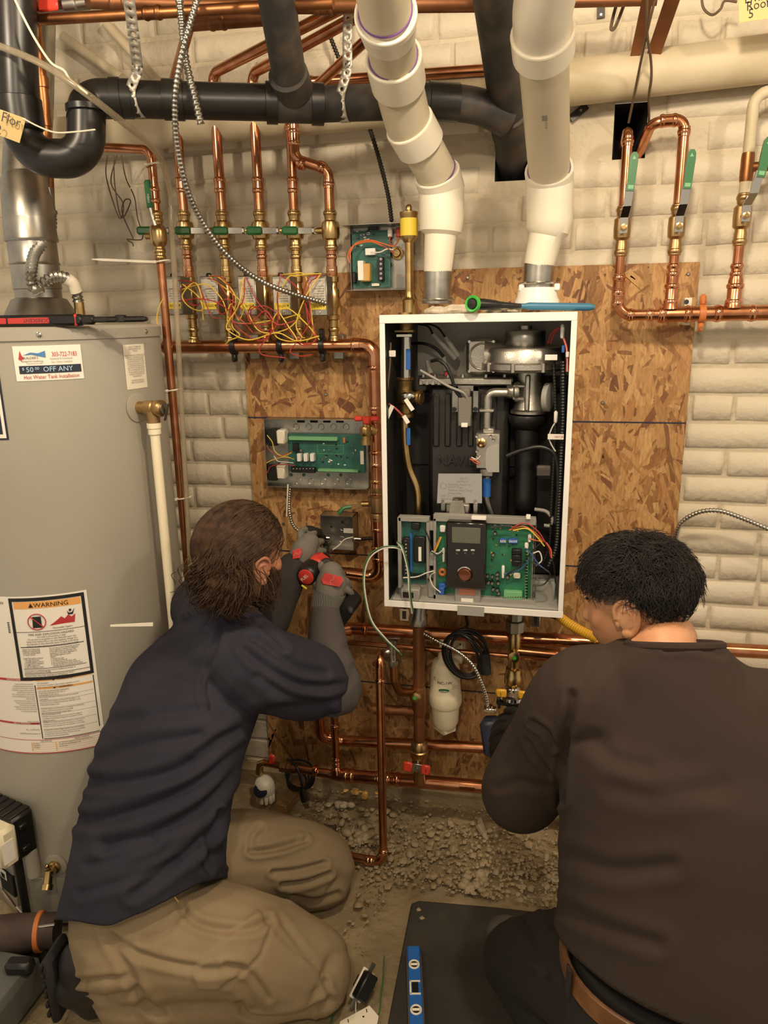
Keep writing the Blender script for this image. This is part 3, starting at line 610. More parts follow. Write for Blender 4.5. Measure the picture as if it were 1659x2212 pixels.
# stainless corrugated water connector and old copper drop above it
mb = MB(); mb.tube(fillet([P(72, 12, -.36), P(95, 220, -.36), P(104, 380, -.36), P(107, 452, -.36)], .05), .0125, 14)
for (px, py) in ((91, 178), (97, 262)):
    q = P(px, py, -.36); mb.lathe([(.0125, -.012), (.0145, -.011), (.0145, .011), (.0125, .012)], q, (0, 0, 1), 16)
single(mb, 'cold_water_drop', 'copper_old', 'old brown copper pipe dropping behind the black trap at upper left', 'pipe')
fx = thing('flex_connector', 'corrugated stainless flexible water connector looping onto the water heater top', 'connector', P(172, 690, -.36))
pts = spline([P(109, 455, -.38), P(110, 492, -.4), P(96, 520, -.43), P(74, 550, -.47), P(67, 590, -.5), P(70, 618, -.5), P(82, 625, -.5), P(98, 608, -.49), P(118, 598, -.47), P(145, 601, -.44), P(162, 622, -.42), P(169, 650, -.41)], 8)
q, rr = beaded(pts, .0135, .0092, 8, .30); mb = MB(); mb.tube(q, rr, 14); mb.build('bellows', 'steel', fx)
mb = MB(); mb.tube(spline([P(140, 601, -.443), P(156, 611, -.43), P(164, 630, -.42)], 6), .0148, 14); lb = mb.build('paper_label', 'ivory_plastic', fx)
mb = MB(); e = P(170, 652, -.41); mb.cyl(e, e-V(0, 0, .034), .0115, 16); mb.lathe([(.0155, -.034), (.0155, -.05), (.012, -.052)], e, (0, 0, 1), 6); mb.build('lower_fitting', 'brass', fx)
mb = MB(); e = P(109, 455, -.38); mb.cyl(e+V(0, 0, .05), e, .0115, 16); mb.lathe([(.015, 0), (.015, -.008), (.011, -.01)], e, (0, 0, 1), 14); mb.build('upper_sleeve', 'steel', fx)
mb = MB(); e = V(*P(172, 690, -.40)); e = V(e[0], e[1], TTOP); mb.cyl(e, e+V(0, 0, .03), .013, 14); mb.build('nipple', 'steel', fx)

# long handled tool lying on the tank top
a = P(-30, 697, -.66); b = P(311, 703, -.56); zt = TTOP+.003+.010; a[2] = b[2] = zt; ux = unit(b-a); uy = V(-ux[1], ux[0], 0); Lh = np.linalg.norm(b-a)
w = thing('gripping_tool', 'long black hand tool with red grip inlays lying on the water heater top', 'hand tool', (a+b)/2-V(0, 0, .01))
k1 = Lh*.62
mb = MB(); mb.obb(a+ux*k1/2, ux, uy, (0, 0, 1), k1, .026, .024, .006); mb.obb(a+ux*(k1+.008), ux, uy, (0, 0, 1), .03, .022, .020, .005); mb.build('grip', 'black_plastic', w)
mb = MB(); c_ = a+ux*(Lh*.28); mb.obb(c_-uy*.013, ux, uy, (0, 0, 1), Lh*.26, .002, .012, .001); inl = mb.build('grip_inlay', 'red_rubber', w)
mb = MB(); put_text(mb, 'CRESCENT', .0095, c_-uy*.0142+ux*.036+V(0, 0, .0035), -ux, (0, 0, -1), 'LEFT'); mb.ring(c_-uy*.0142+ux*.041, uy, .004, .0005, 14, 5); mb.build('lettering', 'ink_navy', inl, 0)
mb = MB(); mb.obb(a+ux*(k1-.015), ux, uy, (0, 0, 1), .006, .0275, .0255, .004); mb.obb(a+ux*.03-uy*.013, ux, uy, (0, 0, 1), .03, .002, .012, .001); mb.build('red_band', 'red_rubber', w)
mb = MB(); mb.obb(a+ux*(k1+.065), ux, uy, (0, 0, 1), .12, .014, .012, .003); mb.cyl(a+ux*(k1+.075)+V(0, 0, -.006), a+ux*(k1+.075)+V(0, 0, .009), .012, 16, .002); mb.obb(a+ux*(Lh-.035)+uy*.004, ux, uy, (0, 0, 1), .085, .024, .010, .003); mb.build('jaw', 'dark_steel', w)
# ------------------------------------------------------------------ overhead pipes
def bead(mb, p, d, r, w=.006, h=.0022):
    """press-fitting bead"""
    mb.lathe([(r*.98, -w), (r+h*.6, -w*.7), (r+h, 0), (r+h*.6, w*.7), (r*.98, w)], p, d, 18)
def sleeve(mb, p, d, r, L_, e=.0016):
    mb.lathe([(r, -L_/2-.001), (r+e, -L_/2), (r+e, L_/2), (r, L_/2+.001)], p, d, 20)

YL, YR = -.46, -.20
def yb_(px): return YL+(YR-YL)*(px-260)/740
def PB(px, py): return P(px, py, yb_(px))
rA = .0365
D = thing('drain_line', 'glossy black plastic drain line with trap running across the top', 'drain pipe', PB(640, 222))
mb = MB(); mb.tube([PB(268, 214), PB(590, 222)], rA, 28); mb.build('pipe', 'abs_black', D)
mb = MB(); mb.tube([PB(690, 225), PB(930, 218)], rA, 28); pp = mb.build('pipe', 'abs_dusty', D)
ya = -.52
mb = MB(); mb.tube(fillet([PB(285, 214), PB(190, 213), P(186, 262, ya)], .062, 12), rA*1.05, 28); mb.build('trap_elbow', 'abs_black', D)
mb = MB(); mb.tube(fillet([P(187, 232, ya+.01), P(186, 345, ya), P(50, 340, ya-.02), P(40, 190, ya-.03)], .085, 16), rA*1.05, 28); mb.build('trap_bend', 'abs_black', D)
mb = MB(); mb.tube([P(40, 230, ya-.03), P(28, -60, ya-.03), P(20, -190, ya-.03)], rA*1.12, 28); mb.build('stack', 'abs_black', D)
for (a, b, k) in (((240, 214), (264, 214), 1.13), ((352, 215), (398, 217), 1.10), ((574, 222), (600, 223), 1.16), ((672, 225), (700, 226), 1.16), ((925, 218), (990, 222), 1.10)):
    mb = MB(); A, B = PB(*a), PB(*b); h = np.linalg.norm(B-A); r_ = rA*k; mb.lathe([(rA*.98, 0), (r_, .001), (r_, h-.001), (rA*.98, h)], A, B-A, 28); mb.build('coupling', 'abs_black', D)
mb = MB(); mb.lathe([(rA*1.04, 0), (rA*1.12, .001), (rA*1.12, .012), (rA*1.04, .014)], P(187, 243, ya+.005), (0, 0, 1), 28); mb.build('slip_ring', 'abs_black', D)
mb = MB(); mb.lathe([(rA*1.14, 0), (rA*1.24, .002), (rA*1.24, .055), (rA*1.1, .06)], P(39, 212, ya-.03), (0, 0, -1), 28); mb.build('stack_hub', 'abs_black', D)
# wye with branch pipe rising towards the viewer
mb = MB(); mb.tube([PB(594, 223), PB(678, 225)], rA*1.06, 28); w0 = PB(642, 214); w1 = P(622, 160, yb_(640)-.07); mb.tube([w0, w1], rA*1.0, 28); mb.lathe([(rA*1.0, -.05), (rA*1.15, -.048), (rA*1.15, .0), (rA*.98, .002)], w1, w1-w0, 28); mb.build('wye', 'abs_dusty', D)
mb = MB(); mb.tube([w1-(w1-w0)*.2, P(588, -60, -.56), w1+(P(588, -60, -.56)-w1)*1.5], rA*.97, 28); mb.build('branch_pipe', 'abs_dusty', D)
mb = MB(); mb.tube(spline([PB(985, 222), P(1040, 232, -.18), P(1095, 258, -.14)], 6), rA*1.03, 28); mb.build('sweep_fitting', 'abs_dusty', D)

K = thing('soil_stack', 'dark plastic soil pipe slanting up from a hole in the wall beside the right vent', 'drain pipe', P(1104, 380, 0))
mb = MB(); mb.tube([P(1106, 385, .12), P(1106, 330, .0), P(1102, 262, -.10)], rA*1.12, 28); mb.build('hub_pipe', 'abs_dusty', K)
mb = MB(); mb.lathe([(rA*1.1, -.04), (rA*1.3, -.036), (rA*1.3, .03), (rA*1.1, .034)], P(1102, 262, -.10), P(1094, 215, -.16)-P(1102, 262, -.10), 28); mb.build('hub', 'abs_dusty', K)
mb = MB(); mb.tube([P(1100, 250, -.115), P(1094, 205, -.17), P(1062, -70, -.50), P(1045, -200, -.66)], rA*1.14, 28); mb.build('pipe', 'abs_dusty', K)

mb = MB(); mb.tube([P(1240, 178, -.057)+(P(1760, 115, -.057)-P(1240, 178, -.057))*1.95, P(1240, 178, -.057), P(840, 228, -.057), P(400, 272, -.057), P(40, 305, -.057)], .049, 32); single(mb, 'painted_pipe', 'cream_pipe', 'thick cream painted pipe crossing the whole brick wall near the top', 'pipe')

# copper runs under the ceiling
def copper_run(label, pts, r, fit=(), m='copper', rad=.03, name='copper_pipe', group=None, fm=None, up=None):
    o = thing(name, label, 'pipe', pts[-1], group); mb = MB(); mb.tube(fillet(pts, rad), r, 18); mb.build('pipe', m, o)
    for (p, d, kind) in fit:
        mb = MB()
        if kind == 'c': sleeve(mb, p, d, r, .03); bead(mb, p+unit(d)*.013, d, r+.001); bead(mb, p-unit(d)*.013, d, r+.001); mb.build('coupling', fm or m, o)
        elif kind == 'e': sleeve(mb, p, d, r, .02); bead(mb, p, d, r+.001); mb.build('press_collar', fm or m, o)
    return o
A, B = P(62, 44, -.5), P(720, 6, -.5)
copper_run('thin orange copper pipe just under the ceiling at upper left', [P(66, -30, -.5), A, B], .0105, [(P(72, 44, -.5), B-A, 'e'), (P(330, 28, -.5), B-A, 'c')], 'copper_old')
A, B = P(200, 10, -.42), P(1090, 8, -.36)
copper_run('dull copper pipe highest under the ceiling behind the strap hangers', [P(180, 2, -.42), P(560, 14, -.4), B], .0145, [(P(260, 5, -.42), B-A, 'c'), (P(700, 13, -.39), B-A, 'c')], 'copper_dull')
A, B = P(398, 52, -.33), P(640, 34, -.32)
copper_run('short dusty copper pipe behind the slanted black branch', [A, B], .0155, [(P(470, 46, -.327), B-A, 'c')], 'copper_dull')
yr = -.09
copper_run('bright copper pipe running right behind the black drain and white vents', [P(655, 178, yr), P(1120, 146, yr-.02)], .0125, [(P(668, 177, yr), V(1, 0, 0), 'e')], 'copper', name='copper_pipe')

# perforated strap hangers
def strap(label, pts, width, nrm):
    q = resample(pts, .0155); mb = MB(); n = len(q)
    for i in range(n-1):
        a, b = q[i], q[i+1]; t_ = unit(b-a); s_ = unit(V(1, 0, 0)-t_*t_[0]); c = (a+b)/2; h = np.linalg.norm(b-a)/2; w = width/2; k = 8; vs_ = []
        rh = .0031 if i % 4 else .0038
        outer = [(1, 0), (1, 1), (0, 1), (-1, 1), (-1, 0), (-1, -1), (0, -1), (1, -1)]
        for (x, y) in outer: vs_.append(c+s_*w*x+t_*h*y)
        for j in range(8): an = j*math.pi/4; vs_.append(c+s_*rh*math.cos(an)+t_*rh*math.sin(an))
        mb.add(vs_, [(j, (j+1) % 8, 8+(j+1) % 8, 8+j) for j in range(8)])
    o = single(mb, 'strap_hanger', 'strap_steel', label, 'strap', 'perforated straps holding up the black drain line', 30)
    sm = o.modifiers.new('thick', 'SOLIDIFY'); sm.thickness = .0009; return o
r_ = rA+.0015
def under(px, py):  # loop under the drain line
    c = PB(px, py); return [c+V(0, -r_*math.cos(t_), -r_*math.sin(t_)) for t_ in np.linspace(-.2, math.pi, 12)]
s1 = strap('perforated steel strap hanging to the left part of the black drain', [P(277, -10, -.60), P(288, 70, -.55), P(298, 150, yb_(300)-.04)]+under(302, 214), .0225, (0, -1, .1))
s2 = strap('perforated steel strap beside the left white vent holding the black drain', [P(752, 30, -.34), P(750, 90, -.335), P(751, 150, yb_(750)-.04)]+under(744, 224), .021, (0, -1, .1))
for (s, px, py, yy) in ((s1, 296, 147, yb_(296)-.045), (s2, 751, 138, yb_(751)-.046)):
    mb = MB(); mb.lathe([(.006, 0), (.0055, .003), (.003, .004), (0, .004)], P(px, py, yy), (0, -1, 0), 14); mb.build('bolt', 'chrome', s)

# armoured cables
def armoured(label, pts, r, m='galvanized', pitch=.0085, sp=8, group=None, name='armoured_cable'):
    q, rr = beaded(spline(pts, sp), r, pitch, 8, .32); mb = MB(); mb.tube(q, rr, 10); return single(mb, name, m, label, 'cable', group, 60)
armoured('long armoured cable swooping from the ceiling to the rightmost zone valve', [P(480, -160, -.58), P(432, -20, -.58), P(408, 60, -.58), P(388, 140, -.57), P(378, 225, -.55), P(384, 320, -.51), P(408, 420, -.46), P(450, 500, -.40), P(500, 560, -.35), P(560, 605, -.29), P(630, 634, -.23), P(704, 655, -.162)], .0072)
armoured('short armoured cable end dangling in front of the black drain', [P(380, -160, -.56), P(386, -20, -.56), P(394, 60, -.56), P(402, 135, -.55), P(420, 205, -.54), P(434, 268, -.53)], .0082, 'steel', .009)
armoured('dark armoured cable dropping behind the black drain to the relay box', [P(708, 66, -.05), P(742, 150, -.05), P(790, 255, -.05), P(818, 340, -.05), P(838, 420, -.055), P(846, 478, -.075)], .0062, 'dark_steel', .0075)
armoured('armoured cable arching over the bare brick at right', [P(1457, 1168, -.03), P(1470, 1132, -.06), P(1505, 1108, -.08), P(1550, 1103, -.09), P(1600, 1118, -.09), P(1700, 1160, -.09)], .0068)
cn = thing('cable_connector', 'small steel cable connector on the strand board edge at right', 'connector', P(1456, 1170, -.02)); mb = MB(); c = P(1456, 1172, -.03); mb.cyl(c+V(0, .018, 0), c+V(0, -.008, 0), .010, 14, .001); mb.obb(c+V(-.016, .004, .004), (1, 0, 0), (0, 1, 0), (0, 0, 1), .022, .01, .012, .002); mb.build('body', 'chrome', cn); mb = MB(); mb.cyl(c+V(-.022, -.002, .004), c+V(-.022, -.010, .004), .003, 8); mb.build('screw', 'steel', cn)

# clear hose, wires, paper tags
hose = [P(-30, 88, -.62), P(90, 138, -.61), P(190, 205, -.60), P(275, 272, -.52), P(325, 315, -.40), P(352, 355, -.31), P(368, 420, -.267), P(370, 480, -.267)]+[P(371+(py-480)*.0535, py, -.267) for py in range(560, 1290, 90)]
mb = MB(); mb.tube(resample(spline(hose, 8), .012), .0068, 12); single(mb, 'clear_hose', 'clear_tube', 'clear plastic hose tied along the tall copper pipe', 'hose')
mb = MB(); mb.tube(spline([P(x, y, -.61) for x, y in ((28, -10), (52, 40), (78, 88), (110, 135), (138, 152), (152, 172), (190, 203))], 8), .0024, 8); single(mb, 'thin_wire', 'ivory_plastic', 'thin cream wire hanging beside the black stack at upper left', 'wire')
tg = thing('paper_tag', 'handwritten paper tag tied to the black trap at upper left', 'tag', P(25, 270, -.62))
mb = MB(); mb.prism([P(-45, 220, -.64), P(56, 256, -.62), P(42, 309, -.615), P(-60, 270, -.64)], (0, .0006, 0)); pp = mb.build('paper', 'tag_paper', tg, 0)
mb = MB(); o = P(4, 262, -.634); ex = unit(P(50, 280, -.621)-P(0, 262, -.631)); ey = unit(np.cross(np.cross(ex, (0, 0, 1)), ex)); put_text(mb, 'Flor', .026, o-V(0, .004, 0), ex, ey, squeeze=.9); put_text(mb, '2', .024, o-V(0, .004, 0)-ey*.024-ex*.006, ex, ey); mb.build('handwriting', 'ink_black', pp, 0)
mb = MB(); mb.tube(spline([P(50, 256, -.622), P(85, 274, -.615), P(120, 286, -.61), P(160, 285, -.605), P(206, 280, -.60)], 8), .0016, 6); mb.build('string', 'ivory_plastic', tg)
tg = thing('paper_tag', 'handwritten paper tag hanging at the upper right corner', 'tag', P(1630, 40, -.2))
mb = MB(); mb.prism([P(1594, -40, -.22), P(1690, -50, -.22), P(1690, 36, -.22), P(1597, 49, -.22)], (0, .0006, 0)); pp = mb.build('paper', 'tag_paper', tg, 0)
mb = MB()
for k, s_ in enumerate(('Living', 'Room', '5')): put_text(mb, s_, .024, P(1608+k*4, 8+k*16, -.2206), (1, 0, .1), (-.1, 0, 1), squeeze=.9)
mb.build('handwriting', 'ink_black', pp, 0)
for (lab, pts) in (('thin dark wire looping against the brick between the vent and the paper tag', [P(1515, -10, -.1), P(1520, 18, -.1), P(1538, 32, -.1), P(1556, 20, -.1), P(1566, 2, -.1), P(1592, 4, -.1)]),
                   ('curved dark wire crossing the painted pipe and ending in the right wall pocket', [P(1420, -20, -.3), P(1400, 60, -.25), P(1385, 130, -.16), P(1372, 195, -.1), P(1358, 265, -.04)]),
                   ('straighter dark wire dropping behind the painted pipe into the right wall pocket', [P(1398, -20, -.3), P(1398, 70, -.24), P(1406, 130, -.17), P(1407, 170, -.14), P(1402, 205, -.1), P(1402, 262, -.03)])):
    mb = MB(); mb.tube(spline(pts, 8), .0028, 8); single(mb, 'dangling_wire', 'copper_wire', lab, 'wire')
for k, pts in enumerate(([(232, 335), (229, 378), (243, 432), (259, 472), (266, 440), (240, 395), (252, 335)], [(262, 335), (272, 385), (290, 425), (297, 470), (308, 515), (275, 517), (286, 525), (288, 532)], [(246, 335), (248, 400), (262, 470), (282, 436), (270, 432), (264, 460), (288, 516)])):
    mb = MB(); mb.tube(spline([P(x, y, -.10-.01*k) for x, y in pts], 8), .0016, 6)
    single(mb, 'bare_wire', 'copper_wire', ['loose brown wire with a long loop hanging left of the copper risers', 'loose brown wire nearest the copper risers ending in a hook', 'loose brown wire with a small twist between two others'][k], 'wire')
# strap iron pieces on the wall and timber flat bars by the pocket
for (lab, a, b, w) in (('broad dark steel bar slanting up to the ceiling from the right wall pocket', (1412, 118), (1462, -30), .030), ('narrower dark steel bar slanting up from the right wall pocket', (1372, 122), (1405, -30), .022)):
    A, B = P(*a, -.09), P(*b, -.26); mb = MB(); d = unit(B-A); s_ = unit(np.cross(d, (0, 1, 0))); mb.obb((A+B)/2, d, s_, np.cross(d, s_), np.linalg.norm(B-A), w, .008, .001); single(mb, 'steel_bar', 'copper_dull', lab, 'bar')
for (lab, a, b) in (('small slotted steel plate on the brick right of the vent', (1232, 258), (1268, 228)), ('small steel tab on the brick under the ceiling right of the vent', (1298, 14), (1298, 40))):
    A, B = P(*a, -.004), P(*b, -.004); d = unit(B-A); s_ = unit(np.cross(d, (0, 1, 0))); o = thing('wall_plate', lab, 'plate', A); mb = MB(); mb.obb((A+B)/2-V(0, .003, 0), d, s_, np.cross(d, s_), np.linalg.norm(B-A), .018, .003, .0005); pl = mb.build('plate', 'dark_steel', o); mb = MB(); mb.cyl((A+B)/2+d*.006-V(0, .004, 0), (A+B)/2+d*.006-V(0, .006, 0), .003, 8); mb.build('nail', 'steel', o)
mb = MB(); A, B = P(1200, 4, -.2), P(1420, -2, -.2); mb.tube([A, B], .012, 14); single(mb, 'copper_pipe', 'copper_dull', 'short dull copper pipe at the very top right of the white vents', 'pipe')
mb = MB(); mb.tube(spline([P(1338, -10, -.15), P(1326, 30, -.15), P(1320, 62, -.15), P(1330, 56, -.15), P(1350, 5, -.15)], 8), .0035, 8); single(mb, 'dangling_wire', 'copper_wire', 'short wire loop hanging at the top between the vent and the steel bars', 'wire')
va = thing('isolation_valve', 'red handled valve on copper pipe at the very top left', 'valve', P(105, 15, -.5)); A, B = P(85, 18, -.48), P(190, 6, -.48); mb = MB(); mb.tube([A, B], .0125, 16); mb.lathe([(.012, 0), (.017, .004), (.017, .03), (.012, .034)], P(140, 12, -.48), B-A, 14); mb.build('body', 'steel', va); mb = MB(); mb.obb(P(104, 10, -.505), B-A, (0, 1, 0), (0, 0, 1), .045, .008, .024, .003); mb.build('handle', 'red_handle', va)
for k, (a, b) in enumerate((((135, 78), (262, 168)), ((228, 50), (345, 180)))):
    mb = MB(); mb.tube([P(*a, -.03), P(*b, -.03)], .012, 12); single(mb, 'wall_conduit', 'cream_pipe', ['lower of two thin painted pipes slanting on the brick behind the trap', 'upper of two thin painted pipes slanting on the brick behind the strap'][k], 'pipe')

# ceiling bulbs; the one behind the viewer is added to brighten the boiler inside
for k, (loc, pw) in enumerate(BULBS):
    o = thing('ceiling_lamp', ['bare ceiling bulb out of view to the right of the boiler', 'bare ceiling bulb out of view above the water heater', 'bare ceiling bulb out of view above the two kneeling men', 'added fill bulb behind the viewer for the boiler inside'][k], 'lamp', (loc[0], loc[1], 2.5))
    mb = MB(); mb.lathe([(.055, 2.50), (.055, 2.485), (.03, 2.47), (.02, 2.43), (.018, 2.41)], (loc[0], loc[1], 0), (0, 0, 1), 24); mb.build('holder', 'ivory_plastic', o)
    mb = MB(); mb.lathe([(.013, loc[2]+.09), (.014, loc[2]+.065), (.026, loc[2]+.04), (.030, loc[2]+.015), (.024, loc[2]-.008), (.012, loc[2]-.018), (.001, loc[2]-.02)], (loc[0], loc[1], 0), (0, 0, 1), 20); mb.build('bulb', 'bulb_glass', o)
# ------------------------------------------------------------------ zone manifold left of the boiler
yr = -.09; RX = [P(x, 500, yr)[0] for x in (400, 482, 563, 637, 714)]
zz = lambda py, i: P([400, 482, 563, 637, 714][i], py, yr)[2]
ORD = ['leftmost', 'second', 'middle', 'fourth', 'rightmost']
ZH = P(560, 748, yr)[2]; XE = P(812, 900, yr)[0]
hd = thing('supply_header', 'thick horizontal copper header under the five zone valves, turning down beside the boiler', 'pipe', (XE, yr, ZH))
rH = .0178
mb = MB(); mb.tube([(P(368, 748, yr)[0], yr, ZH), (XE-.05, yr, ZH)], rH, 22); mb.build('pipe', 'copper', hd)
mb = MB(); x0 = P(352, 748, yr)[0]; mb.lathe([(0, 0), (rH*.9, .001), (rH+.001, .006), (rH+.001, .022), (rH, .023)], (x0, yr, ZH), (1, 0, 0), 20); mb.build('end_cap', 'copper_old', hd)
mb = MB(); mb.tube(fillet([(XE-.065, yr, ZH), (XE, yr, ZH), (XE, yr, ZH-.07)], .042, 10), rH+.001, 22); bead(mb, V(XE-.055, yr, ZH), (1, 0, 0), rH+.001); bead(mb, V(XE, yr, ZH-.058), (0, 0, 1), rH+.001); sleeve(mb, V(XE-.048, yr, ZH), (1, 0, 0), rH+.001, .02); mb.build('elbow', 'copper_bright', hd)
zb_ = P(812, 1215, yr)[2]
mb = MB(); mb.tube([(XE, yr, ZH-.06), (XE, yr, zb_)], rH*.97, 22); mb.build('downpipe', 'copper', hd)
for py in (895, 990, 1052, 1130, 1195):
    z = P(812, py, yr)[2]; mb = MB(); sleeve(mb, V(XE, yr, z), (0, 0, 1), rH, .035); bead(mb, V(XE, yr, z+.017), (0, 0, 1), rH+.001); bead(mb, V(XE, yr, z-.017), (0, 0, 1), rH+.001); mb.build('coupling', 'copper_bright', hd)
mb = MB(); xl = P(748, 1238, yr-.02)[0]; mb.tube(fillet([(XE, yr, zb_+.02), (XE, yr, zb_-.045), (xl, yr-.01, zb_-.035)], .04, 10), rH+.001, 22); bead(mb, V(XE, yr, zb_+.012), (0, 0, 1), rH+.001); bead(mb, V(XE-.055, yr-.004, zb_-.042), (1, 0, 0), rH+.001); mb.build('lower_elbow', 'copper_bright', hd)
mb = MB(); mb.tube([(xl+.01, yr-.01, zb_-.035), (xl-.16, yr-.005, zb_-.032)], rH, 20); mb.build('return_stub', 'copper', hd)
for i in range(5):
    x = RX[i]; mb = MB(); zt = zz(688, i); mb.tube([(x, yr, ZH+rH*.7), (x, yr, zt)], .0125, 16); mb.lathe([(.0175, 0), (.0145, .008), (.0125, .012)], (x, yr, ZH+rH*.72), (0, 0, 1), 18)
    for k in (.3, .6): bead(mb, V(x, yr, ZH+(zt-ZH)*k), (0, 0, 1), .0128)
    mb.build('outlet_stub', 'brass', hd)

for i in range(5):
    x = RX[i]; g_ = 'zone valves on the copper header'
    # zone valve
    zc = zz(640, i); o = thing('zone_valve', '%s of five zone valves with metal box and lead wires above the header' % ORD[i], 'zone valve', (x, yr, zz(688, i)), g_)
    mb = MB(); mb.lathe([(.013, -.055), (.0165, -.053), (.0165, -.042), (.013, -.04), (.013, -.028), (.018, -.02), (.018, .02), (.013, .028), (.013, .04), (.0165, .042), (.0165, .055), (.013, .057)], (x, yr, zc-.006), (0, 0, 1), 18); mb.build('valve_body', 'brass', o)
    xb = x-.018 if i != 0 else x-.012; mb = MB(); bw, bh, bd = .050, .098, .056; c = V(xb, yr-.046, zc)
    mb.obb(c, (1, 0, 0), (0, 1, 0), (0, 0, 1), bw, bd, bh, .002); bx = mb.build('cover_box', 'galvanized', o)
    fy = c[1]-bd/2-.0006
    mb = MB(); mb.obb(V(c[0], fy, c[2]+.004), (1, 0, 0), (0, 1, 0), (0, 0, 1), .042, .0008, .075); lb = mb.build('plate_label', 'plate_silver', bx, 0)
    mb = MB(); mb.obb(V(c[0], fy-.0003, c[2]-.026), (1, 0, 0), (0, 1, 0), (0, 0, 1), .042, .0009, .016); mb.build('caution_band', 'yellow_label', bx, 0)
    mb = MB(); put_text(mb, 'CAUTION', .0085, (c[0]+.012, fy-.0012, c[2]-.0225), (-1, 0, 0), (0, 0, -1), 'LEFT', None, .62); mb.prism([(c[0]+.0135, fy-.0012, c[2]-.0225), (c[0]+.0185, fy-.0012, c[2]-.0225), (c[0]+.016, fy-.0012, c[2]-.0285)], (0, -.0001, 0))
    for k, s_ in enumerate(('Caution: do not', 'apply voltage above', 'rated value. Use copper', 'conductors only. See', 'wiring diagram', 'Zone valve motorized', 'actuator 24 V')): put_text(mb, s_, .0042, (c[0]+.018, fy-.0009, c[2]-.012+.006*k), (-1, 0, 0), (0, 0, -1), 'LEFT', None, .75)
    mb.build('label_print', 'ink_black', bx, 0)
    mb = MB(); mb.lathe([(.004, 0), (.0035, .002), (0, .0025)], V(c[0]+.002, fy, c[2]-.041), (0, -1, 0), 12); mb.build('screw', 'chrome', bx)
    mb = MB(); mb.obb(V(c[0]-.008, c[1]-.005, c[2]+bh/2+.004), (1, 0, 0), (0, 1, 0), (0, 0, 1), .014, .012, .010, .003); mb.build('strain_relief', 'black_plastic', bx)
    # ball valve
    zv = zz(498, i); o = thing('ball_valve', '%s of the five brass ball valves above the zone valves, green lever turned left' % ORD[i], 'valve', (x, yr, zz(575, i)), 'ball valves above the zone valves')
    mb = MB(); mb.lathe([(.0135, -.05), (.0155, -.048), (.0155, -.034), (.0145, -.03), (.0145, -.024), (.0215, -.020), (.0235, -.010), (.0235, .010), (.0215, .020), (.0145, .024), (.0145, .03), (.0155, .034), (.0155, .048), (.0135, .05)], (x, yr, zv), (0, 0, 1), 20)
    for dz in (-.041, .041): bead(mb, V(x, yr, zv+dz), (0, 0, 1), .0155)
    mb.cyl(V(x-.02, yr-.004, zv), V(x-.042, yr-.006, zv), .0085, 12, .001); mb.build('body', 'brass', o)
    A = V(x-.036, yr-.010, zv); B = V(x-.110, yr-.05, zv-.001); d = unit(B-A); up = V(0, 0, 1); sd = np.cross(d, up)
    mb = MB(); mb.obb(A+(B-A)*.25, d, up, sd, np.linalg.norm(B-A)*.62, .016, .003, .0008); mb.lathe([(.009, 0), (.009, .005), (.004, .006), (0, .006)], A+V(-.004, -.002, 0), (-1, -.15, 0), 6); lv = mb.build('lever', 'galvanized', o)
    mb = MB(); mb.obb(A+(B-A)*.80, d, up, sd, np.linalg.norm(B-A)*.5, .021, .011, .005); mb.build('grip', 'green_handle', lv)
    # pipe piece between ball valve and zone valve
    mb = MB(); mb.tube([(x, yr, zz(600, i)), (x, yr, zv-.04)], .0125, 16)
    for py in (585, 555): bead(mb, V(x, yr, zz(py, i)), (0, 0, 1), .0128)
    sleeve(mb, V(x, yr, zz(588, i)), (0, 0, 1), .0125, .03, .002)
    single(mb, 'pipe_nipple', 'brass' if i % 2 else 'copper_bright', '%s short copper nipple between ball valve and zone valve' % ORD[i], 'pipe', 'nipples above the zone valves')

# risers going up from the ball valves
tops = [[(383, 300), (372, 165), (430, -20)], [(470, 158), (580, 97), (745, -10)], [(553, 158), (700, 62), (800, 0)], [(630, 240), (640, 150), (800, 78)], None]
for i in range(5):
    x = RX[i]; z0 = zz(455, i)
    if i < 4:
        t = tops[i]; zt = P(*t[0], yr)[2] if i else P(376, 180, yr)[2]; ends = [P(740, 10, -.40), P(745, -10, -.42), P(830, -5, -.42), P(820, 70, -.36)]
        pts = [(x, yr, z0), (x, yr, zt)] + ([P(*t[1], -.22), ] if i in (1, 2) else [P(430, -20, -.35)] if i == 0 else [P(800, 78, -.26)])
        if i in (1, 2): pts[-1] = P(740, 15, -.34) if i == 1 else P(800, 20, -.34)
        fit = [(V(x, yr, zz(400, i)), V(0, 0, 1), 'c'), (V(x, yr, zt-.035), V(0, 0, 1), 'e')]
    else:
        za, zb2 = zz(378, 4), P(660, 345, yr)[2]; xa = P(640, 320, yr)[0]
        pts = [(x, yr, z0), (x, yr, za+.012), (xa, yr-.015, zb2), (xa, yr-.015, P(650, 200, yr)[2])]; fit = [(V(x, yr, zz(398, 4)), V(0, 0, 1), 'e'), (V(xa, yr-.015, P(640, 300, yr)[2]), V(0, 0, 1), 'c'), (V(x*.8+xa*.2, yr-.003, za*.8+zb2*.2+.01), V(xa-x, 0, zb2-za), 'e'), (V(x*.2+xa*.8, yr-.012, za*.2+zb2*.8-.003), V(xa-x, 0, zb2-za), 'e')]
    copper_run('%s of five copper risers climbing the brick above the ball valves%s' % (ORD[i], ', with an offset bend' if i == 4 else ''), [V(p) for p in pts], .0128 if i != 3 else .0118, fit, 'copper', .026, 'copper_riser', 'copper risers above the ball valves', 'copper_bright')

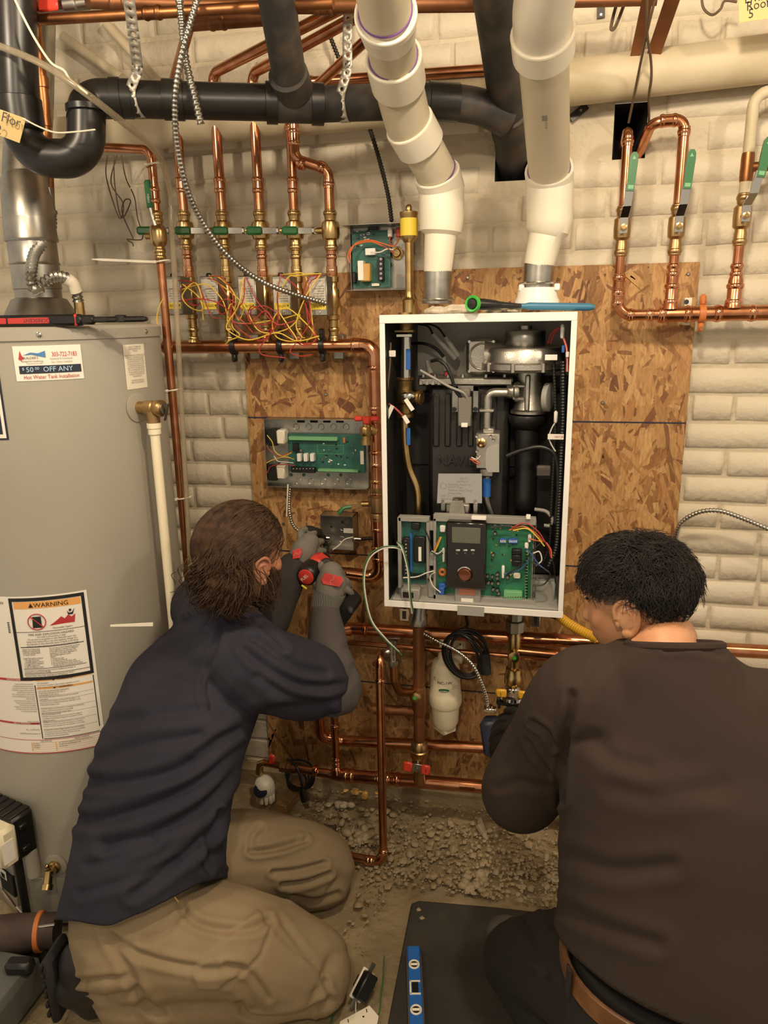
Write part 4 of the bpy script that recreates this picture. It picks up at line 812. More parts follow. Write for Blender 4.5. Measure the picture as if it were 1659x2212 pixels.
# cushion clamps on the header
for k, px in enumerate((506, 607, 697)):
    x = P(px, 748, yr)[0]; o = thing('pipe_clamp', '%s black clamp bolted round the copper header' % ('left', 'middle', 'right')[k], 'clamp', (x, yr, ZH-.04), 'black clamps on the header')
    mb = MB(); mb.lathe([(rH+.001, -.008), (rH+.005, -.007), (rH+.005, .007), (rH+.001, .008)], (x, yr, ZH), (1, 0, 0), 22); mb.obb((x, yr-.002, ZH+.032), (1, 0, 0), (0, 1, 0), (0, 0, 1), .012, .018, .026, .003); mb.obb((x, yr-.002, ZH-.030), (1, 0, 0), (0, 1, 0), (0, 0, 1), .012, .018, .024, .003); mb.build('band', 'black_plastic', o)
    mb = MB(); mb.cyl((x, yr-.014, ZH+.036), (x, yr-.004, ZH+.036), .006, 6); mb.cyl((x, yr-.014, ZH-.034), (x, yr-.004, ZH-.034), .005, 6); mb.build('bolt', 'dark_steel', o)
for k, px in enumerate((555, 640, 735)):
    A, B = P(px-12, 722, -.03), P(px+12, 775, -.03); mb = MB(); mb.box((A[0], -.05, B[2]), (B[0], -.014, A[2]), .002); single(mb, 'wall_bracket', 'galvanized', '%s small steel bracket behind the header' % ('left', 'middle', 'right')[k], 'bracket', 'brackets behind the header')

# lead wires of the zone valves
W_ = [(0, 'red_wire', [(385, 605), (420, 610), (438, 640), (425, 660), (395, 645), (392, 620), (430, 622), (455, 680), (480, 690)]), (0, 'yellow_wire', [(383, 628), (420, 618), (450, 618), (480, 650), (500, 690), (540, 700), (590, 690)]), (0, 'yellow_wire', [(395, 612), (428, 640), (438, 668), (410, 662), (392, 640), (420, 612), (436, 640), (440, 690)]), (0, 'red_wire', [(388, 650), (430, 646), (470, 655), (520, 690), (545, 720)]),
      (1, 'red_wire', [(452, 598), (480, 600), (505, 640), (500, 690), (540, 700), (575, 670), (600, 700), (640, 690)]), (1, 'yellow_wire', [(452, 596), (475, 600), (510, 640), (500, 700), (520, 722), (500, 735), (486, 742)]), (1, 'red_wire', [(450, 600), (470, 610), (500, 660), (480, 680), (468, 655), (500, 650), (540, 690)]), (1, 'yellow_wire', [(455, 600), (520, 650), (560, 715), (620, 710), (650, 680), (610, 690)]),
      (2, 'red_wire', [(528, 600), (524, 650), (500, 690), (560, 735), (590, 700), (545, 660), (535, 690), (570, 715)]), (2, 'yellow_wire', [(526, 600), (516, 660), (490, 700), (500, 720), (540, 735), (600, 720), (640, 735), (690, 725)]), (2, 'red_wire', [(530, 598), (555, 650), (590, 690), (560, 700), (540, 670), (575, 660), (600, 690), (560, 735)]), (2, 'yellow_wire', [(520, 605), (530, 650), (515, 690), (500, 655), (490, 690), (505, 715)]),
      (3, 'red_wire', [(606, 594), (640, 620), (660, 660), (668, 700), (680, 735), (650, 740), (610, 700)]), (3, 'yellow_wire', [(604, 596), (598, 660), (620, 700), (640, 735), (600, 730), (590, 690), (620, 665), (660, 700), (690, 735)]), (3, 'red_wire', [(608, 592), (600, 640), (600, 700), (560, 760), (615, 773)]), (3, 'yellow_wire', [(610, 592), (632, 592), (660, 596), (672, 660), (676, 720), (662, 740)]),
      (4, 'yellow_wire', [(694, 592), (670, 590), (640, 596), (620, 600), (600, 650), (604, 690)]), (4, 'red_wire', [(694, 594), (668, 600), (655, 640), (672, 690), (682, 732), (660, 745), (630, 735)]), (4, 'red_wire', [(690, 596), (664, 620), (668, 690), (640, 740), (625, 760), (650, 770), (673, 766)]), (4, 'yellow_wire', [(692, 594), (662, 640), (640, 700), (650, 725), (660, 730)])]
zvs = [o for o in COL.objects if o.name.startswith('zone_valve') and o.parent is None]
r = random.Random(5)
for k, (i, m_, pts) in enumerate(W_):
    q = [P(x+r.uniform(-2, 2), y+r.uniform(-2, 2), -.168-.006*(k % 5)-(.012 if 0 < j < len(pts)-1 else 0)) for j, (x, y) in enumerate(pts)]
    mb = MB(); mb.tube(resample(spline(q, 10), .004), .0016, 6); mb.build('lead_wire', m_, zvs[i])
mb = MB(); mb.tube(spline([P(x, y, -.3) for x, y in ((352, 645), (342, 668), (339, 690), (343, 712))], 8), .0012, 6); single(mb, 'yellow_wire', 'yellow_wire', 'single yellow wire end behind the tall copper pipe at left', 'wire')

# tall copper pipe with its valve and cable ties
yl = -.25; XL = P(372, 850, yl)[0]; zl = lambda py: P(372, py, yl)[2]
copper_run('tall copper pipe standing between the water heater and the brick', [P(215, 318, yl+.02), V(XL, yl, zl(320)), V(XL, yl, .25)], .0108, [(V(XL, yl, zl(420)), V(0, 0, 1), 'c')], 'copper', .025, 'tall_pipe', None, 'copper_bright')
o = thing('ball_valve', 'brass ball valve on the tall copper pipe with green lever standing upright', 'valve', (XL, yl, zl(560))); zv = zl(508)
mb = MB(); mb.lathe([(.0115, -.06), (.0135, -.058), (.0135, -.03), (.0125, -.026), (.019, -.020), (.021, -.010), (.021, .010), (.019, .020), (.0125, .026), (.0135, .03), (.0135, .055), (.0115, .058)], (XL, yl, zv), (0, 0, 1), 20)
for dz in (-.052, -.036, .036, .05): bead(mb, V(XL, yl, zv+dz), (0, 0, 1), .0135)
mb.cyl((XL-.016, yl, zv), (XL-.032, yl-.004, zv), .008, 12); mb.build('body', 'brass', o)
A = P(342, 512, yl-.01); B = P(325, 450, yl-.01); Cc = P(318, 390, yl-.01); mb = MB(); mb.tube([A+V(0, 0, -.004), A+V(0, 0, .01), P(330, 468, yl-.01), B], .0065, 8); lv = mb.build('lever', 'galvanized', o)
mb = MB(); d = unit(Cc-B); mb.obb((B+Cc)/2, d, np.cross((0, 1, 0), d), (0, 1, 0), np.linalg.norm(Cc-B)*1.05, .018, .010, .004); gp = mb.build('grip', 'green_handle', lv)
mb = MB(); put_text(mb, 'OPEN ▷'.replace('▷', ''), .008, (B+Cc)/2+V(.004, -.0056, -.02), d, (-1, 0, 0)); mb.build('print', 'sticker_white', gp, 0)
for k, (py, tail) in enumerate(((355, (282, 408)), (565, (198, 560)), (842, (312, 870)), (1073, (287, 1110)), (1352, (238, 1354)))):
    if py > 1300: continue
    c = V(XL+.008, yl-.004, zl(py)); lab = ['cable tie near the top of the tall copper pipe, tail slanting down left', 'cable tie on the tall copper pipe level with the flex connector', 'cable tie on the tall copper pipe beside the relief valve', 'lowest cable tie on the tall copper pipe, tail crossing the cream pipe'][k]
    o = thing('cable_tie', lab, 'cable tie', c, 'white cable ties on the tall pipe')
    mb = MB(); n = 20; mb.tube([c+V(.021*math.cos(t_), .019*math.sin(t_), .003*math.cos(t_)) for t_ in np.linspace(0, 2*math.pi, n+1)[:-1]], .0022, 6, False, True); mb.build('loop', 'zip_white', o)
    h = c+V(-.012, -.016, -.001); mb = MB(); mb.obb(h, (1, 0, 0), (0, 1, 0), (0, 0, 1), .008, .007, .007, .001); mb.build('head', 'zip_white', o)
    e = P(*tail, yl-.10 if k in (0, 1) else yl-.16); dd = unit(e-h); sd = unit(np.cross(dd, (0, 1, 0))); L_ = np.linalg.norm(e-h)
    mb = MB(); mb.prism([h+sd*.0028, h-sd*.0028, h+dd*L_*.85-sd*.0028, e-sd*.001, e+sd*.001, h+dd*L_*.85+sd*.0028], np.cross(dd, sd)*.0012); mb.build('tail', 'zip_white', o, 0)

# relay box with circuit board, air vent behind it
xa, za = P(748, 628, -.10)[0], P(748, 628, -.10)[2]; xb, zb2 = P(884, 480, -.10)[0], P(884, 480, -.10)[2]
o = thing('relay_box', 'open metal relay box with green circuit board and red wires left of the vents', 'relay box', ((xa+xb)/2, -.02, za))
mb = MB(); mb.box((xa, -.032, za), (xb, -.028, zb2), .0005); mb.box((xa-.006, -.11, zb2-.002), (xb+.006, -.028, zb2), .0005); mb.box((xa-.004, -.075, za), (xb+.004, -.028, za+.002), .0005); mb.box((xb-.002, -.07, za), (xb, -.028, zb2), .0005); mb.box((xa, -.05, za), (xa+.002, -.028, zb2), .0005); mb.build('chassis', 'steel', o)
xm = xa+(xb-xa)*.64
mb = MB(); mb.box((xa+.004, -.046, za+.008), (xm, -.043, zb2-.01), .0003); pcb = mb.build('circuit_board', 'pcb_teal', o, 0)
bx_ = lambda px0, py0, px1, py1, d0, d1, nm, m_, par, bev=.001: (lambda A, B: MB().box((A[0], d0, B[2]), (B[0], d1, A[2]), bev).build(nm, m_, par))(P(px0, py0, (d0+d1)/2), P(px1, py1, (d0+d1)/2))
bx_(817, 556, 830, 606, -.066, -.046, 'terminal_block', 'black_plastic', pcb)
for k in range(5):
    c = P(823, 560+k*10.4, -.067); mb = MB(); mb.lathe([(.004, 0), (.0035, .002), (0, .0025)], c, (0, -1, 0), 10); mb.build('terminal_screw', 'chrome', pcb)
bx_(778, 570, 802, 608, -.072, -.046, 'transformer_coil', 'transformer_tan', pcb, .003); bx_(775, 564, 788, 606, -.074, -.046, 'transformer_label', 'relay_white', pcb); bx_(790, 537, 812, 551, -.062, -.046, 'relay', 'relay_white', pcb); bx_(762, 588, 770, 612, -.062, -.046, 'capacitor', 'black_plastic', pcb, .002); bx_(795, 487, 815, 496, -.054, -.046, 'chip', 'black_plastic', pcb); bx_(803, 612, 820, 618, -.052, -.046, 'pin_header', 'ivory_plastic', pcb)
for k in range(14):
    px, py = 756+r.random()*48, 492+r.random()*40; bx_(px, py, px+6, py+3.5, -.0485, -.046, 'component', 'steel' if k % 3 else 'black_plastic', pcb, 0)
for k, (px, m_) in enumerate(((843, 'relay_white'), (861, 'red_plastic'))): bx_(px-5, 492, px+5, 512, -.06, -.045, 'wire_lug', m_, o, .002)
for m_, pts in (('orange_wire', [(757, 560), (757, 545), (770, 525), (800, 519), (830, 527), (850, 532), (860, 520), (861, 512)]), ('orange_wire', [(755, 568), (752, 550), (765, 530), (800, 522), (826, 531)]), ('red_wire', [(843, 510), (842, 522), (846, 530)]), ('white_wire', [(800, 545), (820, 545), (836, 538), (850, 540)]), ('red_wire', [(826, 531), (840, 538), (850, 548)])):
    mb = MB(); mb.tube(spline([P(x, y, -.075) for x, y in pts], 8), .0018, 7); mb.build('wire', m_, o)
c = P(858, 547, -.035); mb = MB(); mb.lathe([(.017, 0), (.017, .004), (.011, .006), (.009, .012), (0, .012)], c, (0, -1, 0), 20); mb.build('grommet', 'brass', o)
c = P(845, 572, -.034); mb = MB(); mb.lathe([(.005, 0), (.004, .002), (0, .002)], c, (0, -1, 0), 10); mb.build('screw', 'chrome', o)
bx_(853, 598, 886, 622, -.036, -.032, 'plate_label', 'grey_plastic', o, 0); A = P(856, 597, -.0365); mb = MB(); put_text(mb, 'OCT 1 5 2021', .007, A, (1, 0, 0), (0, 0, 1)); mb.build('date_stamp', 'ink_red', o, 0)
o = thing('air_vent', 'brass float air vent with yellow label standing behind the relay box', 'air vent', P(884, 640, -.15)); ax = P(884, 560, -.15)[0]; q = lambda py: P(884, py, -.15)[2]
mb = MB(); mb.tube([(ax, -.15, q(640)), (ax, -.15, q(522))], .0105, 16); mb.lathe([(.0125, q(524)), (.0215, q(512)), (.0215, q(466)), (.0225, q(464)), (.0225, q(458)), (.008, q(454)), (.008, q(446)), (.005, q(442)), (0, q(441))], (ax, -.15, 0), (0, 0, 1), 24); mb.build('canister', 'brass', o)
mb = MB(); mb.lathe([(.0219, q(510)), (.0219, q(472))], (ax, -.15, 0), (0, 0, 1), 24); mb.build('yellow_wrap', 'yellow_label', o)
mb = MB(); cx_ = ax-.006; mb.lathe([(.011, q(690)), (.013, q(680)), (.0175, q(678)), (.0175, q(648)), (.013, q(644)), (.0115, q(640)), (.0105, q(630))], (ax, -.15, 0), (0, 0, 1), 20); mb.build('union', 'brass', o)

# zone controller tray
o = thing('zone_controller', 'wide metal tray holding a green zone control board left of the boiler', 'control box', P(680, 1055, -.02))
A, B = P(577, 1050, -.05), P(790, 908, -.05); x0, x1, z0, z1 = A[0], B[0], A[2], B[2]
mb = MB(); mb.box((x0, -.017, z0), (x1, -.0135, z1), .0004); mb.box((x0, -.058, z0), (x1, -.0135, z0+.002), .0004); mb.box((x0, -.05, z1-.002), (x1, -.0135, z1), .0004); mb.box((x0, -.05, z0), (x0+.002, -.0135, z1), .0004); mb.box((x1-.002, -.03, z0), (x1, -.0135, z1), .0004); mb.build('tray', 'galvanized', o)
for k in range(5):
    for py, xs_ in ((922, 640), (1040, 645)):
        c = P(xs_+k*27, py, -.0175); mb = MB(); mb.ring(c, (0, 1, 0), .0085, .0007, 18, 5); mb.build('knockout', 'steel', o)
    if k < 4: bx_(642+k*28, 908, 658+k*28, 913, -.0185, -.0172, 'slot', 'black_matte', o, 0)
pcb = bx_(621, 936, 789, 1022, -.028, -.025, 'circuit_board', 'pcb_teal', o, .0003)
bx_(625, 942, 730, 952, -.044, -.028, 'terminal_strip', 'term_green', pcb); bx_(688, 1012, 775, 1020, -.044, -.028, 'terminal_strip', 'term_green', pcb); bx_(630, 1008, 682, 1021, -.044, -.028, 'terminal_block', 'black_plastic', pcb)
for k in range(7):
    c = P(634+k*7.2, 1013, -.0445); mb = MB(); mb.lathe([(.003, 0), (.0025, .0015), (0, .002)], c, (0, -1, 0), 8); mb.build('terminal_screw', 'chrome', pcb)
for k in range(3): bx_(643+k*14, 979, 652+k*14, 996, -.046, -.028, 'relay', 'relay_white', pcb, .001)
for k in range(2): c = P(652 if k == 0 else 649, 972, -.028); mb = MB(); mb.cyl(c, c-V(0, .012, 0), .004, 12, .001); mb.build('capacitor', 'black_plastic' if k else 'steel', pcb)
bx_(633, 958, 645, 975, -.04, -.028, 'heat_sink', 'black_plastic', pcb); bx_(778, 974, 786, 1003, -.0292, -.028, 'barcode_label', 'sticker_white', pcb, 0); bx_(741, 945, 746, 957, -.032, -.028, 'resistor', 'orange_part', pcb)
mb = MB(); A = P(686, 961, -.0286); B = P(742, 981, -.0286)
for (a, b) in (((A[0], A[2]), (B[0], A[2])), ((B[0], A[2]), (B[0], B[2])), ((B[0], B[2]), (A[0], B[2])), ((A[0], B[2]), (A[0], A[2]))): mb.tube([(a[0], -.0285, a[1]), (b[0], -.0285, b[1])], .0005, 4)
mb.build('silk_outline', 'term_green', pcb, 0)
for k in range(26):
    px, py = 690+r.random()*82, 950+r.random()*56; bx_(px, py, px+r.uniform(2, 5), py+r.uniform(2, 3.5), -.0305, -.028, 'component', ['steel', 'black_plastic', 'relay_white'][k % 3], pcb, 0)
for py in (925, 1000):
    tr = bx_(582, py, 603, py+36, -.052, -.017, 'transformer', 'black_plastic', o, .002); bx_(601, py+2, 620, py+33, -.056, -.017, 'transformer_coil', 'ivory_plastic', tr, .004)
for k, px in enumerate((629, 656, 709, 736)):
    c = P(px, 1026, -.0175); mb = MB(); mb.lathe([(.005, 0), (.0045, .0012), (0, .0015)], c, (0, -1, 0), 12); mb.build('indicator', 'pcb_teal', o)
for m_, pts in (('yellow_wire', [(577, 940), (588, 955), (594, 975), (610, 985), (630, 978)]), ('red_wire', [(576, 962), (585, 975), (605, 985), (632, 975)]), ('yellow_wire', [(576, 1000), (590, 993), (615, 987), (635, 992)]), ('red_wire', [(577, 1022), (585, 1008), (610, 1003), (637, 1006)]), ('white_wire', [(592, 985), (600, 996), (615, 998), (634, 1000)]), ('copper_wire', [(592, 980), (608, 990), (634, 990)])):
    mb = MB(); mb.tube(spline([P(x, y, -.066) for x, y in pts], 8), .0014, 6); mb.build('wire', m_, o)
armoured('armoured cable drooping from the zone controller tray to the junction box', [P(627, 1050, -.05), P(625, 1080, -.055), P(626, 1110, -.06), P(634, 1135, -.06), P(652, 1150, -.06), P(690, 1158, -.055)], .0055, 'galvanized', .007)
mb = MB(); mb.tube(spline([P(622, 1046, -.062), P(621, 1070, -.065), P(619, 1115, -.06)], 6), .0022, 8); single(mb, 'loose_wire', 'ivory_plastic', 'pale loose wire hanging beside the drooping armoured cable', 'wire')

# junction box on the board
o = thing('junction_box', 'square steel junction box with knockouts in front of the left man', 'electrical box', P(730, 1188, -.02)); A, B = P(694, 1186, -.065), P(763, 1116, -.065); x0, x1, z0, z1 = A[0], B[0], A[2], B[2]
mb = MB(); mb.box((x0, -.018, z0), (x1, -.0135, z1)); mb.box((x0, -.065, z0), (x1, -.0135, z0+.0016)); mb.box((x0, -.065, z1-.0016), (x1, -.0135, z1)); mb.box((x0, -.065, z0), (x0+.0016, -.0135, z1)); mb.box((x1-.0016, -.065, z0), (x1, -.0135, z1)); mb.build('box_shell', 'galvanized', o)
for (px, py) in ((722, 1124), (752, 1124), (740, 1140), (738, 1165)):
    mb = MB(); mb.ring(P(px, py, -.0185), (0, 1, 0), .0085, .0008, 18, 5); mb.build('knockout', 'steel', o)
bx_(742, 1141, 764, 1152, -.0192, -.018, 'barcode_label', 'sticker_white', o, 0)
for (px, py) in ((716, 1138), (740, 1128)):
    mb = MB(); mb.lathe([(.004, 0), (.003, .002), (0, .002)], P(px, py, -.018), (0, -1, 0), 10); mb.build('screw', 'chrome', o)
c = P(700, 1162, -.05); mb = MB(); mb.cyl(c+V(-.012, 0, 0), c+V(.02, 0, 0), .0095, 14, .001); mb.build('cable_clamp', 'chrome', o)
c = P(770, 1165, -.05); mb = MB(); mb.cyl(c+V(-.01, 0, 0), c+V(.016, 0, 0), .0095, 14, .001); mb.build('cable_clamp', 'chrome', o)
armoured('short armoured cable leaving the junction box to the right', [P(778, 1165, -.05), P(795, 1163, -.05), P(825, 1163, -.045)], .006, 'dark_steel', .0075)
for m_, pts in (('copper_wire', [(720, 1158), (714, 1168), (705, 1178)]), ('green_wire', [(722, 1160), (712, 1172), (690, 1192)]), ('white_wire', [(764, 1160), (745, 1165), (732, 1178), (715, 1190)])):
    mb = MB(); mb.tube(spline([P(x, y, -.06-.01*k) for k, (x, y) in enumerate(pts)], 8), .0016, 6); mb.build('wire', m_, o)

# hose tap with red handle, and ball valve with green lever on the downpipe
o = thing('drain_tap', 'brass hose tap with red handle beside the zone controller', 'valve', P(790, 930, -.12)); a = V(XE, yr, P(812, 932, yr)[2]); b = P(790, 925, -.13)
mb = MB(); mb.tube([a, b], .0125, 14); mb.lathe([(.014, 0), (.016, .004), (.016, .02), (.013, .024)], b+V(0, 0, .004), (0, 0, -1), 16); mb.lathe([(.0135, -.032), (.0135, -.044), (.010, -.044), (0, -.040)], b, (0, 0, 1), 16); mb.cyl(b, b-V(0, 0, .036), .011, 14); mb.cyl(b, b+V(0, 0, .022), .0075, 12)
for k in range(4): bead(mb, a+(b-a)*(.3+.15*k), b-a, .0135, .003, .002)
mb.build('body', 'brass', o)
mb = MB(); h = b+V(.004, -.004, .022); mb.obb(h, (1, 0, 0), (0, 1, 0), (0, 0, 1), .02, .014, .022, .004); mb.obb(h+V(-.022, 0, .004), (1, 0, .0), (0, 1, 0), (0, 0, 1), .024, .012, .014, .004); mb.obb(h+V(.022, 0, .004), (1, 0, 0), (0, 1, 0), (0, 0, 1), .024, .012, .014, .004); mb.build('handle', 'red_handle', o)
o = thing('ball_valve', 'brass ball valve on the copper downpipe left of the boiler, green lever drooping left', 'valve', V(XE, yr, P(812, 1130, yr)[2])); zv = P(808, 1088, yr)[2]
mb = MB(); mb.lathe([(.018, -.05), (.0205, -.048), (.0205, -.03), (.019, -.026), (.026, -.02), (.027, 0), (.026, .02), (.019, .026), (.0205, .03), (.0205, .048), (.018, .05)], (XE, yr, zv), (0, 0, 1), 22); mb.cyl((XE-.022, yr-.004, zv), (XE-.045, yr-.008, zv), .008, 12); mb.build('body', 'bronze', o)
A = V(XE-.04, yr-.012, zv); B = P(742, 1098, yr-.03); mb = MB(); d = unit(B-A); mb.obb((A+B)/2, d, (0, 0, 1), np.cross(d, (0, 0, 1)), np.linalg.norm(B-A), .018, .003, .001); lv = mb.build('lever', 'bronze', o)
mb = MB(); mb.tube(spline([A+(B-A)*.6, B, B+V(-.012, -.006, -.016)], 5), [.006]*10+[.004], 8); mb.build('grip', 'green_handle', lv)
# ------------------------------------------------------------------ return manifold right of the boiler
yq = -.09; QX = [P(1340, 560, yq)[0], P(1456, 560, yq)[0], P(1594, 560, yq)[0]]; ZQ = P(1500, 678, yq)[2]
qz = lambda py, i=1: P((1340, 1456, 1594)[i], py, yq)[2]
o = thing('return_header', 'bright copper header with three upright branches right of the boiler', 'pipe', (QX[1], yq, ZQ)); xr = P(1425, 680, yq)[0]
mb = MB(); mb.tube(fillet([(QX[0], yq, qz(600, 0)), (QX[0], yq, ZQ), (xr+.01, yq, ZQ)], .035, 10), .0128, 20); mb.build('elbow_pipe', 'copper', o)
for p, d in ((V(QX[0], yq, qz(600, 0)), (0, 0, 1)), (V(QX[0], yq, qz(632, 0)), (0, 0, 1)), (V(QX[0], yq, qz(655, 0)), (0, 0, 1)), (V(P(1362, 682, yq)[0], yq, ZQ), (1, 0, 0)), (V(P(1403, 682, yq)[0], yq, ZQ), (1, 0, 0))):
    mb = MB(); sleeve(mb, p, d, .0128, .016, .0012); bead(mb, p, d, .0135); mb.build('press_collar', 'copper_bright', o)
mb = MB(); mb.tube([(xr-.004, yq, ZQ), (xr+.02, yq, ZQ), (1.5, yq, ZQ)], [.0135, .0178, .0178], 22); mb.build('header_pipe', 'copper', o)
for px in (1430, 1485, 1550, 1624):
    p = V(P(px, 680, yq)[0], yq, ZQ); mb = MB(); sleeve(mb, p, (1, 0, 0), .0178, .016, .0012); bead(mb, p, (1, 0, 0), .0185); mb.build('press_collar', 'copper_bright', o)
for i in (1, 2):
    x = QX[i]; mb = MB(); zt = qz(520, i); big = .0165 if i == 2 else .0138
    mb.lathe([(.0205, ZQ+.012), (big+.003, ZQ+.024), (big, ZQ+.03), (big, qz(606, i)), (.0135, qz(596, i)), (.0125, qz(590, i)), (.0115, qz(570, i)), (.0115, zt)], (x, yq, 0), (0, 0, 1), 20); mb.build('branch_pipe', 'copper', o)
    for py in (652, 618, 592, 575):
        mb = MB(); bead(mb, V(x, yq, qz(py, i)), (0, 0, 1), big+.001 if py > 600 else .013, .006, .0025); mb.build('press_bead', 'copper_bright', o)
mb = MB(); mb.tube([(QX[0], yq, qz(602, 0)), (QX[0], yq, qz(520, 0))], .0115, 18); mb.build('branch_pipe', 'copper', o)
for i in range(3):
    zv = qz((495, 492, 470)[i], i); x = QX[i]
    v = thing('ball_valve', '%s upright green-handled ball valve on the right copper header' % ('left', 'middle', 'right')[i], 'valve', (x, yq, zv-.06), 'green-handled valves on the right header')
    mb = MB(); mb.lathe([(.0125, -.062), (.0145, -.06), (.0145, -.034), (.013, -.03), (.013, -.026), (.019, -.02), (.020, 0), (.019, .022), (.013, .028), (.0145, .032), (.0145, .05), (.0125, .052)], (x, yq, zv), (0, 0, 1), 22)
    for dz in (-.052, .042): bead(mb, V(x, yq, zv+dz), (0, 0, 1), .0145)
    mb.cyl((x, yq-.015, zv), (x, yq-.034, zv), .008, 14); mb.build('body', 'bronze', v)
    mb = MB(); sx = .006 if i == 2 else .001; path = [V(x, yq-.034, zv-.012), V(x+.0, yq-.034, zv+.022), V(x+.003+sx, yq-.048, zv+.045), V(x+.006+2*sx, yq-.05, zv+.09)]
    for a, b in zip(path[:-1], path[1:]):
        d = unit(b-a); mb.obb((a+b)/2, d, (1, 0, 0), np.cross(d, (1, 0, 0)), np.linalg.norm(b-a)+.002, .019, .0026, .0006)
    lv = mb.build('lever', 'chrome', v)
    mb = MB(); mb.lathe([(.0085, 0), (.0085, .006), (.005, .007), (.005, .010), (0, .010)], V(x, yq-.035, zv), (0, -1, 0), 6); mb.build('nut', 'brass', v)
    a = path[-1]+V(0, 0, -.014); b = a+V(.004+sx, 0, .082); d = unit(b-a); mb = MB(); s_ = unit(np.cross(d, (0, 1, 0)))
    q = [(-.0085, 0), (.0085, 0), (.0095, .06), (.0085, .074), (.004, .081), (-.004, .081), (-.0085, .074), (-.0095, .06)]
    mb.prism([a+s_*u-V(0, .006, 0)+d*w for u, w in q], (0, .010, 0)); gp = mb.build('grip', 'green_handle', lv, 30)
    mb = MB(); mb.prism([a+s_*u-V(0, .0064, 0)+d*w for u, w in ((-.004, .066), (.004, .066), (0, .074))], (0, -.0001, 0)); mb.obb(a-V(0, .0064, 0)+d*.008, s_, (0, 1, 0), d, .012, .0002, .008); mb.build('grip_mark', 'term_green', gp, 0)
# upper tails
x = QX[0]; copper_run('copper tail from the left green-handled valve bending back into the wall pocket', [V(x, yq, qz(445, 0)), V(x, yq, P(1355, 276, yq)[2]), V(x, .10, P(1355, 276, yq)[2]-.05)], .0115, [(V(x, yq, P(1352, 305, yq)[2]), V(0, 0, 1), 'e')], 'copper', .02, 'copper_tail', None, 'copper_bright')
x = QX[1]; zt = P(1468, 256, yq)[2]; xe = P(1408, 258, yq)[0]; copper_run('copper tail from the middle green-handled valve hooking left into the wall pocket', [V(x, yq, qz(440, 1)), V(x, yq, zt), V(xe, yq, zt-.006), V(xe-.03, .12, zt-.10)], .0118, [(V(x, yq, P(1468, 285, yq)[2]), V(0, 0, 1), 'e'), (V((x+xe)/2, yq, zt-.003), V(1, 0, 0), 'c')], 'copper', .022, 'copper_tail', None, 'copper_bright')
x = QX[2]; zt = P(1640, 200, yq)[2]; copper_run('old painted riser above the right green-handled valve bending right', [V(x, yq, qz(425, 2)), V(x, yq, zt), V(x+.9, yq, zt+.02)], .0125, [], 'cream_pipe', .03, 'painted_riser')
zt = P(1640, 360, yq)[2]; mb = MB(); mb.tube([V(x, yq, zt), V(x+.9, yq, zt)], .0105, 14); mb.lathe([(.0135, -.03), (.0145, -.02), (.0145, .02), (.0135, .03)], V(x, yq, zt), (0, 0, 1), 16); single(mb, 'copper_branch', 'copper_old', 'dull copper side branch leaving the old riser at the right edge', 'pipe')
o = thing('pipe_clamp', 'copper coloured clamp round the right header', 'clamp', P(1515, 710, yq)); xc = P(1516, 678, yq)[0]; mb = MB(); mb.lathe([(.0178, -.008), (.0215, -.007), (.0215, .007), (.0178, .008)], (xc, yq, ZQ), (1, 0, 0), 22); mb.obb((xc, yq, ZQ+.032), (1, 0, 0), (0, 1, 0), (0, 0, 1), .015, .016, .026, .005); mb.obb((xc, yq, ZQ-.030), (1, 0, 0), (0, 1, 0), (0, 0, 1), .013, .016, .024, .004); mb.build('band', 'orange_part', o); mb = MB(); mb.cyl((xc, yq-.013, ZQ-.034), (xc, yq-.005, ZQ-.034), .0055, 6); mb.build('bolt', 'copper_old', o)
o = thing('strut_channel', 'pale steel strut channel holding the right header on the strand board', 'bracket', P(1483, 705, -.03)); A, B = P(1473, 702, -.05), P(1494, 643, -.05); mb = MB(); mb.box((A[0], -.062, A[2]), (B[0], -.0135, B[2]), .002); mb.build('channel', 'ivory_plastic', o); mb = MB(); c = P(1483, 652, -.063); mb.cyl(c+V(0, .0, 0), c+V(0, -.001, 0), .0055, 14); mb.build('slot', 'ink_navy', o)

# ------------------------------------------------------------------ white vents
def vent(label, base, segs, group):
    o = thing('vent_pipe', label, 'vent pipe', base, group)
    return o
vl = vent('left white plastic vent bending forward from the boiler to the ceiling', P(945, 655, -.18), None, 'boiler vents')
yv = -.18
def rings(mb, pts, rr, n=32): mb.tube(pts, rr, n)
b0, b1, b2, b3, b4 = P(944, 656, yv), P(946, 580, yv), P(952, 500, yv), P(954, 475, yv), P(953, 405, yv)
mb = MB(); mb.tube([b0, b0+(b1-b0)*.3, b1], .0335, 32); ad = mb.build('adapter', 'steel', vl)
mb = MB(); mb.tube([b0, b0+(b1-b0)*.2], .037, 32); mb.ring(b0+(b1-b0)*.12, b1-b0, .0385, .003); mb.build('clamp_band', 'steel', vl)
mb = MB(); mb.tube([b1-(b2-b1)*.1, b1+(b2-b1)*.15, b1+(b2-b1)*.9, b2, b3, b4], [.0335, .035, .038, .0495, .0525, .0535], 36); mb.build('reducer', 'pvc_white', vl)
c1 = P(944, 375, -.205); mb = MB(); mb.tube([b4-(c1-b4)*.3, c1], [.0535, .0535], 36); mb.ring(c1, c1-b4, .0505, .0035, 36); mb.build('socket', 'pvc_white', vl)
c2 = P(884, 268, -.32); mb = MB(); mb.tube([c1-(c2-c1)*.1, c2], .0455, 36); mb.build('slanted_pipe', 'pvc_grey', vl)
mb = MB(); mb.ring(c1+(c2-c1)*.03, c2-c1, .0462, .0018, 36, 6); mb.build('primer_ring', 'purple_primer', vl)
c3 = P(862, 185, -.40); c4 = P(850, 125, -.47)
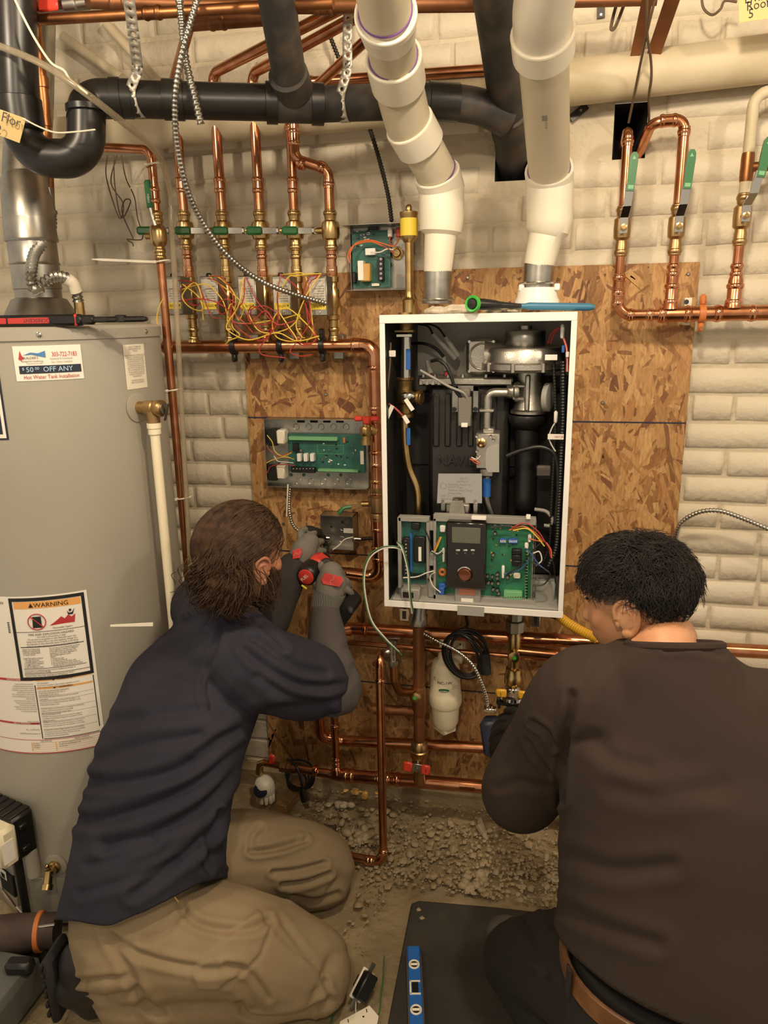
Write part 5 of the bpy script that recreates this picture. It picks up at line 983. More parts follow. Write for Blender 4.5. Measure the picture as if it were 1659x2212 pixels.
mb = MB(); d1 = unit(c2-c1); mb.tube(spline([c2-d1*.03, c2+d1*.005, c3, c4], 6), .0495, 36); mb.build('elbow', 'pvc_grey', vl)
mb = MB(); mb.tube([c2-d1*.055, c2-d1*.0], [.0545, .0545], 36); mb.ring(c2-d1*.0, d1, .051, .0035, 36); mb.build('elbow_socket', 'pvc_white', vl)
d2 = unit(c4-c3); mb = MB(); mb.tube([c3+d2*.01, c4], .0555, 36); mb.ring(c4, d2, .052, .0035, 36); mb.build('upper_socket', 'pvc_white', vl)
c5 = P(833, 30, -.60); d3 = unit(c5-c4); mb = MB(); mb.tube([c4-d3*.02, c5], .0455, 36); mb.build('upper_pipe', 'pvc_grey', vl)
mb = MB(); mb.ring(c4+d3*.006, d3, .0462, .002, 36, 6); mb.build('primer_ring', 'purple_primer', vl)
c6 = P(815, -90, -.72); d4 = unit(c6-c5); e0 = c5+d3*-.055
mb = MB(); mb.tube([e0, c5-d3*.004], [.0500, .0545], 36); mb.tube([c5-d3*.012, c5], .056, 36); mb.ring(c5, d3, .0525, .0035, 36); mb.build('top_socket', 'pvc_white', vl)
mb = MB(); mb.tube([c5-d4*.01, c6, c6+d4*((2.5-c6[2])/d4[2])], .0455, 36); mb.build('top_pipe', 'pvc_grey', vl); mb = MB(); mb.ring(c5+d4*.006, d4, .0462, .0022, 36, 6); mb.build('primer_ring', 'purple_primer', vl)

vr = vent('right white plastic vent rising straight from the boiler and leaning towards the viewer', P(1160, 655, yv), None, 'boiler vents')
b0, b1, b2, b3, b4 = P(1160, 650, yv), P(1165, 568, yv), P(1182, 500, yv), P(1187, 476, yv), P(1187, 392, yv)
mb = MB(); mb.tube([b0, b0+(b1-b0)*.3, b0+(b1-b0)*.31, b1], [.039, .039, .0345, .0345], 32); mb.build('adapter', 'steel', vr)
mb = MB(); mb.tube([b0-V(0, 0, .012), b0, b0+V(0, 0, .010), b0+V(0, 0, .03)], [.052, .052, .047, .045], 32); mb.build('base_flange', 'white_enamel', vr)
for dx in (-.036, .045): mb = MB(); mb.obb(b0+V(dx, -.02, .03), (1, 0, 0), (0, 1, 0), (0, 0, 1), .013, .012, .015, .002); mb.build('clamp_lug', 'white_enamel', vr)
mb = MB(); mb.ring(b0+V(0, 0, .04), (0, 0, 1), .0405, .003); mb.build('clamp_band', 'chrome', vr)
mb = MB(); mb.tube([b1-(b2-b1)*.1, b1+(b2-b1)*.15, b1+(b2-b1)*.85, b2, b3, b4], [.0345, .036, .039, .050, .053, .0535], 36); mb.build('reducer', 'pvc_white', vr)
c1 = P(1186, 368, -.20); c2 = P(1172, 70, -.56); d1 = unit(c2-c1); mb = MB(); mb.tube([b4-(c1-b4)*.3, c1], .0535, 36); mb.ring(c1, unit(c1-b4)*.5+d1, .0505, .0035, 36); mb.build('socket', 'pvc_white', vr)
mb = MB(); mb.tube([c1-d1*.02, c2], .0455, 36); pp = mb.build('rising_pipe', 'pvc_grey', vr)
mb = MB(); mb.ring(c1+d1*.006, d1, .046, .0016, 36, 6); mb.build('primer_ring', 'purple_primer', vr)
mb = MB(); q = c1+d1*.235+unit(np.cross(d1, (1, 0, 0)))*.0458*(1 if np.cross(d1, (1, 0, 0))[1] < 0 else -1); fw = unit(np.cross(np.cross(d1, (1, 0, 0)), d1)); mb.obb(q, (1, 0, 0), d1, np.cross((1, 0, 0), d1), .010, .016, .0006); put_text(mb, 'SCH 40', .006, q-d1*.012, -d1, (1, 0, 0)); mb.build('printed_marks', 'ink_grey', pp, 0)
mb = MB(); mb.tube([c2-d1*.045, c2], .0555, 36); mb.ring(c2, d1, .052, .004, 36); mb.build('top_socket', 'pvc_white', vr)
c3 = P(1200, -100, -.70); mb = MB(); mb.tube(spline([c2-d1*.02, c2+d1*.02, P(1176, 0, -.63), c3, c3+(c3-P(1176, 0, -.63))*1.2], 6), .050, 36); mb.build('top_elbow', 'pvc_white', vr)
# ------------------------------------------------------------------ wall-hung boiler, front cover off
BX0, BX1, BY0, BY1, BZ0, BZ1 = -.22, .22, -.33, -.02, .787, 1.5
BO = thing('boiler', 'white wall-hung boiler with its front cover removed, insides exposed', 'boiler', (0, -.17, BZ0))
w = .006; fl = .0125
mb = MB(); mb.box((BX0, BY0, BZ0), (BX0+w, BY1, BZ1), .001); mb.build('side_panel', 'white_enamel', BO); mb = MB(); mb.box((BX1-w, BY0, BZ0), (BX1, BY1, BZ1), .001); mb.build('side_panel', 'white_enamel', BO)
mb = MB(); mb.box((BX0, BY0, BZ1-w), (BX1, BY1, BZ1), .001); mb.build('top_panel', 'white_enamel', BO)
mb = MB(); mb.box((BX0, BY0, BZ0), (BX1, BY1, BZ0+w), .001); mb.build('bottom_panel', 'grey_plastic', BO)
mb = MB(); mb.box((BX0, BY0-.001, BZ1-.019), (BX1, BY0+.003, BZ1), .001); mb.build('top_rim', 'white_enamel', BO); mb = MB(); mb.box((BX0, BY0-.001, BZ0), (BX1, BY0+.003, BZ0+.017), .001); mb.build('bottom_rim', 'white_enamel', BO)
for x in (BX0, BX1-fl): mb = MB(); mb.box((x, BY0-.0005, BZ0+.017), (x+fl, BY0+.003, BZ1-.019), .001); mb.build('side_rim', 'white_enamel', BO)
mb = MB(); mb.box((BX0+w, BY1-.004, BZ0), (BX1-w, BY1, BZ1)); mb.build('back_panel', 'boiler_inside', BO, 0)
for s in (-1, 1): x = s*(.22-w-.001); mb = MB(); mb.box((x-.001, BY0+.01, BZ0+w), (x+.001, BY1-.004, BZ1-w)); mb.build('inner_lining', 'boiler_black', BO, 0)
mb = MB(); mb.box((BX0+w, -.06, 1.10), (BX1-w, BY1-.004, 1.30), .002); mb.box((BX0+w, -.05, .80), (BX1-w, BY1-.004, 1.10), .002); mb.build('dark_shield', 'boiler_black', BO)
mb = MB(); mb.box((BX0+.05, -.115, 1.345), (BX1-w, -.108, BZ1-w-.012), .002); mb.build('added_pale_plate', mat('lit_back_grey', '#8d887e', .45, .3), BO)  # added plate, its paler grey stands in for light on the upper back panel
def bb(px0, py0, px1, py1, y0, y1, nm, m_, par=BO, bev=.002):   # y0 nearer the viewer
    A, B = P(px0, py1, y0), P(px1, py0, y0); mb = MB(); mb.box((A[0], y0, A[2]), (B[0], y1, B[2]), bev); return mb.build(nm, m_, par)
def bt(pts, r, nm, m_, par=BO, n=16): mb = MB(); mb.tube(pts, r, n); return mb.build(nm, m_, par)
# heat exchanger
mb = MB(); A, B = P(925, 1120, -.2), P(1100, 832, -.2); mb.box((A[0], -.20, A[2]-.02), (B[0], -.06, B[2]), .012); hx = mb.build('heat_exchanger', 'boiler_black', BO)
for px in (935, 960, 985, 1010, 1035, 1060):
    bb(px, 850, px+14, 965, -.206, -.198, 'casting_rib', 'boiler_black', hx, .003)
mb = MB(); put_text(mb, 'NAVIEN', .034, P(945, 1003, -.2035), (1, 0, 0), (0, 0, 1), 'LEFT', None, 1., .003); mb.build('embossed_name', 'boiler_black', hx, 0)
bb(903, 816, 1108, 833, -.215, -.08, 'burner_plate', 'cast_alu', BO, .004)
for px in (915, 940, 968, 1000, 1050, 1090):
    c = P(px, 816, -.2); mb = MB(); mb.cyl(c, c+V(0, 0, .008), .005, 6); mb.build('plate_bolt', 'steel', BO)
for px in (905, 918, 931, 944): bb(px, 822, px+8, 832, -.222, -.2, 'fin', 'cast_alu', BO, .001)
mb = MB(); A = P(990, 815, -.14); mb.add([P(985, 815, -.17), P(1050, 815, -.17), P(1048, 738, -.17), P(1008, 738, -.17), P(985, 815, -.08), P(1050, 815, -.08), P(1048, 738, -.08), P(1008, 738, -.08)], [(0, 1, 2, 3), (4, 7, 6, 5), (0, 4, 5, 1), (1, 5, 6, 2), (2, 6, 7, 3), (3, 7, 4, 0)]); mb.build('burner_hood', 'boiler_inside', BO, 30)
fl_ = bb(1006, 730, 1076, 810, -.195, -.17, 'square_flange', 'cast_alu', BO, .008); c = P(1042, 770, -.195); mb = MB(); mb.ring(c, (0, 1, 0), .031, .003, 32); mb.build('gasket_ring', 'steel', fl_)
for px, py in ((1014, 738), (1066, 738), (1014, 802), (1066, 802)): c = P(px, py, -.196); mb = MB(); mb.lathe([(.004, 0), (.0035, .003), (0, .003)], c, (0, -1, 0), 10); mb.build('bolt', 'chrome', fl_)
# blower
c = P(1133, 772, -.19); mb = MB()
mb.lathe([(.03, -.034), (.075, -.032), (.098, -.028), (.102, -.024), (.102, -.012), (.096, -.008), (.094, .016), (.088, .024), (.06, .026), (.05, .026)], c, (0, 0, 1), 48); d = P(1045, 768, -.20)-c; mb.tube([c+d*.4, c+d], [.03, .034], 24); fan = mb.build('blower_housing', 'cast_alu', BO)
mb = MB(); mb.lathe([(.046, .024), (.048, .028), (.048, .060), (.046, .063), (.02, .065), (.016, .066), (.016, .074), (0, .074)], c, (0, 0, 1), 40); mb.build('motor', 'steel', fan)
for k in range(9):
    a = k*2*math.pi/9+.3; q = c+V(.101*math.cos(a), .101*math.sin(a), -.030); mb = MB(); mb.cyl(q, q+V(0, 0, .022), .006, 10, .001); mb.build('housing_screw', 'cast_alu', fan)
bb(1177, 766, 1204, 778, -.293, -.290, 'maker_label', 'sticker_white', fan, 0)
# mixer below blower
c2 = P(1145, 845, -.19); mb = MB(); mb.lathe([(.034, .055), (.034, .04), (.030, .02), (.034, -.02), (.040, -.042), (.046, -.046), (.046, -.052), (.03, -.052)], c2, (0, 0, 1), 28); mb.obb(c2+V(-.005, -.035, 0), (1, 0, 0), (0, 1, 0), (0, 0, 1), .012, .03, .085, .003); mb.build('mixing_chamber', 'cast_alu', BO)
mb = MB(); g0 = P(1122, 846, -.215); mb.lathe([(.022, 0), (.024, .004), (.024, .010), (.018, .014), (.014, .03)], g0, (-1, 0, 0), 24); gf = mb.build('gas_flange', 'cast_alu', BO)
for k in range(4):
    a = .8+k*math.pi/2; q = g0+V(0, .021*math.cos(a), .021*math.sin(a)); mb = MB(); mb.cyl(q+V(.012, 0, 0), q+V(-.014, 0, 0), .004, 8); mb.build('flange_bolt', 'steel', gf)
mb = MB(); mb.lathe([(.034, 0), (.034, .012), (.028, .014), (0, .014)], P(1178, 858, -.215), (1, -.3, 0), 24); mb.build('round_sensor', 'grey_plastic', BO)
mb = MB(); q = P(1140, 895, -.19); mb.lathe([(.046, 0), (.048, -.006), (.044, -.022), (.032, -.034), (.029, -.036), (.028, -.20), (.03, -.21), (.026, -.235), (.01, -.245)], q, (0, 0, 1), 28); mb.build('air_intake', 'black_plastic', BO)
# gas line and gas valve
yg = -.235
bt(fillet([P(1096, 848, yg), P(1054, 848, yg), P(1052, 948, yg)], .018), .0105, 'gas_elbow', 'cast_alu'); mb = MB(); q = P(1052, 886, yg); mb.obb(q, (1, 0, 0), (0, 1, 0), (0, 0, 1), .036, .026, .008, .002); mb.build('gas_union', 'cast_alu', BO)
bb(1042, 925, 1068, 948, -.25, -.215, 'valve_neck', 'cast_alu', BO, .003); gv = bb(1026, 936, 1081, 1014, -.262, -.205, 'gas_valve', 'cast_alu', BO, .004)
A = [(1052, 968), (1064, 962), (1078, 962), (1078, 1020), (1054, 1020), (1049, 1010), (1049, 976)]; mb = MB(); mb.prism([P(x, y, -.272) for x, y in A], (0, .012, 0)); mb.build('valve_cover', 'grey_plastic', gv, 30)
mb = MB(); q = P(1040, 957, -.262); mb.lathe([(.012, 0), (.012, .003), (.007, .006), (.006, .018), (.004, .02), (0, .018)], q, (0, -1, 0), 18); mb.build('test_nozzle', 'brass', gv)
for px, py in ((1030, 942), (1060, 942), (1066, 950), (1030, 974), (1031, 986)): mb = MB(); mb.lathe([(.0042, 0), (.0036, .003), (0, .002)], P(px, py, -.263), (0, -1, 0), 10); mb.build('bolt', 'steel', gv)
bb(1036, 1012, 1066, 1030, -.25, -.22, 'valve_foot', 'cast_alu', gv, .003)
bt(spline([P(1052, 1026, yg), P(1051, 1072, yg), P(1056, 1095, yg), P(1066, 1125, yg)], 8), .0098, 'gas_pipe', 'steel'); bt([P(1052, 1032, yg), P(1051, 1072, yg)], .0104, 'blue_tape', 'blue_tape')
for m_, pts in (('orange_wire', [(1015, 992), (1025, 994), (1036, 1000)]), ('red_wire', [(1015, 990), (1025, 999), (1036, 1004)]), ('white_wire', [(1018, 988), (1030, 992), (1038, 984)])): bt(spline([P(x, y, -.27) for x, y in pts], 6), .0014, 'wire', m_, gv, 6)
# igniter
mb = MB(); yi = -.225
for (a, b, c_, d_) in ((976, 833, 1034, 845), (976, 833, 990, 890), (1021, 833, 1034, 890)):
    A, B = P(a, d_, yi), P(c_, b, yi); mb.box((A[0], yi, A[2]), (B[0], yi+.003, B[2]), .0008)
ig = mb.build('igniter_bracket', 'steel', BO); ib = bb(989, 858, 1018, 921, -.245, -.225, 'igniter', 'boiler_inside', BO, .002); bb(992, 840, 1015, 860, -.242, -.225, 'igniter_neck', 'boiler_inside', ib, .004); bb(996, 914, 1010, 923, -.25, -.24, 'igniter_socket', 'sticker_white', ib, .001)
mb = MB(); 
for k, s_ in enumerate(('IGNITION TRANSFORMER', '120V 60Hz', '100730')): put_text(mb, s_, .0045, P(991, 895+k*5, -.2455), (1, 0, 0), (0, 0, 1), squeeze=.6)
mb.build('print', 'ink_grey', ib, 0)
for px in (981, 1027): mb = MB(); mb.lathe([(.006, 0), (.0055, .003), (0, .003)], P(px, 884, -.226), (0, -1, 0), 12); mb.build('bolt', 'black_plastic', ig)
bt(spline([P(998, 860, -.24), P(985, 845, -.245), P(975, 815, -.25), P(963, 790, -.25), P(948, 778, -.245), P(932, 780, -.23)], 8), .0042, 'ignition_lead', 'black_wire'); bt(spline([P(1010, 862, -.242), P(1000, 848, -.25), P(970, 835, -.25), P(940, 818, -.25), P(908, 800, -.245)], 8), .0032, 'ignition_lead', 'grey_clip')
bt(spline([P(890, 742, -.16), P(915, 742, -.18), P(940, 752, -.19), P(958, 770, -.20)], 8), .0038, 'hose', 'black_wire')
for a, b in (((922, 778), (930, 806)), ((958, 770), (964, 800)), ((935, 722), (985, 775)), ((962, 728), (990, 770))): bt([P(*a, -.19), P(*b, -.19)], [.006, .0075], 'electrode_boot', 'grey_clip', BO, 10)
for a, b in (((903, 700), (935, 722)), ((915, 697), (962, 728))): bt(spline([P(*a, -.12), P((a[0]+b[0])/2+6, (a[1]+b[1])/2-6, -.16), P(*b, -.19)], 5), .0026, 'lead', 'black_wire', BO, 8)
for px in (927, 964): mb = MB(); mb.cyl(P(px, 812, -.19), P(px, 804, -.19), .004, 10); mb.build('electrode_seal', 'red_rubber', BO)
# supply pipe on the left
ys = -.24
mb = MB(); q = P(876, 703, ys); mb.lathe([(.017, .03), (.017, .006), (.0195, 0), (.0195, -.012), (.014, -.014)], q, (0, 0, 1), 24); mb.obb(q+V(0, -.004, -.013), (1, 0, 0), (0, 1, 0), (0, 0, 1), .046, .036, .006, .001); mb.build('top_union', 'brass_dull', BO); bb(856, 722, 889, 728, -.275, -.268, 'retaining_clip', 'sticker_white', BO, .001)
bt([P(877, 728, ys), P(876, 815, ys)], .0128, 'supply_pipe', 'chrome'); bb(877, 754, 886, 799, -.2545, -.250, 'blue_tape', 'blue_tape', BO, .001)
mb = MB(); q = P(875, 860, ys); mb.lathe([(.021, .05), (.021, .045), (.0175, .043), (.0175, .02), (.0195, .018), (.0195, -.01), (.016, -.014), (.016, -.036), (.021, -.038), (.021, -.046), (.013, -.048)], q, (0, 0, 1), 22); mb.cyl(q+V(.005, -.006, .004), q+V(.046, -.02, .004), .014, 18, .002); mb.lathe([(.014, .0), (.019, .002), (.019, .008), (.014, .01)], q+V(.035, -.016, .004), (1, -.3, 0), 18); mb.build('flow_valve', 'brass_dull', BO)
mb = MB(); mb.ball(q+V(.012, -.03, .008), (.020, .010, .011), 14, 8); mb.build('bypass_knob', 'chrome', BO)
bt(spline([P(874, 905, ys), P(876, 960, ys), P(884, 1010, ys), P(900, 1050, ys), P(904, 1080, ys), P(903, 1135, ys)], 8), .0108, 'supply_pipe', 'brass'); bb(878, 925, 886, 962, -.2545, -.249, 'blue_tape', 'blue_tape', BO, .001)
for k, (a, b) in enumerate((((834, 868), (882, 912)), ((832, 866), (884, 914)))): bt(spline([P(*a, -.27), P(855, 882+k*2, -.275), P(872, 900+k, -.275), P(*b, -.27)], 6), .0018, 'sensor_wire', 'red_wire', BO, 6)
for a, b in (((834, 907), (848, 876)), ((872, 898), (882, 914)), ((876, 862), (892, 886))): A, B = P(*a, -.28), P(*b, -.28); d = unit(B-A); mb = MB(); mb.obb((A+B)/2, d, np.cross(d, (0, 1, 0)), (0, 1, 0), np.linalg.norm(B-A), .010, .0008); mb.build('paper_flag', 'sticker_white', BO, 0)
bt(spline([P(844, 740, -.28), P(842, 790, -.28), P(836, 850, -.28)], 6), .0024, 'sensor_wire', 'copper_wire', BO, 8); bb(840, 757, 854, 771, -.285, -.28, 'wire_clip', 'sticker_white', BO, .001)
# rating plate
mb = MB(); pl = [(947, 1023), (1041, 1023), (1041, 1087), (944, 1087)]; mb.prism([P(x, y, -.275) for x, y in pl], (0, .002, 0)); rp_ = mb.build('rating_plate', 'chrome', BO, 0); mb = MB()
for k, (x, s_) in enumerate(((992, 'GB327Z'), (986, 'Certified to'), (968, 'Kyungdong Navien Co.'), (968, 'GWHT Water'), (968, 'Maximum Water Temp.'), (968, 'analog surface'), (952, 'CAN Z21.13 CSA 4.9'), (952, 'Natural Gas Type'))): put_text(mb, s_, .0075, P(x, 1036+k*6.2, -.2758), (1, 0, 0), (0, 0, 1), squeeze=.8)
mb.ring(P(958, 1050, -.2758), (0, 1, 0), .008, .0005, 8, 4); mb.build('plate_print', 'ink_grey', rp_, 0)
for px in (956, 1026): mb = MB(); mb.lathe([(.004, 0), (.0035, .002), (0, .002)], P(px, 1083, -.276), (0, -1, 0), 10); mb.build('screw', 'steel', rp_)
bb(962, 1090, 1014, 1110, -.285, -.262, 'hinge_block', 'steel', BO, .003); mb = MB(); mb.prism([P(x, y, -.296) for x, y in ((974, 1082), (1000, 1082), (1006, 1122), (968, 1122))], (0, .004, 0)); mb.build('hinge_bracket', 'cast_alu', BO, 0)
bb(952, 1086, 962, 1104, -.278, -.270, 'plate_leg', 'steel', BO, .001); bb(1022, 1086, 1032, 1110, -.278, -.270, 'plate_leg', 'steel', BO, .001)
# control trays
yt = -.292
t1 = bb(862, 1120, 926, 1304, yt, yt+.006, 'side_board_tray', 'grey_clip', BO, .001)
for (a, b, c_, d_) in ((860, 1118, 927, 1126), (860, 1118, 866, 1270), (921, 1126, 927, 1250)): bb(a, b, c_, d_, yt-.02, yt, 'tray_rim', 'grey_clip', t1, .001)
pb = bb(867, 1127, 920, 1258, yt-.004, yt, 'side_board', 'pcb_teal', t1, 0); bb(888, 1130, 906, 1144, yt-.02, yt-.004, 'relay', 'black_plastic', pb); bb(870, 1162, 884, 1245, yt-.018, yt-.004, 'terminal_row', 'black_plastic', pb); bb(893, 1160, 918, 1215, yt-.016, yt-.004, 'relay_bank', 'black_plastic', pb, .002); bb(904, 1182, 910, 1212, yt-.0175, yt-.016, 'barcode_label', 'sticker_white', pb, 0); bb(886, 1150, 890, 1235, yt-.008, yt-.004, 'blue_strip', 'blue_part', pb, 0)
for k in range(10): mb = MB(); mb.lathe([(.0028, 0), (.002, .0015), (0, .0015)], P(877, 1168+k*7.8, yt-.0185), (0, -1, 0), 8); mb.build('terminal_screw', 'chrome', pb)
for k in range(8):
    bb(880+k*5, 1240, 883+k*5, 1252, yt-.012, yt-.004, 'jumper', 'black_plastic', pb, 0)
sw = bb(866, 1274, 906, 1298, yt-.034, yt, 'power_switch_box', 'grey_clip', t1, .003); bb(870, 1280, 893, 1291, yt-.036, yt-.034, 'rocker', 'black_plastic', sw, .001)
for (a, b) in ((1128, 1146), (1196, 1222), (1258, 1290)): bb(925, a, 938, b, yt-.016, yt, 'hinge_tab', 'grey_clip', t1, .001)
t2 = bb(938, 1122, 1156, 1304, yt, yt+.006, 'main_board_tray', 'grey_clip', BO, .001)
for (a, b, c_, d_) in ((936, 1120, 1158, 1126), (936, 1120, 942, 1302), (1152, 1126, 1158, 1304), (936, 1298, 1156, 1304)): bb(a, b, c_, d_, yt-.02, yt, 'tray_rim', 'grey_clip', t2, .001)
pb = bb(942, 1126, 1152, 1298, yt-.004, yt, 'main_board', 'pcb_green', t2, 0)
bb(947, 1270, 960, 1286, yt-.02, yt-.004, 'blue_filter', 'blue_part', pb); bb(947, 1262, 964, 1270, yt-.018, yt-.004, 'blue_filter', 'blue_part', pb); mb = MB(); mb.ring(P(956, 1236, yt-.008), (0, 1, 0), .007, .004, 16, 8); mb.build('choke_coil', 'orange_part', pb); bb(950, 1136, 962, 1150, yt-.016, yt-.004, 'connector', 'relay_white', pb); bb(955, 1185, 961, 1215, yt-.014, yt-.004, 'connector', 'relay_white', pb)
for a, b in ((1079, 1093), (1098, 1118)):
    ds = bb(a, 1164, b, 1174, yt-.012, yt-.004, 'dip_switch', 'blue_part', pb, .001)
    for k in range(int((b-a)/2.8)): bb(a+1.6+k*2.7, 1167, a+2.9+k*2.7, 1172, yt-.013, yt-.012, 'switch_key', 'sticker_white', ds, 0)
for k in range(3): bb(1105, 1188+k*12, 1127, 1199+k*12, yt-.02, yt-.004, 'relay', 'black_plastic', pb)
ts = bb(1133, 1190, 1142, 1296, yt-.016, yt-.004, 'terminal_strip', 'term_green', pb, .001)
for k in range(16): bb(1135, 1193+k*6.4, 1140, 1197+k*6.4, yt-.0165, yt-.016, 'terminal_hole', 'black_plastic', ts, 0)
tb = bb(1088, 1280, 1128, 1294, yt-.02, yt-.004, 'terminal_strip', 'term_green', pb, .001)
for k in range(7): mb = MB(); mb.lathe([(.002, 0), (.0015, .001), (0, .001)], P(1092+k*5.4, 1290, yt-.0205), (0, -1, 0), 8); mb.build('terminal_screw', 'steel', tb)
for (px, py) in ((1054, 1242), (1064, 1243), (1075, 1246), (1075, 1238), (1056, 1256), (1064, 1257), (1077, 1257), (1097, 1244), (1066, 1270), (1075, 1272), (1078, 1279), (1066, 1196), (1070, 1150)):
    mb = MB(); q = P(px, py, yt-.004); mb.cyl(q, q-V(0, .013, 0), .0044, 12, .001); cp = mb.build('capacitor', 'black_plastic', pb); mb = MB(); q = q-V(0, .013, 0); mb.lathe([(.0036, 0), (.0034, .0006), (0, .0007)], q, (0, -1, 0), 12); mb.build('capacitor_top', 'steel', cp)
bb(1109, 1240, 1124, 1250, yt-.014, yt-.004, 'connector', 'ivory_plastic', pb); bb(1083, 1223, 1090, 1250, yt-.014, yt-.004, 'connector', 'relay_white', pb); bb(1133, 1174, 1142, 1186, yt-.016, yt-.004, 'connector', 'relay_white', pb); bb(1140, 1156, 1148, 1172, yt-.016, yt-.004, 'connector', 'relay_white', pb)
for k in range(40):
    px, py = 1052+r.random()*74, 1128+r.random()*120; bb(px, py, px+r.uniform(2, 4), py+r.uniform(2, 4), yt-.006, yt-.004, 'component', ['black_plastic', 'steel', 'transformer_tan'][k % 3], pb, 0)
# display
dm = bb(963, 1130, 1051, 1270, -.335, -.300, 'display_module', 'glossy_brown', BO, .004); bb(976, 1141, 1038, 1172, -.3365, -.3345, 'screen', 'lcd', dm, .0005)
for k, px in enumerate((989, 1005, 1021)): bb(px-5, 1187, px+5, 1191, -.3375, -.334, 'button', 'chrome', dm, .001)
mb = MB()
for px, s_ in ((985, 'C'), (1003, 'M'), (1020, 'O')): put_text(mb, s_, .006, P(px, 1197, -.3362), (1, 0, 0), (0, 0, 1))
mb.build('button_marks', 'ink_grey', dm, 0)
q = P(1004, 1240, -.335); mb = MB(); mb.lathe([(.0195, 0), (.0195, .002), (.017, .003), (.015, .001)], q, (0, -1, 0), 32); mb.build('dial_ring', 'chrome', dm); mb = MB(); mb.lathe([(.0150, 0), (.0150, .007), (.013, .009), (.006, .008), (0, .007)], q, (0, -1, 0), 32); mb.build('dial', 'knob_brown', dm)
bb(982, 1264, 1038, 1310, -.318, -.300, 'display_foot', 'grey_clip', BO, .002); bb(991, 1268, 1027, 1284, -.3195, -.318, 'foot_label', 'skin_pink', BO, 0); bb(996, 1294, 1022, 1302, -.3195, -.318, 'foot_slot', 'sticker_white', BO, 0)
# bottom sill, bushings, band, latches
mb = MB(); mb.box((BX0+.02, -.325, BZ0+.016), (BX1-.012, -.26, BZ0+.022), .001); mb.build('sill', 'grey_plastic', BO)
for px in (915, 929, 943, 955, 968): mb = MB(); q = P(px, 1297, -.31); mb.ball(q, .005, 10, 6); mb.build('grommet', 'brass', BO)
bb(988, 1312, 1046, 1328, -.3325, -.331, 'grey_band', 'grey_plastic', BO, 0)
for px in (875, 1160): mb = MB(); q = P(px, 1312, -.31); mb.ball(q, .005, 10, 6); mb.build('rubber_plug', 'black_plastic', BO)
for px, py in ((873, 1331), (1157, 1344)):
    q = P(px, py, -.315); lt = bb(px-10, py-16, px+10, py+10, -.312, -.306, 'latch', 'chrome', BO, .001); bb(px-4, py-10, px+4, py+6, -.3135, -.312, 'latch_bolt', 'dark_steel', lt, .0005)
# right side looms
for k, (x0_, m_, rr_) in enumerate(((1216, 'black_wire', .0075), (1200, 'black_wire', .004))):
    pts = [P(x0_-4*k, 780, -.27), P(x0_, 900, -.27), P(x0_-4, 1000, -.27), P(x0_-9, 1100, -.27), P(x0_-14, 1180, -.275), P(x0_-32, 1225, -.28)]; q, rl = beaded(spline(pts, 8), rr_, .007, 8, .2); mb = MB(); mb.tube(q, rl, 10); mb.build('cable_loom', m_, BO)
bt(spline([P(1095, 985, -.26), P(1130, 972, -.265), P(1170, 966, -.265), P(1200, 985, -.27), P(1206, 1050, -.27), P(1200, 1130, -.27)], 8), .006, 'hose', 'black_plastic'); bt(spline([P(1155, 1100, -.26), P(1180, 1105, -.265), P(1192, 1120, -.27), P(1188, 1135, -.27), P(1175, 1135, -.27)], 8), .0045, 'hose', 'grey_clip')
bb(1210, 700, 1220, 732, -.29, -.28, 'wire_connector', 'relay_white', BO, .003); bb(1196, 888, 1205, 915, -.29, -.28, 'wire_connector', 'relay_white', BO, .003); bt(spline([P(1200, 912, -.285), P(1192, 925, -.285), P(1186, 945, -.285), P(1192, 962, -.285), P(1200, 975, -.285)], 6), .0016, 'sensor_wire', 'white_wire', BO, 6)
fg = bb(1183, 938, 1218, 949, -.2925, -.2915, 'paper_flag', 'sticker_white', BO, 0); mb = MB(); put_text(mb, 'VENTURI', .007, P(1197, 946, -.2930), (1, 0, .03), (0, 0, 1), squeeze=.75); mb.build('print', 'ink_red', fg, 0)
for m_, dx in (('red_wire', 0), ('white_wire', 2), ('orange_wire', 4), ('red_wire', 5)): bt(spline([P(1216+dx*.5, 730, -.285), P(1222+dx*.6, 750, -.285), P(1224+dx*.6, 775, -.285), P(1223+dx, 803, -.285)], 6), .0016, 'loom_wire', m_, BO, 6)
for dx in (0, 6): bt(spline([P(1183+dx, 742, -.25), P(1192+dx, 720, -.27), P(1207+dx*.4, 708, -.285)], 6), .0016, 'loom_wire', 'red_wire', BO, 6)
bb(1222, 760, 1230, 772, -.29, -.28, 'wire_tape', 'sticker_white', BO, .001); bb(1213, 746, 1220, 762, -.288, -.28, 'blue_connector', 'blue_part', BO, .001)
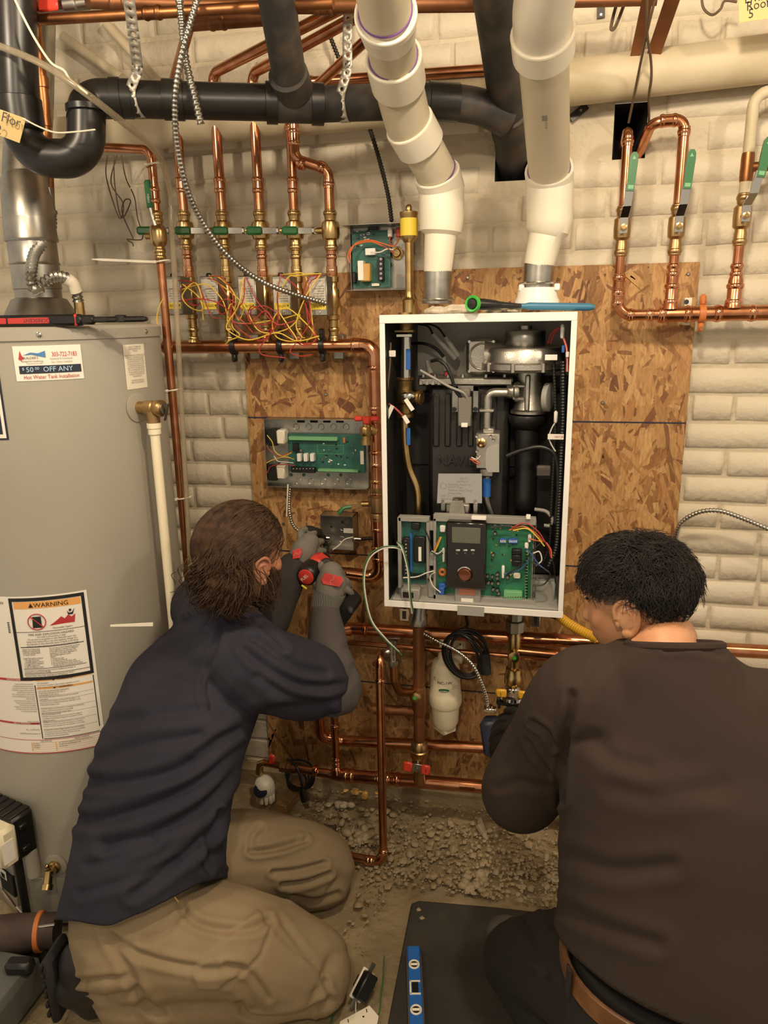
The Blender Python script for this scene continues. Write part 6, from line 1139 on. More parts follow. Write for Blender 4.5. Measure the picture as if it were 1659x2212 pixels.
wi = [('orange_wire', [(1100, 1145), (1130, 1137), (1155, 1150), (1172, 1168)]), ('red_wire', [(1105, 1140), (1135, 1130), (1162, 1148), (1178, 1172)]), ('yellow_wire', [(1108, 1146), (1138, 1142), (1160, 1160), (1176, 1180)]), ('orange_wire', [(1142, 1163), (1160, 1168), (1178, 1170)]), ('red_wire', [(1178, 1172), (1186, 1185), (1189, 1202)]), ('orange_wire', [(1180, 1172), (1190, 1188), (1191, 1205)]), ('black_wire', [(1060, 1140), (1090, 1136), (1110, 1138)]), ('black_wire', [(1172, 1170), (1150, 1190), (1125, 1220), (1095, 1240)]), ('blue_wire', [(1136, 1184), (1150, 1200), (1165, 1220), (1185, 1235)]), ('blue_wire', [(1088, 1240), (1110, 1236), (1130, 1225), (1145, 1205)]), ('white_wire', [(1152, 1195), (1165, 1192), (1170, 1210), (1158, 1222)]), ('black_wire', [(1150, 1215), (1170, 1225), (1188, 1240), (1175, 1262), (1150, 1265)]), ('black_wire', [(1180, 1180), (1196, 1220), (1200, 1260)]), ('orange_wire', [(951, 1160), (944, 1175), (938, 1190)]), ('yellow_wire', [(953, 1160), (946, 1177), (939, 1192)]), ('white_wire', [(932, 1190), (945, 1196), (957, 1188)]), ('black_wire', [(932, 1192), (945, 1199), (957, 1195)]), ('white_wire', [(871, 1248), (900, 1246), (920, 1238), (938, 1233)]), ('white_wire', [(940, 1236), (929, 1245), (935, 1265), (952, 1280)]), ('black_wire', [(916, 1140), (925, 1160), (932, 1188)])]
for k, (m_, pts) in enumerate(wi): bt(spline([P(x, y, -.318-.004*(k % 3)) for x, y in pts], 8), .0017, 'loom_wire', m_, BO, 6)
bb(1154, 1258, 1200, 1304, -.27, -.24, 'power_supply', 'grey_plastic', BO, .003); bb(1158, 1008, 1190, 1028, -.2, -.18, 'sensor_box', 'boiler_inside', BO, .002); bb(1136, 1113, 1146, 1122, -.32, -.31, 'wire_clip', 'sticker_white', BO, .001); bb(1018, 1117, 1050, 1123, -.325, -.31, 'tray_label', 'sticker_white', BO, .001)
# wires coming out of the boiler on the left
lw = thing('control_wires', 'pale green and black control wires looping out of the boiler left side', 'wires', P(790, 1230, -.34))
for m_, pts, dx in (('green_wire', [(868, 1185), (850, 1180), (822, 1183), (797, 1200), (785, 1235), (786, 1280), (800, 1340), (830, 1380), (868, 1415)], 0), ('white_wire', [(868, 1188), (850, 1183), (825, 1186), (800, 1204), (788, 1238), (789, 1282), (803, 1340), (832, 1378), (862, 1408)], 0), ('white_wire', [(858, 1172), (868, 1185), (880, 1230), (884, 1280), (890, 1325)], 1), ('green_wire', [(858, 1170), (870, 1183), (883, 1232), (887, 1285), (893, 1322)], 1)): mb = MB(); mb.tube(spline([P(x, y, -.345-.02*(0 < k < len(pts)-1)) for k, (x, y) in enumerate(pts)], 10), .0018, 7); mb.build('wire', m_, lw)

# things lying on the boiler
mb = MB(); 
for k, (px, w_, h_) in enumerate(((945, .05, .018), (985, .055, .022), (1012, .03, .016), (1075, .05, .014), (1105, .035, .012))):
    q = P(px, 664, -.26); q[2] = BZ1+h_*.35; mb.ball(q, (w_*.65, .05, h_*.55), 14, 8)
rg = single(mb, 'cotton_rag', 'rag_white', 'crumpled off-white rag on top of the boiler', 'rag'); dm_ = rg.modifiers.new('remesh', 'REMESH'); dm_.mode = 'VOXEL'; dm_.voxel_size = .003; tx = bpy.data.textures.new('rag', 'CLOUDS'); tx.noise_scale = .02; ds_ = rg.modifiers.new('wrinkle', 'DISPLACE'); ds_.texture = tx; ds_.strength = .012; ds_.mid_level = .5
o = thing('snips', 'hand tool with green-ringed black end and long blue handle lying on the boiler', 'hand tool', V(.05, -.30, BZ1)); a = P(1025, 657, -.34); b = P(1128, 660, -.29); e = P(1284, 661, -.27)
a[2] = BZ1+.020; b[2] = BZ1+.014; e[2] = BZ1+.009
mb = MB(); mb.lathe([(.0125, .0), (.0125, .02), (.010, .05), (.006, .07)], a, b-a, 24); mb.tube([a+(b-a)*.4, b], [.0085, .005], 12); mb.build('black_handle', 'black_plastic', o)
mb = MB(); ax_ = unit(unit(a-b)*.5+V(0, -1, 0)); mb.lathe([(.012, -.004), (.0175, 0), (.0185, .006), (.0165, .010), (.0125, .009), (.012, .004), (0, .004)], a+ax_*.004, ax_, 28); mb.build('green_ring', 'tool_green', o); mb = MB(); mb.lathe([(.0115, .0), (.010, .005), (0, .006)], a+ax_*.008, ax_, 20); mb.build('end_pad', 'dark_steel', o)
mb = MB(); mb.tube(spline([b-(e-b)*.08, b+(e-b)*.4, e], 8), [.006]*3+[.0085]*13+[.005], 14); mb.build('blue_handle', 'tool_blue', o)
# ------------------------------------------------------------------ piping below the boiler
def collar(o, p, d, r, m_='copper_bright'):
    mb = MB(); sleeve(mb, p, d, r, .016, .0012); bead(mb, p, d, r+.0008); mb.build('press_collar', m_, o)
# upper horizontal main
ym = -.085; A = P(760, 1358, ym); B = P(1290, 1388, ym); Cc = P(760, 1358, ym)+(P(1720, 1412, ym)-P(760, 1358, ym))*1.62; zA = (A[2]+Cc[2])/2
o = thing('copper_main', 'thick copper main running just below the boiler and on past the right man', 'pipe', A)
mb = MB(); mb.tube(fillet([P(690, 1400, ym-.06), P(735, 1362, ym-.01), A, Cc], .035), .0185, 22); mb.build('pipe', 'copper', o)
for px, py in ((752, 1359), (790, 1360), (1535, 1402)): collar(o, P(px, py, ym), Cc-A, .0185)
# thin pipe under it
A, B = P(752, 1388, ym-.03), P(1196, 1424, ym-.04); o = thing('thin_copper_pipe', 'thin copper pipe with hex nut just below the copper main', 'pipe', B); mb = MB(); mb.tube([P(690, 1383, ym-.03), A, B], .0075, 14); mb.build('pipe', 'copper', o); mb = MB(); d = unit(B-A); mb.lathe([(.0125, -.010), (.0135, -.008), (.0135, .008), (.0125, .010)], P(1187, 1424, ym-.04), d, 6); mb.build('hex_nut', 'brass', o); mb = MB(); mb.tube([B, B+d*.02], .006, 10); mb.build('nipple', 'brass', o)
# second horizontal
yn = -.075; A, B = P(700, 1598, yn), P(1060, 1615, yn); o = thing('copper_branch_main', 'straight copper pipe crossing the board between the two thicker mains', 'pipe', B)
mb = MB(); mb.tube(fillet([P(688, 1535, yn-.03), P(692, 1592, yn-.02), P(740, 1600, yn), P(1400, 1632, yn)], .035), .0168, 22); mb.build('pipe', 'copper', o); collar(o, P(712, 1591, yn-.006), V(1, 0, -.2), .017)
# lowest header with tee
yw = -.15; A, B = P(610, 1658, yw), P(1400, 1722, yw); o = thing('lowest_header', 'lowest copper header running close above the floor', 'pipe', B)
f1 = lambda px: P(px, 1658+(px-610)*.0815+(6 if px > 700 else 0), yw)
mb = MB(); mb.tube([f1(640), f1(715)], .0138, 20); mb.tube([f1(712), f1(728), f1(1400)], [.0138, .0195, .0195], 22); mb.build('pipe', 'copper', o)
for px in (683, 748, 760, 818, 838, 858): collar(o, f1(px), f1(900)-f1(600), .0198 if px > 730 else .014)
tx_ = f1(727); zt = P(727, 1540, yw)[2]; mb = MB(); mb.tube([tx_, V(tx_[0], yw, zt)], .0118, 18); mb.lathe([(.0195, .006), (.016, .02), (.0135, .028), (.0118, .03)], tx_, (0, 0, 1), 20); mb.build('tee_riser', 'copper_bright', o)
for py in (1648, 1640, 1568): collar(o, V(tx_[0], yw, P(727, py, yw)[2]), V(0, 0, 1), .012)
mb = MB(); mb.lathe([(.0125, 0), (.0175, .002), (.0185, .02), (.0165, .024), (.0185, .026), (.0185, .05), (.012, .052)], V(tx_[0], yw, zt-.01), (0, 0, 1), 18); mb.build('union', 'galvanized', o)
mb = MB(); q = f1(1010); mb.obb(q+V(0, -.0197, .002), f1(900)-f1(800), (0, 1, 0), (0, 0, 1), .045, .001, .010); mb.build('maker_mark', 'copper_old', o, 0)
# boiler return leg (left)
yl2 = -.17; x = P(905, 1450, yl2)[0]; zl2 = lambda py: P(905, py, yl2)[2]
o = thing('boiler_return_leg', 'dull copper leg dropping from the left underside of the boiler', 'pipe', (x, yl2, zl2(1680)))
mb = MB(); mb.tube([(x, yl2, zl2(1345)), (x, yl2, zl2(1605))], .0165, 20); mb.build('pipe', 'copper_dull', o)
mb = MB(); zt = BZ0; mb.lathe([(.017, zl2(1352)), (.024, zl2(1348)), (.025, zl2(1330)), (.022, zl2(1326)), (.022, zt-.001)], (x, yl2, 0), (0, 0, 1), 8); mb.build('union_nut', 'galvanized', o)
mb = MB(); mb.lathe([(.0172, zl2(1545)), (.0195, zl2(1540)), (.0195, zl2(1488)), (.0172, zl2(1482))], (x, yl2, 0), (0, 0, 1), 20); q = V(x, yl2, zl2(1493)); mb.cyl(q, q+V(-.004, -.034, 0), .0125, 16); mb.tube([V(x, yl2, zl2(1537)), P(808, 1532, yl2)], .0142, 18); mb.build('tee', 'copper_dull', o)
mb = MB(); mb.lathe([(.0155, .0), (.0155, .006), (.011, .008), (0, .008)], q+V(-.004, -.034, 0), (-.1, -1, 0), 20); pg = mb.build('plug', 'brass', o); mb = MB(); mb.lathe([(.0055, .0), (.005, .001), (0, .001)], q+V(-.005, -.0425, 0), (-.1, -1, 0), 14); mb.build('green_dot', 'tool_green', pg)
mb = MB(); mb.lathe([(.0168, zl2(1600)), (.024, zl2(1606)), (.024, zl2(1618)), (.027, zl2(1620)), (.027, zl2(1632)), (.022, zl2(1636)), (.022, zl2(1650)), (.018, zl2(1656)), (.016, zl2(1690))], (x, yl2, 0), (0, 0, 1), 20); mb.build('steel_union', 'bronze', o)
o = thing('shutoff_valve', 'small shutoff valve with two-winged red handle on the left boiler leg', 'valve', (x, yl2, zl2(1660))); q = V(x-.003, yl2-.03, zl2(1646)); mb = MB(); mb.cyl(q+V(0, .03, 0), q, .010, 12); mb.obb(q, (1, 0, -.06), (0, 1, 0), (.06, 0, 1), .034, .004, .026, .001); mb.lathe([(.006, 0), (.006, .004), (0, .004)], q+V(0, -.002, -.003), (0, -1, 0), 6); mb.build('stem_plate', 'galvanized', o)
for s, dz in ((-1, .002), (1, -.002)): mb = MB(); mb.obb(q+V(s*.026, -.001, dz), (1, 0, -.06), (0, 1, 0), (.06, 0, 1), .026, .009, .030, .003); hw = mb.build('handle_wing', 'red_handle', o)
mb = MB(); put_text(mb, 'I', .016, q+V(.026, -.0062, -.008), (1, 0, 0), (0, 0, 1)); mb.build('raised_mark', 'ink_black', hw, 0)
# relief assembly and front drop pipe
o = thing('relief_assembly', 'chrome relief valve with curved copper elbow left of the boiler leg', 'valve', P(855, 1440, -.2)); q = P(846, 1405, -.22)
mb = MB(); mb.cyl(q+V(0, 0, -.012), q+V(0, 0, .028), .0135, 16, .002); mb.lathe([(.015, .02), (.016, .024), (.016, .032), (.012, .034)], q, (0, 0, 1), 16); mb.tube([q, q+V(-.022, -.012, -.008)], .012, 14); mb.tube([q+V(0, 0, -.01), P(850, 1438, -.22)], .0125, 14); mb.lathe([(.0155, 0), (.0155, -.014), (.013, -.016)], P(850, 1425, -.22), (0, 0, 1), 8); mb.build('body', 'steel', o)
mb = MB(); A = q+V(-.004, 0, .036); mb.obb(A+V(.012, 0, .002), (1, 0, .1), (0, 1, 0), (-.1, 0, 1), .034, .014, .004, .001); mb.build('test_lever', 'steel', o)
mb = MB(); mb.tube(fillet([P(850, 1432, -.22), P(852, 1470, -.22), P(862, 1494, -.21), P(900, 1498, -.17)], .03), .0118, 16); mb.build('curved_elbow', 'copper_old', o)
yf = -.345; x = P(824, 1640, yf)[0]; zf = lambda py: P(824, py, yf)[2]; o = thing('drop_pipe', 'copper drop pipe standing in front of the lower mains and bending left at the floor', 'pipe', (x, yf, zf(1865)))
mb = MB(); mb.tube(fillet([q+V(-.02, -.011, -.007), V(x, yf, zf(1412)), V(x, yf, zf(1862)), V(x-.16, yf+.005, zf(1862)+.004)], .026, 8), .0112, 18); mb.build('pipe', 'copper', o)
for p, d in ((V(x, yf, zf(1470)), (0, 0, 1)), (V(x, yf, zf(1838)), (0, 0, 1)), (V(x-.034, yf, zf(1862)), (1, 0, 0)), (V(x-.044, yf, zf(1862)), (1, 0, 0))): collar(o, p, d, .0115)
# boiler supply leg (right) with tee, valve, pump
ys2 = -.17; x = P(1110, 1430, ys2)[0]; z2 = lambda py: P(1110, py, ys2)[2]
o = thing('boiler_supply_leg', 'brass and copper leg dropping from the right underside of the boiler', 'pipe', (x, ys2, z2(1480)))
mb = MB(); mb.lathe([(.016, z2(1366)), (.025, z2(1362)), (.026, z2(1340)), (.019, z2(1338)), (.019, BZ0-.001)], (x, ys2, 0), (0, 0, 1), 8); mb.build('union_nut', 'galvanized', o)
mb = MB(); mb.lathe([(.0155, z2(1362)), (.0155, z2(1370)), (.0175, z2(1374)), (.0175, z2(1424)), (.0148, z2(1428)), (.0148, z2(1442))], (x, ys2, 0), (0, 0, 1), 20); q = V(x, ys2, z2(1405)); mb.cyl(q, q+V(.002, -.034, -.002), .012, 16); mb.build('tee', 'brass', o)
mb = MB(); mb.lathe([(.0155, .0), (.0155, .006), (.011, .008), (0, .008)], q+V(.002, -.034, -.002), (.05, -1, 0), 20); pg = mb.build('plug', 'brass', o); mb = MB(); mb.lathe([(.0055, 0), (.005, .001), (0, .001)], q+V(.0025, -.0425, -.002), (.05, -1, 0), 14); mb.build('green_dot', 'tool_green', pg)
mb = MB(); mb.tube([q, q+V(.115, .002, -.004)], .0165, 18); mb.build('side_stub', 'copper', o)
mb = MB(); mb.lathe([(.015, z2(1440)), (.021, z2(1443)), (.022, z2(1456)), (.024, z2(1458)), (.025, z2(1474)), (.021, z2(1478)), (.018, z2(1482))], (x, ys2, 0), (0, 0, 1), 22); mb.build('brass_union', 'brass', o)
o = thing('pump_flange_valve', 'flange valve with two-winged yellow handle above the black pump', 'valve', (x, ys2, z2(1510))); q = V(x, ys2-.028, z2(1487)); mb = MB(); mb.lathe([(.018, .012), (.022, .008), (.022, -.01), (.034, -.014), (.036, -.022), (.034, -.026)], V(x, ys2, z2(1490)), (0, 0, 1), 24); mb.cyl(q+V(0, .028, 0), q, .010, 12); mb.obb(q, (1, 0, 0), (0, 1, 0), (0, 0, 1), .036, .005, .024, .002); mb.lathe([(.0065, 0), (.0065, .005), (0, .005)], q+V(0, -.002, 0), (0, -1, 0), 6); mb.build('body', 'chrome', o)
for s, t_ in ((-1, 'I'), (1, 'C')):
    mb = MB(); mb.obb(q+V(s*.030, -.001, -.002), (1, 0, -.04*s), (0, 1, 0), (.04*s, 0, 1), .030, .010, .024, .004); hw = mb.build('handle_wing', 'yellow_handle', o); mb = MB(); put_text(mb, t_, .014, q+V(s*.030-.003, -.0066, -.008), (1, 0, 0), (0, 0, 1)); mb.build('raised_mark', 'ink_black', hw, 0)
# circulator pump
c = V(x, ys2, z2(1512)); o = thing('circulator_pump', 'black circulator pump hanging under the yellow handled flange valve', 'pump', c-V(0, 0, .12))
mb = MB(); mb.obb(c+V(0, 0, -.006), (1, 0, 0), (0, 1, 0), (0, 0, 1), .088, .04, .012, .005); mb.lathe([(.018, -.01), (.0155, -.02), (.0155, -.05), (.03, -.06)], c, (0, 0, 1), 20); v0 = c+V(0, -.01, -.088); mb.lathe([(.02, .035), (.048, .03), (.052, .01), (.052, -.012), (.04, -.03)], v0, (0, -1, 0), 28); mb.build('volute', 'black_plastic', o)
m0 = v0+V(-.004, -.02, 0); md = unit(V(-.35, -1, -.15)); mb = MB(); mb.lathe([(.040, 0), (.042, .006), (.040, .014), (.040, .07), (.036, .082), (.02, .088), (0, .089)], m0, md, 30); mb.build('motor', 'black_plastic', o)
q1 = P(1062, 1590, -.25); mb = MB(); mb.obb(q1, (1, 0, .15), (.2, 1, 0), (-.15, 0, 1), .044, .05, .105, .008); tb = mb.build('terminal_box', 'ink_navy', o); mb = MB(); q2 = P(1058, 1532, -.25); mb.obb(q2, (1, 0, 0), (0, 1, 0), (0, 0, 1), .034, .02, .012, .002); mb.cyl(q2, q2+V(0, 0, .012), .008, 12); mb.build('cable_clamp', 'chrome', tb)
for px in (1078, 1142): mb = MB(); q3 = P(px, 1515, ys2); mb.cyl(q3+V(0, 0, -.02), q3+V(0, 0, .02), .005, 8); mb.build('flange_bolt', 'steel', o)
armoured('shiny armoured cable swinging from the boiler to the pump terminal box', [P(915, 1368, -.22), P(945, 1385, -.24), P(985, 1405, -.25), P(1020, 1435, -.255), P(1040, 1475, -.255), P(1050, 1505, -.252), P(1054, 1530, -.25)], .0058, 'chrome', .0072)
# pipe below the pump
mb = MB(); mb.tube([v0+V(0, 0, -.045), V(x, ys2, .16), V(x, ys2+.01, f1(1110)[2])], .016, 16); single(mb, 'pump_tail', 'copper', 'short copper tail from the pump down to the lowest header', 'pipe')
# condensate neutralizer
yc = -.11; x = P(962, 1490, yc)[0]; zc = lambda py: P(962, py, yc)[2]; rc = .044
o = thing('condensate_neutralizer', 'cream condensate neutralizer canister mounted below the boiler', 'canister', (x, yc, zc(1565)))
mb = MB(); mb.lathe([(.020, zc(1400)), (.022, zc(1422)), (.036, zc(1428)), (.041, zc(1440)), (.045, zc(1492)), (.047, zc(1494)), (.048, zc(1514)), (.045, zc(1520))], (x, yc, 0), (0, 0, 1), 32); cpn = mb.build('upper_shell', 'neutral_cream', o)
mb = MB(); mb.lathe([(.044, zc(1518)), (.0405, zc(1530)), (.0385, zc(1555)), (.032, zc(1566)), (.015, zc(1572)), (0, zc(1573))], (x, yc, 0), (0, 0, 1), 32); mb.build('lower_bowl', 'neutral_cream', o)
mb = MB(); mb.obb((x, yc, zc(1560)), (1, 1, 0), (-1, 1, 0), (0, 0, 1), .048, .048, .055, .004); mb.build('square_foot', 'neutral_cream', o)
mb = MB(); mb.box((P(948, 1420, yc)[0], -.10, zc(1436)), (P(998, 1400, yc)[0], -.0135, zc(1385)), .003); mb.build('mount_bracket', 'neutral_cream', o); mb = MB(); q = P(994, 1392, -.102); mb.cyl(q, q+V(0, -.001, 0), .0028, 8); mb.build('screw', 'dark_steel', o)
def cfn(p): a = -math.pi/2-.12+p[0]/rc; return V(x+(.0455)*math.cos(a), yc+(.0455)*math.sin(a), p[1])
mb = MB(); put_text(mb, 'NC-1W', .0125, (-.012, zc(1463), 0), (1, 0, 0), (0, 1, 0), 'LEFT', cfn); put_text(mb, 'RO', .008, (-.024, zc(1450), 0), (0, -1, 0), (1, 0, 0), 'LEFT', cfn)
for k in range(3): put_text(mb, ('INLET', 'CONDENSATE', 'NEUTRALIZER')[k], .003, (.030, zc(1466+k*4), 0), (1, 0, 0), (0, 1, 0), 'LEFT', cfn)
mb.build('print', 'ink_black', cpn, 0)
mb = MB(); n = 24; mb.add([cfn(V(.007+.015*math.cos(2*math.pi*k/n), zc(1476)+.0055*math.sin(2*math.pi*k/n), 0)) for k in range(n)], [tuple(range(n))]); ov = mb.build('oval_logo', 'green_handle', cpn, 0)
mb = MB(); rc0 = rc; put_text(mb, 'AXIOM', .006, (-.004, zc(1478.5), 0), (1, 0, 0), (0, 1, 0), 'LEFT', lambda p: cfn(p)+V(0, -.0008, 0)); mb.build('logo_letters', 'sticker_white', ov, 0)
# coil of black cable
o = thing('cable_coil', 'coil of black cable hanging in front of the cream canister', 'cable', P(1005, 1475, -.2)); ctr = P(1005, 1412, -.19)
for k in range(5):
    mb = MB(); a_, b_ = .058-.0035*k, .072-.004*k; pts = [ctr+V(a_*math.cos(t_)+.008*math.sin(t_*1.+k), -.004*k+.006*math.sin(2*t_+k), b_*math.sin(t_)-.4*a_*math.cos(t_)*.35) for t_ in np.linspace(0, 2*math.pi, 49)[:-1]]; mb.tube(pts, .0042, 8, False, True); mb.build('turn', 'black_plastic', o)
mb = MB(); q = ctr+V(.056, -.008, -.02); mb.tube([q+V(-.003, 0, .03), q+V(.003, 0, -.03)], .0135, 10); mb.build('tape_wrap', 'black_matte', o)
mb = MB(); mb.tube(spline([ctr+V(-.01, 0, .07), ctr+V(.005, 0, .085), P(1005, 1325, -.2)], 6), .0042, 8); mb.build('tail', 'black_plastic', o)
# yellow gas connector
q, rr = beaded(spline([P(1208, 1332, -.13), P(1225, 1345, -.15), P(1250, 1360, -.17), P(1290, 1380, -.19)], 8), .0135, .006, 8, .12); mb = MB(); mb.tube(q, rr, 16); single(mb, 'gas_connector', 'yellow_plastic', 'yellow corrugated gas connector beside the right man face', 'hose')
mb = MB(); mb.tube([P(1168, 1318, -.12), P(1215, 1335, -.13)], .011, 14); single(mb, 'gas_nipple', 'black_plastic', 'short dark gas nipple under the boiler right corner', 'pipe')
# old dark pipe behind left man's arm, feed assembly at lower left
mb = MB(); mb.tube([P(672, 1285, -.10), P(672, 1545, -.10)], .0115, 14); single(mb, 'dark_copper_pipe', 'copper_dull', 'dark upright copper pipe behind the left man forearm', 'pipe')
o = thing('feed_regulator', 'white and blue capped water feed regulator behind the left man knee', 'valve', P(570, 1745, -.12)); q = P(572, 1700, -.14)
mb = MB(); mb.lathe([(.02, -.05), (.03, -.04), (.033, -.01), (.033, .012), (.026, .03), (.012, .038)], q, (.1, -.35, 1), 18); mb.build('bell_housing', 'ivory_plastic', o)
mb = MB(); mb.lathe([(.023, 0), (.022, .004), (.014, .008), (0, .009)], q+V(-.003, -.027, .006), (.0, -1, .35), 20); mb.build('blue_cap', 'ink_navy', o)
for k in range(5): a = k*.6-.8; mb = MB(); mb.obb(q+V(.026*math.sin(a), -.022*math.cos(a), -.034), (math.cos(a), math.sin(a), 0), (-math.sin(a), math.cos(a), 0), (0, 0, 1), .012, .01, .03, .003); mb.build('lobe', 'ivory_plastic', o)
o = thing('feed_line', 'brass and copper feed line with red lever behind the left man knee', 'pipe', P(640, 1660, -.14)); mb = MB(); mb.tube([P(570, 1648, -.14), f1(645)+V(0, .0, 0)], .0105, 14); mb.build('pipe', 'copper_old', o)
mb = MB(); q = P(618, 1657, -.142); d = unit(f1(645)-P(570, 1648, -.14)); mb.lathe([(.012, -.02), (.018, -.017), (.018, .0), (.014, .004), (.018, .008), (.018, .018), (.012, .02)], q, d, 8); mb.tube([P(560, 1670, -.14), P(562, 1650, -.14), P(572, 1648, -.14)], .012, 12); mb.build('brass_fittings', 'brass', o)
mb = MB(); q = P(587, 1640, -.15); mb.obb(q, (1, 0, 0), (0, 1, 0), (.15, 0, 1), .022, .012, .034, .005); mb.build('lever', 'red_handle', o)
o = thing('cord_coil', 'coil of black power cord with plug lying behind the left man knee', 'cord', PZ(650, 1730, .01)); ctr = P(648, 1672, -.11)
for k in range(4):
    mb = MB(); a_ = .052-.006*k; mb.tube([ctr+V(a_*math.cos(t_)*.9, -.01*k+.004*math.sin(3*t_), a_*math.sin(t_)*1.05-.002*k) for t_ in np.linspace(0, 2*math.pi, 41)[:-1]], .0038, 8, False, True); mb.build('turn', 'black_plastic', o)
mb = MB(); mb.tube(spline([P(620, 1640, -.16), P(640, 1655, -.19), P(650, 1685, -.2), P(654, 1708, -.2)], 6), .004, 8); mb.build('tail', 'black_plastic', o)
mb = MB(); a, b = P(652, 1702, -.2), P(657, 1730, -.2); mb.tube([a, a+(b-a)*.3, b], [.007, .0105, .010], 10); pl = mb.build('plug', 'black_plastic', o)
for dx in (-.004, .004): mb = MB(); mb.obb(b+V(dx, 0, -.008), (1, 0, 0), (0, 1, 0), (0, 0, 1), .0014, .006, .016); mb.build('prong', 'steel', pl)
for k in range(2):
    A, B = P(648+k*8, 1620, -.12), P(652+k*6, 1605, -.12); mb = MB(); mb.tube([P(645+k*6, 1640, -.12), A, B], .0014, 6); mb.build('bare_end', 'copper_wire', o)

# ------------------------------------------------------------------ things on the floor
mb = MB(); A, B = PZ(610, 1745, .02), PZ(655, 1690, .02); d = unit(B-A); mb.obb((A+B)/2, d, np.cross((0, 0, 1), d), (0, 0, 1), .16, .04, .035, .002); single(mb, 'wood_offcut', 'wood_scrap', 'short wooden offcut lying behind the left man knee', 'wood')
mb = MB(); r2 = random.Random(4); c = PZ(728, 1738, .02)
for k in range(12): mb.ball(c+V(r2.gauss(0, .02), r2.gauss(0, .012), r2.gauss(0, .003)), (r2.uniform(.008, .018), r2.uniform(.006, .012), r2.uniform(.006, .011)), 8, 6)
single(mb, 'plaster_scrap', 'rag_dirty', 'dirty pale scrap curled on the floor below the lowest header', 'debris')
mb = MB(); c = PZ(760, 1708, .02)
for k in range(10): stone(mb, c+V(r2.gauss(0, .025), r2.gauss(0, .012), r2.gauss(0, .004)), r2.uniform(.008, .016), r2)
single(mb, 'foam_crumbs', 'transformer_tan', 'orange-tan crumbled foam under the lowest header beside the tee', 'debris', None, 0)
o = thing('steel_knockout_strip', 'small dirty steel bracket with two dark holes standing by the left man knee', 'bracket', PZ(712, 1830, 0)); A, B = PZ(706, 1832, .005), PZ(716, 1782, .02); d = unit(B-A); s_ = unit(np.cross(d, (0, 0, 1))); mb = MB(); mb.obb((A+B)/2, d, s_, np.cross(d, s_), .085, .034, .006, .003); pl = mb.build('plate', 'galvanized', o)
for k in (-.018, .016): mb = MB(); nrm = np.cross(s_, d); nrm = nrm if nrm[2] > 0 else -nrm; cc = (A+B)/2+d*k+nrm*.0035; mb.lathe([(.008, 0), (.008, .0006), (0, .0006)], cc, nrm, 14); mb.build('hole', 'dark_hole', pl)
mb = MB(); A = PZ(1052, 1815, .01); B = PZ(1036, 1770, .03); mb.tube([A, (A+B)/2+V(-.01, 0, .01), B], [.006, .013, .008], 8); single(mb, 'mortar_shard', 'plaster_lump', 'pale mortar shard under the right man forearm', 'rubble')
# kneeling mat: thick black rubber
zm = .022; out = [PZ(888, 1950, zm), PZ(905, 1944, zm), PZ(1070, 1958, zm), PZ(1220, 1975, zm), PZ(1300, 2400, zm), PZ(800, 2400, zm), PZ(838, 2205, zm), PZ(866, 2060, zm)]
mb = MB(); mb.prism([V(p[0], p[1], .001) for p in out], (0, 0, zm-.001)); mt = single(mb, 'kneeling_mat', 'rubber_mat', 'black rubber kneeling mat on the floor under the right man', 'mat', None, 30); bv = mt.modifiers.new('bevel', 'BEVEL'); bv.width = .005; bv.segments = 2
# spirit level on the mat
A, B = PZ(893, 2050, .03), PZ(903, 2290, .03); A[2] = B[2] = zm+.0105; d = unit(B-A); s_ = unit(np.cross(d, (0, 0, 1))); up = np.cross(s_, d); up = up if up[2] > 0 else -up; L_ = np.linalg.norm(B-A); Wd = .034
o = thing('spirit_level', 'short blue spirit level lying on the black mat', 'spirit level', (A+B)/2-V(0, 0, .0105)); mb = MB(); mb.obb((A+B)/2, d, s_, up, L_, Wd, .020, .004); mb.build('body', 'level_blue', o)
for s in (-1, 1): mb = MB(); mb.obb((A+B)/2+d*.012+s_*s*Wd*.48, d, s_, up, L_*.88, .003, .0205, .0006); mb.build('edge_rail', 'level_alu', o)
for k, (py, sq) in enumerate(((2083, 0), (2133, 1), (2181, 0))):
    c = PZ(897+k*2, py, zm+.021); c = A+d*((c-A)@d)+up*.0105
    if not sq: mb = MB(); mb.ring(c, up, .0108, .0022, 24, 8); rg_ = mb.build('vial_ring', 'ivory_plastic', o); mb = MB(); mb.lathe([(.0095, 0), (.0095, .0006), (0, .0006)], c-up*.0004, up, 20); mb.build('vial_well', 'dark_steel', o); mb = MB(); mb.tube([c-s_*.008, c+s_*.008], .003, 8); mb.build('vial', 'ivory_plastic', o)
    else:
        mb = MB(); mb.obb(c+d*-.016, d, s_, up, .004, .024, .003, .0005); mb.obb(c+d*.016, d, s_, up, .004, .024, .003, .0005); mb.obb(c+s_*.0105*(1 if s_@CR < 0 else -1), d, s_, up, .034, .004, .003, .0005); mb.build('vial_frame', 'ivory_plastic', o); mb = MB(); mb.obb(c, d, s_, up, .028, .014, .0008); mb.build('vial_well', 'dark_steel', o); mb = MB(); mb.tube([c-d*.011, c+d*.011], .0042, 8); mb.build('vial', 'black_plastic', o)
